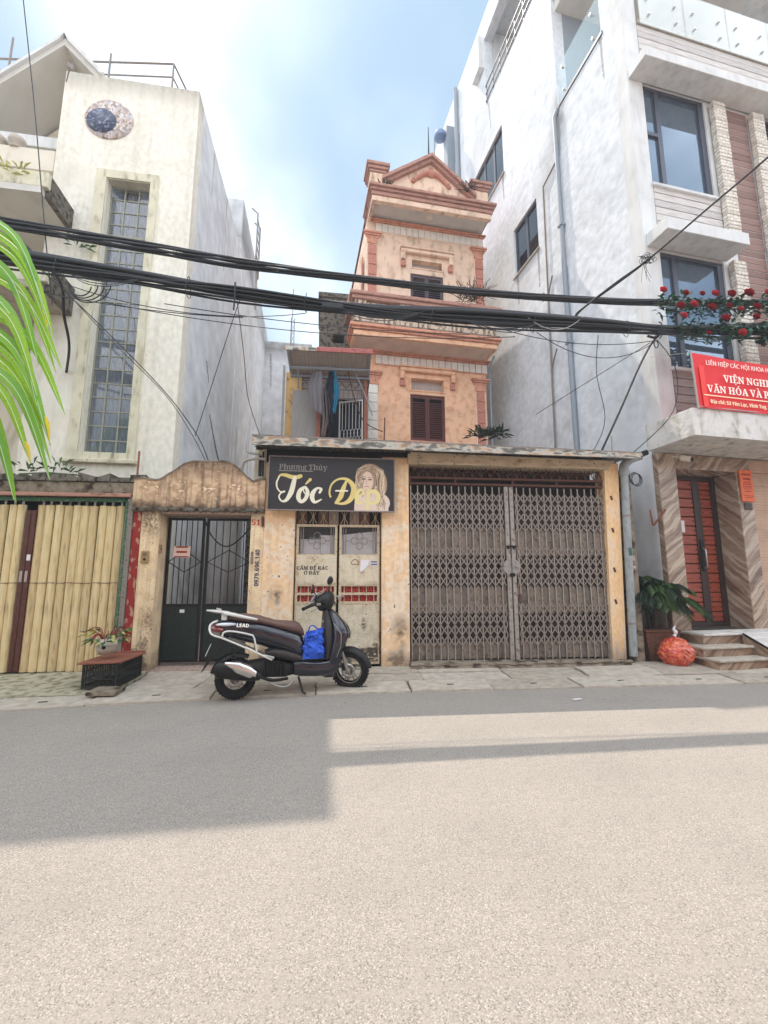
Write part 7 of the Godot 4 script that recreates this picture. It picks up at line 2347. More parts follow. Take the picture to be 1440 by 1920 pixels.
	b.tube(curve([Vector3(-0.30, 0.17, 0.12), Vector3(-0.18, 0.12, 0.14), Vector3(-0.08, 0.12, 0.14), Vector3(-0.02, 0.19, 0.10)], 4), 0.011, 7)
	obj("centre_stand", b, M["rim_alloy"], t)
	for s in [-1, 1]: # panel seams, cables and reflector
		b = B.new()
		b.tube(curve([Vector3(-0.70, 0.70, s * 0.142), Vector3(-0.5, 0.645, s * 0.170), Vector3(-0.3, 0.60, s * 0.181), Vector3(-0.12, 0.55, s * 0.170), Vector3(0.0, 0.50, s * 0.152)], 5), 0.0035, 5)
		b.tube(curve([Vector3(-0.05, 0.40, s * 0.166), Vector3(0.1, 0.345, s * 0.170), Vector3(0.3, 0.335, s * 0.173), Vector3(0.45, 0.36, s * 0.166)], 5), 0.0035, 5)
		obj("panel_seam", b, M["rubber"], t)
	for s in [-1, 1]:
		b = B.new()
		b.xf = st
		b.tube(curve([Vector3(0.31, 1.02, s * 0.22), Vector3(0.42, 1.00, s * 0.16), Vector3(0.47, 0.92, s * 0.07), Vector3(0.45, 0.84, s * 0.03)], 5), 0.006, 5)
		b.tube(curve([Vector3(0.30, 1.035, s * 0.20), Vector3(0.39, 1.07, s * 0.19), Vector3(0.44, 0.97, s * 0.09)], 5), 0.005, 5)
		obj("control_cable", b, M["rubber"], t)
	b = B.new()
	b.xf = st
	b.tube(curve([Vector3(0.60, 0.50, 0.085), Vector3(0.56, 0.40, 0.10), Vector3(0.62, 0.28, 0.09)], 5), 0.006, 5)
	b.box(Vector3(0.61, 0.285, 0.075), Vector3(0.06, 0.085, 0.035), 0.01)
	obj("brake_caliper", b, M["plastic_black"], t)
	b = B.new()
	b.box(Vector3(0.245, 1.00, 0.155), Vector3(0.05, 0.035, 0.05), 0.008)
	b.xf = Transform3D()
	b.lathe([Vector2(0, 0.012), Vector2(0.018, 0.01), Vector2(0.022, 0.0)], 12, Transform3D(Basis(Vector3(0, 0, 1), PI / 2), Vector3(0.318, 0.80, 0.07)))
	obj("ignition_lock", b, M["rim_alloy"], t)
	letters("LEAD", sans_b, 0.055, M["ink_white"], t, Vector3(-0.66, 0.79, 0.166), Basis(Vector3(0, 0, 1), -0.06) * Basis(Vector3.RIGHT, -0.35))
	# bag on the floor
	var bag := thing("blue_bag", "crumpled bright blue shopping bag standing on the scooter's floorboard", "bag", Vector3(-0.535, 0.012, 1.02), 13.0)
	b = B.new()
	var rings := []
	var fold := noise(303, 5.0, FastNoiseLite.TYPE_SIMPLEX_SMOOTH, 3)
	for j in 22:
		var v := j / 21.0
		var ring := []
		for k in 40:
			var a := TAU * k / 40
			var cx := signf(cos(a)) * pow(absf(cos(a)), 0.6)
			var cz := signf(sin(a)) * pow(absf(sin(a)), 0.6)
			var f := absf(fold.get_noise_3d(cx * 0.30, v * 0.42, cz * 0.3)) * 0.075 - 0.012 # creases
			var sx := 0.118 - 0.018 * v + f
			var sz := 0.10 - 0.06 * v * v + f * 1.2
			ring.append(Vector3(0.195 + 0.012 * v + sx * cx, 0.402 + 0.29 * v + (0.035 * cos(a) + 0.02 * sin(k * 0.8)) * v * v, 0.05 + sz * cz))
		rings.append(ring)
	b.skin(rings)
	obj("sack", b, M["bag_blue"], bag)
	b = B.new()
	b.tube(curve([Vector3(0.14, 0.69, 0.05), Vector3(0.16, 0.75, 0.045), Vector3(0.20, 0.76, 0.05), Vector3(0.25, 0.72, 0.05)], 5), 0.008, 6)
	obj("handle", b, M["bag_blue"], bag)


func fender_rings(c: Vector3, r: float, hw: float, a0: float, a1: float) -> Array:
	var rings := []
	for i in 13:
		var a := lerpf(a0, a1, i / 12.0)
		var o := Vector3(cos(a), sin(a), 0)
		var w := hw * (0.75 + 0.25 * sin(PI * i / 12.0))
		var ring := []
		for q in [[-1.0, -0.03], [-0.8, 0.0], [-0.35, 0.016], [0.35, 0.016], [0.8, 0.0], [1.0, -0.03], [0.8, -0.008], [0.0, 0.006], [-0.8, -0.008]]:
			ring.append(c + o * (r + q[1]) + Vector3(0, 0, q[0] * w))
		rings.append(ring)
	return rings


func cable_run(parent: Node, called: String, pts: Array, r: float, m: String, sides := 6) -> void:
	var b := B.new()
	b.tube(curve(pts, 5), r, sides)
	obj(called, b, M[m], parent)


func cables() -> void:
	var r := RandomNumberGenerator.new()
	r.seed = 21
	# [label, spine points, number, spread]
	var main := thing("cable_bundle", "thick lower bundle of black street cables crossing in front of the houses", "cable bundle", Vector3.ZERO, 0, "cable bundles across the street front")
	var spine := [Vector3(-13, 6.9, 0.25), Vector3(-8, 6.15, 0.25), Vector3(-4.75, 5.78, 0.25), Vector3(-3.1, 5.6, 0.25), Vector3(-1.57, 5.46, 0.25), Vector3(0.3, 5.33, 0.25), Vector3(2.06, 5.26, 0.25), Vector3(4.0, 5.24, 0.25), Vector3(5.2, 5.27, 0.25), Vector3(6.8, 5.34, 0.25), Vector3(10, 5.6, 0.25), Vector3(14, 6.1, 0.25)]
	for k in 24:
		var oy := r.randf_range(-0.13, 0.13)
		var oz := r.randf_range(-0.05, 0.05)
		var ph := r.randf_range(0, TAU)
		var pts := []
		for i in spine.size():
			var p: Vector3 = spine[i]
			var tight := 0.6 if i in [5, 8] else 1.0
			pts.append(p + Vector3(0, (oy + 0.035 * sin(i * 1.7 + ph)) * tight, (oz + 0.03 * cos(i * 1.3 + ph)) * tight))
		cable_run(main, "cable", pts, r.randf_range(0.010, 0.022) if k > 3 else 0.034, "cable" if k % 5 else "cable_grey")
	var up := thing("cable_bundle", "thinner upper bundle of twisted black street cables above the lower bundle", "cable bundle", Vector3.ZERO, 0, "cable bundles across the street front")
	var sp2 := [Vector3(-13, 7.83, 0.05), Vector3(-8, 6.93, 0.05), Vector3(-4.9, 6.52, 0.05), Vector3(-3.16, 6.31, 0.05), Vector3(-1.60, 6.12, 0.05), Vector3(0.3, 5.98, 0.05), Vector3(2.11, 5.88, 0.05), Vector3(4.1, 5.86, 0.05), Vector3(5.35, 5.90, 0.05), Vector3(7.0, 6.0, 0.05), Vector3(10.2, 6.32, 0.05), Vector3(14, 6.9, 0.05)]
	for k in 7:
		var ph := TAU * k / 7
		var pts := []
		for i in sp2.size():
			var wide := 1.6 if i < 5 else 0.8
			pts.append(sp2[i] + Vector3(0, 0.045 * sin(ph + i * 0.9) * wide, 0.04 * cos(ph + i * 0.9)))
		cable_run(up, "cable", pts, 0.019, "cable" if k % 4 else "cable_grey")
	for q in [[main, -4.1, 5.72, 0.25, 0.17], [main, -2.3, 5.53, 0.25, 0.16], [main, -0.6, 5.39, 0.25, 0.15], [main, 1.3, 5.29, 0.25, 0.12], [main, 2.9, 5.25, 0.25, 0.14], [main, 4.45, 5.25, 0.25, 0.13], [up, -2.6, 6.24, 0.05, 0.085], [up, 0.9, 5.94, 0.05, 0.07], [up, 3.2, 5.86, 0.05, 0.07]]:
		var pts := []
		for k in 13: pts.append(Vector3(q[1] + 0.01 * sin(k), q[2] + q[4] * sin(TAU * k / 12), q[3] + q[4] * 0.62 * cos(TAU * k / 12)))
		pts.append(Vector3(q[1] + 0.03, q[2] - 0.02, q[3] + q[4] * 0.8))
		cable_run(q[0], "tie", pts, 0.0055, "cable_grey", 5)
	for q in [[-3.4, 5.50, 0.42, 0.5], [0.5, 5.22, 0.40, 0.7], [2.4, 5.14, 0.40, 0.6], [5.6, 5.14, 0.42, 0.7]]: # slack that hangs out of the bundle
		for k in 3:
			cable_run(main, "slack_loop", [Vector3(q[0] - q[3], q[1] + 0.10, 0.28), Vector3(q[0] - q[3] * 0.4, q[1] - 0.05 - 0.035 * k, q[2]), Vector3(q[0] + q[3] * 0.3, q[1] - 0.07 - 0.03 * k, q[2]), Vector3(q[0] + q[3], q[1] + 0.12, 0.28)], 0.006, "cable_grey" if k else "cable")
	var sb := one(Vector3(-0.16, -0.05, -0.04), Vector3(0.16, 0.05, 0.04), 0.02).done()
	obj("splice_box", sb, M["cable"], main, Vector3(-0.2, 5.28, 0.36), Basis(Vector3(0, 0, 1), -0.05))
	# the thick service cable up to the right, with its knot of slack
	var sv := thing("service_cable", "black cable rising to the upper right past a tangled knot of slack", "cable", Vector3.ZERO)
	for k in 3:
		cable_run(sv, "strand", [Vector3(3.66, 5.27, 0.25), Vector3(3.60, 5.38 + 0.02 * k, 0.28), Vector3(3.72, 5.52, 0.36 + 0.02 * k), Vector3(4.05, 5.70 + 0.015 * k, 0.7), Vector3(4.32, 5.86, 1.0 + 0.015 * k), Vector3(4.85, 6.27, 1.5), Vector3(5.30, 6.60, 2.0), Vector3(6.6, 7.6, 3.4), Vector3(9.0, 9.0, 6.0)], 0.013, "cable")
	for k in 9:
		var c := Vector3(4.32 + r.randf_range(-0.07, 0.07), 5.87 + r.randf_range(-0.05, 0.05), 1.0)
		var pts := []
		for q in 11:
			var a := TAU * q / 10.0
			pts.append(c + Vector3(r.randf_range(0.05, 0.09) * cos(a), r.randf_range(0.03, 0.06) * sin(a), 0.03 * sin(a * 2 + k)))
		cable_run(sv, "loop", pts, 0.0035, "cable", 5)
	for k in 5:
		cable_run(sv, "loose_end", [Vector3(4.30, 5.84, 1.0), Vector3(4.28 - k * 0.012, 5.75, 1.02), Vector3(4.26 + r.randf_range(-0.08, 0.08), 5.60 - k * 0.03, 1.02)], 0.0025, "cable", 5)
	# single runs: [name, label, points, radius, material]
	var runs := [
		["drop_cable", "black cable dropping from the lower bundle to the shop's eave", [Vector3(5.0, 5.17, 0.25), Vector3(4.86, 5.03, 0.25), Vector3(4.6, 4.62, 0.27), Vector3(4.25, 3.95, 0.28), Vector3(3.88, 3.24, 0.26)], 0.016, "cable"],
		["drop_cable", "black double cable slanting from the upper left corner to the recessed wall", [Vector3(-5.6, 7.0, 0.25), Vector3(-4.97, 6.4, 0.25), Vector3(-4.5, 5.95, 0.25), Vector3(-4.09, 5.53, 0.22), Vector3(-4.25, 5.25, -0.2), Vector3(-4.5, 5.05, -0.8), Vector3(-5.2, 4.9, -1.9)], 0.022, "cable"],
		["thin_wire", "thin wire hanging straight down past the gable at the far left", [Vector3(-5.42, 11.2, 0.0), Vector3(-4.92, 8.65, 0.0), Vector3(-4.52, 6.43, 0.0), Vector3(-4.3, 5.3, 0.0)], 0.008, "cable_grey"],
		["thin_wire", "pair of thin wires slanting across the grid window down to the gateway", [Vector3(-4.36, 5.7, 0.2), Vector3(-3.6, 5.0, 0.1), Vector3(-2.7, 4.1, -0.1), Vector3(-2.2, 3.45, -0.2), Vector3(-1.98, 2.97, -0.22)], 0.008, "cable_grey"],
		["thin_wire", "lower of the two wires slanting across the grid window", [Vector3(-4.2, 5.6, 0.2), Vector3(-3.4, 4.75, 0.12), Vector3(-2.66, 4.02, -0.1), Vector3(-2.25, 3.42, -0.2), Vector3(-2.02, 2.98, -0.22)], 0.006, "cable_grey"],
		["thin_wire", "thin wire rising from the gateway wires to the lower bundle", [Vector3(-2.22, 3.42, -0.2), Vector3(-1.95, 4.2, 0.0), Vector3(-1.68, 5.0, 0.2), Vector3(-1.56, 5.38, 0.25)], 0.006, "cable_grey"],
		["thin_wire", "thin wire hanging in a curve down the pale side wall left of the awning", [Vector3(-1.6, 5.36, 0.25), Vector3(-1.5, 4.6, 0.1), Vector3(-1.45, 4.0, -0.1), Vector3(-1.25, 3.4, -0.2)], 0.006, "cable_grey"],
		["thin_wire", "thin wire drawn level below the lower bundle, leftmost of the level ones", sag(Vector3(-4.9, 5.42, 0.3), Vector3(-1.5, 5.1, 0.25), 0.10), 0.006, "cable_grey"],
		["thin_wire", "slack thin wire looping below the lower bundle in front of the grid window", sag(Vector3(-4.0, 5.45, 0.3), Vector3(-0.6, 5.22, 0.25), 0.22), 0.006, "cable_grey"],
		["thin_wire", "thin wire running level in front of the awning and orange house", sag(Vector3(-2.6, 5.22, 0.3), Vector3(1.9, 5.02, 0.25), 0.09), 0.006, "cable_grey"],
		["thin_wire", "second level wire a hand lower in front of the awning", sag(Vector3(-3.4, 5.2, 0.28), Vector3(2.6, 5.0, 0.28), 0.20), 0.006, "cable_grey"],
		["thin_wire", "thin wire sagging before the white side wall right of the orange house", sag(Vector3(2.4, 5.1, 0.3), Vector3(4.85, 5.05, 0.28), 0.14), 0.006, "cable_grey"],
		["thin_wire", "lowest sagging wire before the white side wall", sag(Vector3(2.95, 5.1, 0.27), Vector3(4.9, 5.04, 0.26), 0.34), 0.006, "cable_grey"],
		["thin_wire", "pale wire looping under the bundle near the rising service cable", sag(Vector3(2.75, 5.38, 0.3), Vector3(3.68, 5.36, 0.34), 0.24), 0.007, "wire_pale"],
		["thin_wire", "taut thin wire from the white side wall up to the cable junction", [Vector3(3.55, 4.35, -1.2), Vector3(4.2, 4.7, -0.5), Vector3(4.86, 5.06, 0.22)], 0.006, "cable_grey"],
		["thin_wire", "thin wire curving down the white side wall beside the drain pipe", [Vector3(4.0, 5.15, 0.2), Vector3(4.05, 4.6, 0.0), Vector3(4.2, 3.9, -0.1), Vector3(4.0, 3.4, -0.1), Vector3(3.8, 3.25, -0.1)], 0.006, "cable_grey"],
		["thin_wire", "thin wire falling from the cable junction past the entry slab to the camera", [Vector3(4.95, 5.1, 0.25), Vector3(5.2, 4.7, 0.25), Vector3(5.23, 4.2, 0.22), Vector3(5.05, 3.78, 0.18), Vector3(4.4, 3.2, 0.15)], 0.007, "cable_grey"],
		["thin_wire", "wire slack in a bow before the orange wall down to a rusty stub", [Vector3(0.05, 6.2, -3.4), Vector3(0.2, 5.6, -3.5), Vector3(0.45, 5.0, -3.6), Vector3(0.9, 4.75, -3.6)], 0.012, "rust_red"],
		["thin_wire", "pale pole slanting beside the barred rooftop door", [Vector3(0.25, 6.0, -3.3), Vector3(0.45, 5.6, -3.4), Vector3(0.65, 5.1, -3.5)], 0.014, "wire_pale"],
		["thin_wire", "black wire swagged behind the bars of the alley gate", [Vector3(-2.35, 2.45, -1.2), Vector3(-2.2, 2.05, -1.2), Vector3(-1.95, 1.85, -1.2), Vector3(-1.7, 2.0, -1.2), Vector3(-1.4, 2.4, -1.2)], 0.012, "cable"],
	]
	for q in runs:
		var b := B.new()
		b.tube(curve(q[2], 6), q[3], 6)
		var o := obj(q[0], b, M[q[4]])
		tag(o, q[1], "cable" if q[0] == "drop_cable" else "wire", "loose wires strung under the bundles" if q[0] == "thin_wire" else "")
	# junction knot and ties
	var jk := thing("cable_junction", "knot of cable ties with a small loop where the drop cable leaves the bundle", "cable junction", Vector3(4.9, 5.08, 0.27))
	var b := B.new()
	b.tube([Vector3(-0.12, 0.06, 0), Vector3(-0.03, 0.02, 0.02), Vector3(0.05, 0.07, 0.0), Vector3(0.2, 0.16, -0.02)], 0.02, 7)
	obj("knot", b, M["cable"], jk)
	var pts := []
	for k in 11: pts.append(Vector3(0.0 + 0.035 * cos(TAU * k / 10), -0.09 + 0.06 * sin(TAU * k / 10), 0.02))
	cable_run(jk, "loop", pts, 0.008, "cable_grey")
	pts = []
	for k in 9: pts.append(Vector3(0.08 + 0.02 * sin(k), 0.02 + 0.29 * k / 8.0, 0.11 * sin(PI * k / 8.0)))
	cable_run(jk, "tie", pts, 0.009, "cable_grey")
	var coil := thing("cable_coil", "loose loops of black cable under the bundle beside the grid window", "cable coil", Vector3(-3.75, 5.42, 0.3))
	for k in 4:
		pts = []
		for q in 11:
			var a := PI * q / 10.0
			pts.append(Vector3(0.28 * cos(a) * (0.5 + k * 0.17) + 0.05 * k, -0.30 * sin(a) * (0.5 + k * 0.15), 0.02 * k))
		cable_run(coil, "loop", pts, 0.008, "cable")
	var tie := thing("cable_tie", "black strap hanging from the lower bundle in front of the pale side wall", "cable tie", Vector3(-1.62, 5.44, 0.33))
	b = B.new()
	b.tube([Vector3(0, 0.16, 0), Vector3(0.01, -0.05, 0.02), Vector3(0, -0.28, 0)], 0.012, 6)
	obj("strap", b, M["cable"], tie)


func leaf(b: B, base: Vector3, dir: Vector3, up: Vector3, l: float, w: float, droop := 0.2) -> void:
	var s := dir.cross(up).normalized()
	var p1 := base + dir * l * 0.45 + up * l * 0.08
	var tip := base + dir * l - up * l * droop
	b.tri(base, p1 + s * w * 0.5, tip, 1)
	b.tri(base, tip, p1 - s * w * 0.5, 1)


func frond(t: Node3D, called: String, base: Vector3, mid: Vector3, tip: Vector3, w: float, m: String, rib := true) -> void: # long leaflet that arches over, V in section
	var ln := curve([base, mid, tip], 8)
	var b := B.new()
	var rb := []
	for i in ln.size():
		var f := float(i) / (ln.size() - 1)
		var ww := w * (0.6 + 1.4 * f) * (1.0 - f) * 1.9 if f > 0.2 else w * (0.75 + f)
		var d: Vector3 = (ln[mini(i + 1, ln.size() - 1)] - ln[maxi(i - 1, 0)]).normalized()
		var s := d.cross(Vector3(0.25, 0.3, 1).normalized()).normalized()
		rb.append([ln[i] + s * ww * 0.5 + Vector3(0, 0, -0.012), ln[i], ln[i] - s * ww * 0.5 + Vector3(0, 0, -0.012)])
	for i in rb.size() - 1:
		b.quad(rb[i][0], rb[i + 1][0], rb[i + 1][1], rb[i][1], 1)
		b.quad(rb[i][1], rb[i + 1][1], rb[i + 1][2], rb[i][2], 2)
	var o := obj(called, b, M[m], t)
	if rib:
		b = B.new()
		var rr := []
		for i in ln.size(): rr.append(0.0055 * (1.0 - 0.75 * float(i) / ln.size()))
		b.tube(ln, rr, 5)
		obj("rib", b, M["palm_rib"], o)


func plants() -> void:
	var r := RandomNumberGenerator.new()
	r.seed = 9
	# palm at the kerb, leaning over the road; one frond reaches into the picture from the left
	var t := thing("palm_tree", "bright green palm fronds reaching in from the left edge in front of the cream house", "palm", Vector3(-5.4, 0, 1.45))
	var b := B.new()
	b.tube(curve([Vector3(0.0, 0.0, 0.0), Vector3(0.1, 1.6, 0.2), Vector3(0.4, 3.2, 0.6), Vector3(0.75, 4.7, 1.05)], 5), 0.085, 10)
	obj("trunk", b, M["trunk"], t)
	var zc := 1.05
	var rach := curve([Vector3(0.78, 4.6, zc), Vector3(1.35, 5.1, zc), Vector3(1.78, 4.75, zc), Vector3(1.90, 3.9, zc), Vector3(1.95, 3.0, zc), Vector3(1.93, 2.0, zc)], 6)
	b = B.new()
	var rad := []
	for i in rach.size(): rad.append(lerpf(0.026, 0.006, float(i) / rach.size()))
	b.tube(rach, rad, 7)
	obj("rachis", b, M["palm_leaf_b"], t)
	for k in 22:
		# height where the leaflet leaves the rachis; longer in the middle of the frond, hanging at its end
		var y0 := 4.72 - 0.115 * k
		var f := k / 21.0
		var rx := 1.80 + 0.12 * smoothstep(4.9, 3.4, y0)
		var reach := (0.98 + 0.09 * sin(k * 1.7)) * (1.0 - 0.62 * smoothstep(0.45, 1.0, f))
		var drop := 0.98 + 0.12 * sin(k * 2.3) - 0.25 * smoothstep(0.5, 1.0, f)
		var dz := r.randf_range(-0.10, 0.10)
		frond(t, "leaflet", Vector3(rx, y0, zc), Vector3(rx + reach * 0.62, y0 - drop * 0.36, zc + dz * 0.5), Vector3(rx + reach, y0 - drop * 1.15, zc + dz), r.randf_range(0.058, 0.076), "palm_leaf" if k % 3 else "palm_leaf_b")
		frond(t, "leaflet", Vector3(rx, y0, zc - 0.02), Vector3(rx - 0.5, y0 - 0.15, zc - 0.1), Vector3(rx - 0.85, y0 - 0.95, zc - 0.15), 0.07, "palm_leaf_b", false)
		if k in [2, 9, 13, 18]: frond(t, "yellow_tip", Vector3(rx + reach - 0.06, y0 - drop * 0.92, zc + dz + 0.015), Vector3(rx + reach - 0.03, y0 - drop * 1.0, zc + dz + 0.015), Vector3(rx + reach, y0 - drop * 1.13, zc + dz + 0.015), 0.02, "palm_yellow", false)
	for k in 5: # more fronds up in the crown, out of the picture
		var a := 1.7 + k * 0.65
		b = B.new()
		var ln := curve([Vector3(0.76, 4.65, zc), Vector3(0.76 + 0.7 * cos(a), 5.4, zc + 0.7 * sin(a)), Vector3(0.76 + 1.3 * cos(a), 4.7, zc + 1.3 * sin(a))], 10)
		b.tube(ln, 0.016, 6)
		for i in range(3, ln.size()):
			for s in [-1, 1]:
				var d: Vector3 = (Vector3(-sin(a), 0, cos(a)) * s * 0.9 + Vector3(cos(a), -0.5, sin(a)) * 0.6).normalized()
				leaf(b, ln[i], d, Vector3.UP, 0.6, 0.06, 0.4)
		obj("crown_frond", b, M["palm_leaf_b"], t)
	# roses wound along the bundles
	for q in [["upper rose garland with red blooms wound along the upper cable bundle at the right", 5.08, 5.80, 15], ["lower rose garland with few red blooms lying over the lower cable bundle at the right", 5.25, 5.28, 7]]:
		var g := thing("rose_garland", q[0], "garland", Vector3(q[1], q[2], 0.14 if q[3] > 10 else 0.28), 0, "rose garlands on the cables")
		b = B.new()
		b.tube(curve([Vector3(0, 0, 0), Vector3(0.6, 0.02, 0.05), Vector3(1.2, -0.02, 0), Vector3(2.4, 0.08, 0.02)], 5), 0.008, 5)
		obj("vine", b, M["twig"], g)
		for h in 3:
			b = B.new()
			for k in 170:
				var x := r.randf_range(0.0, 2.4)
				var c := Vector3(x, 0.04 * x + r.randf_range(-0.22, 0.10) * (1.0 if q[3] > 6 else 0.7), r.randf_range(-0.06, 0.12))
				var d := Vector3(r.randf_range(-1, 1), r.randf_range(-0.9, 0.5), r.randf_range(-0.1, 1)).normalized()
				leaf(b, c, d, Vector3(r.randf_range(-0.3, 0.3), 1, 0.4).normalized(), r.randf_range(0.08, 0.13), r.randf_range(0.055, 0.085), 0.1)
			stuff(obj("leaves", b, M[["leaf_dark", "leaf_teal", "leaf_dark"][h]], g))
		for k in q[3]:
			var x: float = 0.1 + 2.2 * k / q[3] + r.randf_range(-0.06, 0.06)
			var c := Vector3(x, 0.04 * x + (0.12 if k % 2 == 0 else -0.13) + r.randf_range(-0.03, 0.03), 0.12)
			b = B.new()
			var s := r.randf_range(0.05, 0.095)
			for p in 16:
				var a := p * 2.4
				var e := 0.25 + 0.05 * p
				var d := Vector3(cos(a) * sin(e), sin(a) * sin(e) * 0.9, cos(e)).normalized()
				var u := d.cross(Vector3(0.3, 1, 0.2)).normalized()
				b.quad(c + u * s * 0.35, c + d * s - u * s * 0.0 + u * s * 0.45, c + d * s * 1.15, c - u * s * 0.35 + d * s * 0.7, -1)
				b.quad(c - u * s * 0.35, c + d * s * 0.75 - u * s * 0.5, c + d * s * 1.1 + u * 0.1 * s, c + u * s * 0.3, -1)
			obj("bloom", b, M["rose" if k % 3 else "rose_b"], g)
	# dark palm in its planter by the entrance
	var pt := thing("planter", "stained terracotta planter standing in the corner left of the marble entrance", "planter", Vector3(4.86, 0.09, -0.36))
	b = B.new()
	b.hexa([Vector3(-0.20, 0, -0.2), Vector3(0.24, 0, -0.2), Vector3(0.24, 0, 0.2), Vector3(-0.20, 0, 0.2), Vector3(-0.26, 0.42, -0.25), Vector3(0.29, 0.42, -0.25), Vector3(0.29, 0.42, 0.24), Vector3(-0.26, 0.42, 0.24)])
	obj("box", b, M["terracotta"], pt)
	b = B.new()
	b.span(Vector3(-0.28, 0.42, -0.27), Vector3(0.31, 0.455, 0.26), 0.01)
	obj("rim", b, M["terracotta"], pt)
	var pp := thing("potted_palm", "dark bushy palm growing in the planter left of the plank door", "potted palm", Vector3(4.88, 0.52, -0.34))
	b = B.new()
	for k in 5: b.tube([Vector3(0.04 * sin(k * 2.2), 0, 0.04 * cos(k * 2.2)), Vector3(0.08 * sin(k * 2.2), 0.35, 0.08 * cos(k * 2.2))], 0.02, 6)
	obj("stem", b, M["twig"], pp)
	for k in 58:
		var a := k * 2.4
		var el := r.randf_range(0.1, 1.45)
		var l := r.randf_range(0.45, 0.72)
		var o := Vector3(cos(a) * cos(el), sin(el), sin(a) * cos(el) + 0.15).normalized()
		var st := Vector3(0.05 * cos(a), 0.28, 0.05 * sin(a))
		var ln := curve([st, st + o * l * 0.6 + Vector3(0, 0.10, 0), st + o * l + Vector3(0, -0.10 - 0.08 * cos(el), 0)], 9)
		b = B.new()
		b.tube(ln, 0.006, 5)
		for i in range(3, ln.size()):
			var d: Vector3 = (ln[mini(i + 1, ln.size() - 1)] - ln[i - 1]).normalized()
			var s := d.cross(Vector3.UP).normalized()
			for q in [-1, 1]:
				for h in 1:
					leaf(b, ln[i], (s * q * 1.0 + d * 0.7 - Vector3(0, 0.15, 0)).normalized(), Vector3.UP, 0.20 * (1.0 - 0.5 * i / ln.size()) + 0.03, 0.015, 0.3)
		obj("palm_frond", b, M["leaf_dark" if k % 3 else "leaf_mid"], pp)
	# flower pot on the crate
	var fp := thing("flower_pot", "dirty white pot of variegated red-stemmed leaves on the crate by the yellow shutter", "flower pot", Vector3(-2.80, 0.425, 0.62))
	b = B.new()
	b.lathe([Vector2(0.0, 0.0), Vector2(0.085, 0.0), Vector2(0.115, 0.05), Vector2(0.13, 0.12), Vector2(0.115, 0.175), Vector2(0.10, 0.185), Vector2(0.09, 0.16), Vector2(0.0, 0.15)], 22)
	obj("pot", b, M["pot_white"], fp)
	b = B.new()
	b.lathe([Vector2(0.0, 0.131), Vector2(0.02, 0.131), Vector2(0.022, 0.118)], 12, Transform3D(Basis(Vector3.RIGHT, PI / 2), Vector3(0.02, 0.09, 0)))
	obj("hole", b, M["hole"], fp)
	for k in 18:
		var a := k * 2.4
		var o := Vector3(cos(a), 0, sin(a))
		var base := Vector3(0, 0.16, 0) + o * 0.05
		var top := base + o * r.randf_range(0.10, 0.24) + Vector3(0, r.randf_range(0.0, 0.15), 0)
		b = B.new()
		b.tube(curve([base, base.lerp(top, 0.5) + Vector3(0, 0.07, 0), top], 4), 0.005, 5)
		var sm := obj("stem", b, M["stem_red"], fp)
		for h in 3:
			b = B.new()
			var d := (o.rotated(Vector3.UP, (h - 1) * 0.8 + r.randf_range(-0.3, 0.3)) + Vector3(0, r.randf_range(-0.5, 0.2), 0)).normalized()
			leaf(b, top.lerp(base, h * 0.15), d, Vector3.UP, r.randf_range(0.09, 0.14), r.randf_range(0.035, 0.055), 0.2)
			obj("leaf", b, M[["leaf_mid", "leaf_edge", "leaf_teal", "leaf_mid", "leaf_edge"][(k + h) % 5]], sm)
	# growth on ledges and roofs: [name, label, place, count, length, spread, material]
	for q in [
		["balcony_plant", "grassy plants in the planter ledge under the gable at the left edge", Vector3(-7.0, 9.4, -1.8), 40, 0.35, 0.5, "leaf_mid"],
		["roof_plant", "dark leafy plant growing at the corner of the orange house above the shop eave", Vector3(3.2, 4.42, -2.9), 190, 0.24, 0.32, "leaf_dark"],
		["dry_shrub", "dry brown twiggy shrub on the right end of the orange house's balcony", Vector3(3.35, 8.75, -4.3), 90, 0.42, 0.34, "twig"],
		["wall_fern", "small fern sprouting from the cream wall just above the lower cables", Vector3(-4.92, 7.35, -1.42), 22, 0.22, 0.12, "leaf_mid"],
		["wall_fern", "small yellow-green fern sprouting from the front of the upper balcony", Vector3(-5.6, 8.0, -0.6), 22, 0.25, 0.15, "leaf_edge"],
		["ledge_weed", "low green weeds on the coping behind the palm at the left", Vector3(-4.2, 2.78, -0.2), 40, 0.20, 0.35, "leaf_mid"],
		["gutter_weed", "dark weeds at the left pier of the orange house's gable", Vector3(1.0, 11.75, -4.1), 30, 0.22, 0.14, "leaf_dark"],
		["parapet_weed", "black withered weeds hanging at the right pier of the gable", Vector3(3.42, 12.1, -4.32), 40, 0.28, 0.16, "twig"]]:
		b = B.new()
		for k in q[3]:
			var d := Vector3(r.randf_range(-1, 1), r.randf_range(-0.1, 1.1), r.randf_range(-0.5, 1)).normalized()
			var p := Vector3(r.randf_range(-1, 1) * q[5], r.randf_range(0, 0.35) * q[5], r.randf_range(-0.5, 0.5) * q[5])
			if q[6] == "twig":
				b.tube([p, p + d * q[4] * 0.6, p + d * q[4] + Vector3(r.randf_range(-0.1, 0.1), 0, 0)], 0.008, 4)
			else: leaf(b, p + d * q[4] * 0.3, d, Vector3(0, 1, 0.2), q[4] * r.randf_range(0.5, 1.0), q[4] * 0.16, 0.2)
		if q[0] == "ledge_weed": b.tube([Vector3(-0.4, 0.01, 0), Vector3(0, 0.03, 0.03), Vector3(0.4, 0.01, 0)], 0.012, 5)
		tag(obj(q[0], b, M[q[6]], self, q[2]), q[1], "plant")


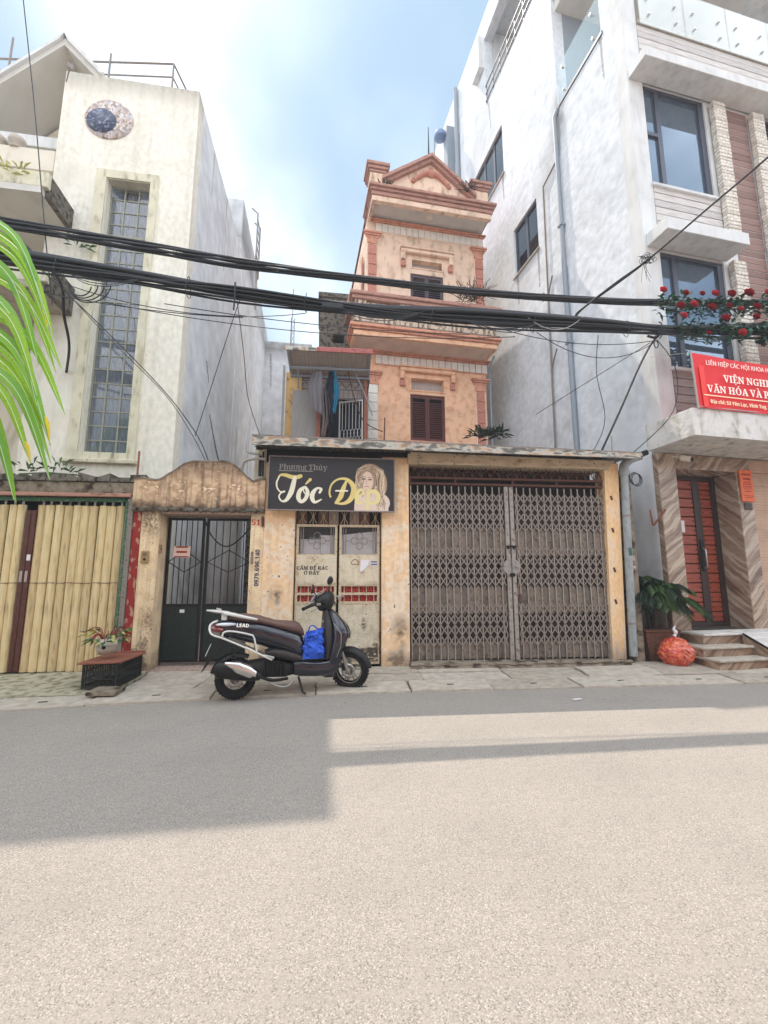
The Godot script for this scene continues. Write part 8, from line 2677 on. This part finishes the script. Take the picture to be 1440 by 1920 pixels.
func small_things() -> void:
	# crate with a board on it
	var c := thing("plastic_crate", "dark slatted plastic crate at the foot of the gateway carrying a flower pot", "crate", Vector3(-2.75, 0.075, 0.52), 0)
	var w := 0.36
	var d := 0.62
	var h := 0.275
	var b := B.new()
	for x in [-w / 2, w / 2]:
		for z in [-d / 2, d / 2]:
			b.box(Vector3(x, h / 2, z), Vector3(0.025, h, 0.025), 0.003)
	b.box(Vector3(0, 0.012, 0), Vector3(w, 0.012, d))
	obj("crate_frame", b, M["crate"], c)
	for k in 4:
		var y := 0.02 + k * 0.082
		b = B.new()
		for s in [-1, 1]:
			b.box(Vector3(0, y, s * d / 2), Vector3(w - 0.02, 0.016 if k else 0.03, 0.014), 0.002)
			b.box(Vector3(s * w / 2, y, 0), Vector3(0.014, 0.016 if k else 0.03, d - 0.02), 0.002)
		obj("crate_band", b, M["crate"], c)
	b = B.new()
	for k in 13:
		for s in [-1, 1]: b.box(Vector3(-w / 2 + 0.03 + k * 0.025, 0.14, s * d / 2), Vector3(0.008, 0.25, 0.008))
	for k in 20:
		for s in [-1, 1]: b.box(Vector3(s * w / 2, 0.14, -d / 2 + 0.04 + k * 0.028), Vector3(0.008, 0.25, 0.008))
	for s in [-1, 1]: b.box(Vector3(0, 0.14, s * (d / 2 + 0.002)), Vector3(0.09, 0.09, 0.016), 0.002)
	stuff(obj("crate_lattice", b, M["crate"], c))
	var bd := thing("wooden_tray", "reddish board lying across the plastic crate under the flower pot", "board", Vector3(-2.75, 0.352, 0.55), 0)
	b = B.new()
	b.box(Vector3(0, 0.012, 0), Vector3(0.48, 0.022, 0.66), 0.004, Basis(Vector3(0, 0, 1), 0.03))
	b.box(Vector3(0, 0.032, -0.31), Vector3(0.48, 0.03, 0.02), 0.004, Basis(Vector3(0, 0, 1), 0.03))
	obj("board", b, M["old_wood"], bd)
	b = B.new()
	b.box(Vector3(0.02, 0.025, 0.02), Vector3(0.30, 0.045, 0.26), 0.004)
	tag(obj("slab_fragment", b, M["concrete_old"], self, Vector3(-2.62, 0.055, 0.95)), "broken slab fragment lying in front of the plastic crate", "rubble")
	# red rubbish bag
	var bag := thing("rubbish_bag", "knotted red and orange plastic rubbish bag on the pavement by the planter", "rubbish bag", Vector3(4.86, 0.085, 0.13))
	b = B.new()
	var r := RandomNumberGenerator.new()
	r.seed = 31
	var rings := []
	var prof := []
	for j in 21:
		var v := j / 20.0
		prof.append([0.385 * v, 0.235 * pow(sin(PI * clampf(0.16 + 0.80 * v, 0, 1)), 0.62) if v < 0.93 else 0.235 * pow(sin(PI * 0.904), 0.62) * (1.0 - v) * 7.0 + 0.03])
	var lump := noise(404, 4.0, FastNoiseLite.TYPE_SIMPLEX_SMOOTH, 4)
	for p in prof:
		var ring := []
		for k in 36:
			var a := TAU * k / 36
			var n := lump.get_noise_3d(cos(a) * 0.3, p[0], sin(a) * 0.3)
			var q: float = p[1] * (1.0 + 0.16 * n + 0.26 * absf(lump.get_noise_3d(cos(a) * 0.7 + 9.0, p[0] * 2.6, sin(a) * 0.7)) - 0.06 + 0.07 * sin(k * 2.9) * pow(p[0] / 0.385, 3.0))
			ring.append(Vector3(q * cos(a) * 1.02, p[0] + 0.02 * n * (1 if p[0] > 0.02 else 0), q * sin(a) * 0.92))
		rings.append(ring)
	b.skin(rings)
	obj("sack", b, M["bag_red"], bag)
	b = B.new()
	b.tube(curve([Vector3(0, 0.40, 0), Vector3(0.02, 0.45, 0.01), Vector3(0.0, 0.50, 0.0), Vector3(0.03, 0.55, 0.0)], 4), [0.028, 0.024, 0.018, 0.02, 0.026, 0.03, 0.024, 0.02, 0.02, 0.016, 0.012, 0.01, 0.006], 8)
	obj("knot", b, M["paper"], bag)
	# drain pipe at the end of the shop
	var p := thing("drain_pipe", "grey plastic drain pipe with an elbow beside the shop's right pillar", "drain pipe", Vector3(4.25, 0.1, 0.06))
	b = B.new()
	b.tube([Vector3(0.0, 0.10, 0), Vector3(0.045, 1.5, 0), Vector3(0.09, 2.86, 0)], 0.056, 14)
	obj("pipe", b, M["pvc"], p)
	b = B.new()
	b.tube(curve([Vector3(0.09, 2.86, 0), Vector3(0.10, 2.96, 0.0), Vector3(0.20, 3.06, 0.01), Vector3(0.36, 3.12, 0.03)], 5), 0.068, 14)
	b.tube([Vector3(0.088, 2.80, 0), Vector3(0.091, 2.88, 0)], 0.068, 14)
	obj("elbow", b, M["pvc"], p)
	for y in [0.55, 2.15]:
		b = B.new()
		b.tube([Vector3(0.03 * y, y, 0), Vector3(0.03 * y, y + 0.03, 0)], 0.061, 14)
		obj("collar", b, M["rail_grey"], p)
	b = B.new()
	b.box(Vector3(0.047, 1.62, 0.055), Vector3(0.05, 0.12, 0.006), 0.002)
	obj("sticker", b, M["leaf_teal"], p)
	b = B.new()
	b.tube([Vector3(0.28, 3.10, 0.03), Vector3(0.46, 3.17, 0.05)], 0.045, 10)
	obj("black_joint", b, M["rubber"], p)
	var cl := thing("wire_coil", "small coil of black wire hanging beside the drain pipe's elbow", "wire coil", Vector3(4.52, 2.86, 0.04))
	for k in 3:
		b = B.new()
		var pts := []
		for q in 13: pts.append(Vector3(0.085 * cos(TAU * q / 12) + 0.01 * k, 0.10 * sin(TAU * q / 12) - 0.012 * k, 0.012 * k))
		b.tube(pts, 0.006, 5)
		obj("loop", b, M["cable"], cl)
	for q in [[1.62, "square"], [1.48, "round"]]:
		b = B.new()
		if q[1] == "square": b.box(Vector3.ZERO, Vector3(0.075, 0.08, 0.02), 0.006)
		else: b.lathe([Vector2(0, 0.02), Vector2(0.035, 0.018), Vector2(0.04, 0.0)], 16, Transform3D(Basis(Vector3.RIGHT, PI / 2), Vector3.ZERO))
		tag(obj("junction_box", b, M["old_tile"], self, Vector3(4.41, q[0], -0.012)), "%s old electrical box on the bare end wall of the shop" % q[1], "electrical box")
	# pipes and bracket at the eave's left end
	var ep := thing("eave_pipe", "bent white pipes and black bracket at the left end of the shop's eave", "pipe", Vector3(-1.22, 2.95, 0.12))
	b = B.new()
	b.tube(curve([Vector3(-0.25, -0.1, -0.1), Vector3(-0.20, 0.03, -0.05), Vector3(-0.05, 0.06, 0.0), Vector3(0.1, 0.06, 0.0)], 5), 0.022, 8)
	obj("pipe", b, M["wire_pale"], ep)
	b = B.new()
	b.tube(curve([Vector3(-0.2, 0.28, -0.05), Vector3(-0.16, 0.16, 0.0), Vector3(0.02, 0.12, 0.02)], 5), 0.016, 8)
	obj("pipe", b, M["wire_pale"], ep)
	b = B.new()
	b.tube([Vector3(0.02, -0.18, -0.05), Vector3(0.02, 0.12, -0.05)], 0.022, 8)
	obj("bracket", b, M["iron_black"], ep)
	b = B.new()
	b.tube([Vector3(0.06, -0.18, -0.05), Vector3(0.06, 0.18, -0.05)], 0.014, 8)
	obj("bracket", b, M["iron_black"], ep)
	# rods on walls, roof tank, birds, pots on the ledge
	b = B.new()
	b.tube([Vector3(0, 0, 0), Vector3(0, 0.42, 0)], 0.014, 6)
	tag(obj("iron_rod", b, M["old_wood"], self, Vector3(-2.95, 2.72, -0.1)), "short rusty iron rod standing on the coping left of the gateway", "rod")
	b = B.new()
	b.tube([Vector3(0, 0, 0), Vector3(0.02, 0.75, 0)], 0.016, 6)
	tag(obj("iron_rod", b, M["rust_red"], self, Vector3(0.93, 4.35, -3.6)), "short rusty rod standing on the shop roof before the orange wall", "rod")
	b = B.new()
	b.tube([Vector3(0, 0, 0), Vector3(0.0, 0.32, 0)], 0.012, 6)
	tag(obj("iron_rod", b, M["wire_pale"], self, Vector3(4.15, 3.2, 0.1)), "pale rod sticking up from the right end of the shop's eave", "rod")
	b = B.new()
	b.tube([Vector3(0, 0, 0), Vector3(0.0, 0.14, 0.02)], 0.02, 6)
	tag(obj("hinge_pin", b, M["rust_red"], self, Vector3(-1.14, 2.05, 0.012)), "rusty hinge pin in the wall right of the painted house number", "hinge")
	var tk := thing("water_tank", "small blue rooftop water tank peeping out high behind the gable", "water tank", Vector3(3.75, 18.4, -9.0))
	b = B.new()
	b.lathe([Vector2(0, 0.75), Vector2(0.22, 0.80), Vector2(0.25, 0.84), Vector2(0.25, 0.98), Vector2(0.2, 1.08), Vector2(0.1, 1.13), Vector2(0.0, 1.14)], 20)
	obj("tank", b, M["tank_blue"], tk)
	for x in [-0.25, 0.25]:
		b = B.new()
		b.tube([Vector3(x, -18.4, 0), Vector3(x, 0.74, 0)], 0.025, 6)
		obj("stand_leg", b, M["wire_pale"], tk)
	for q in [[-6.62, "left"], [-6.28, "right"]]:
		var pt := thing("ledge_pot", "grey pot on the planter ledge under the gable, the %s one of two" % q[1], "flower pot", Vector3(q[0], 9.38, -1.5), 0, "pots on the planter ledge")
		b = B.new()
		b.lathe([Vector2(0, 0), Vector2(0.11, 0.0), Vector2(0.15, 0.14), Vector2(0.13, 0.22), Vector2(0.0, 0.21)], 14)
		obj("pot", b, M["concrete"], pt)
		b = B.new()
		b.ball(Vector3(0, 0.24, 0), Vector3(0.07, 0.05, 0.06), 8, 5)
		obj("soil", b, M["concrete_dark"], pt)
	var an := thing("antenna_mast", "thin lattice antenna mast standing behind the awning left of the orange house", "antenna", Vector3(-1.32, 6.2, -3.9))
	b = B.new()
	for k in 3:
		var o := Vector3(0.05 * cos(TAU * k / 3), 0, 0.05 * sin(TAU * k / 3))
		b.tube([o, o + Vector3(0, 1.5, 0)], 0.008, 5)
	for j in 10:
		for k in 3:
			var o := Vector3(0.05 * cos(TAU * k / 3), 0.15 * j, 0.05 * sin(TAU * k / 3))
			var p2 := Vector3(0.05 * cos(TAU * (k + 1) / 3), 0.15 * j + 0.15, 0.05 * sin(TAU * (k + 1) / 3))
			b.tube([o, p2], 0.005, 4)
	obj("lattice", b, M["rail_grey"], an)
	b = B.new()
	b.tube([Vector3(0, 1.5, 0), Vector3(0, 2.3, 0)], 0.010, 5)
	obj("rod", b, M["rail_grey"], an)
	# litter
	var lt := B.new()
	lt.quad(Vector3(-0.05, 0.004, -0.02), Vector3(0.05, 0.006, -0.03), Vector3(0.06, 0.012, 0.03), Vector3(-0.03, 0.005, 0.03))
	tag(obj("paper_scrap", lt, M["paper"], self, Vector3(2.58, 0.002, 1.5)), "white paper scrap lying on the road in front of the scissor gate", "litter")
	var gb := B.new()
	r.seed = 77
	for k in 160: # grit and crumbs along the foot of the walls
		var x := r.randf_range(-4.4, 4.9)
		var z := r.randf_range(0.02, 0.95) * r.randf_range(0.2, 1.0) if k % 3 else r.randf_range(1.0, 1.5)
		var s := r.randf_range(0.004, 0.014)
		gb.box(Vector3(x, (py(z, x) if z < 0.97 else 0.0) + s * 0.3, z), Vector3(s, s * 0.7, s * 1.2), s * 0.2, Basis(Vector3.UP, r.randf() * 3))
	tag(stuff(obj("grit", gb, M["concrete_b"])), "crumbs and grit scattered over the pavement", "debris")
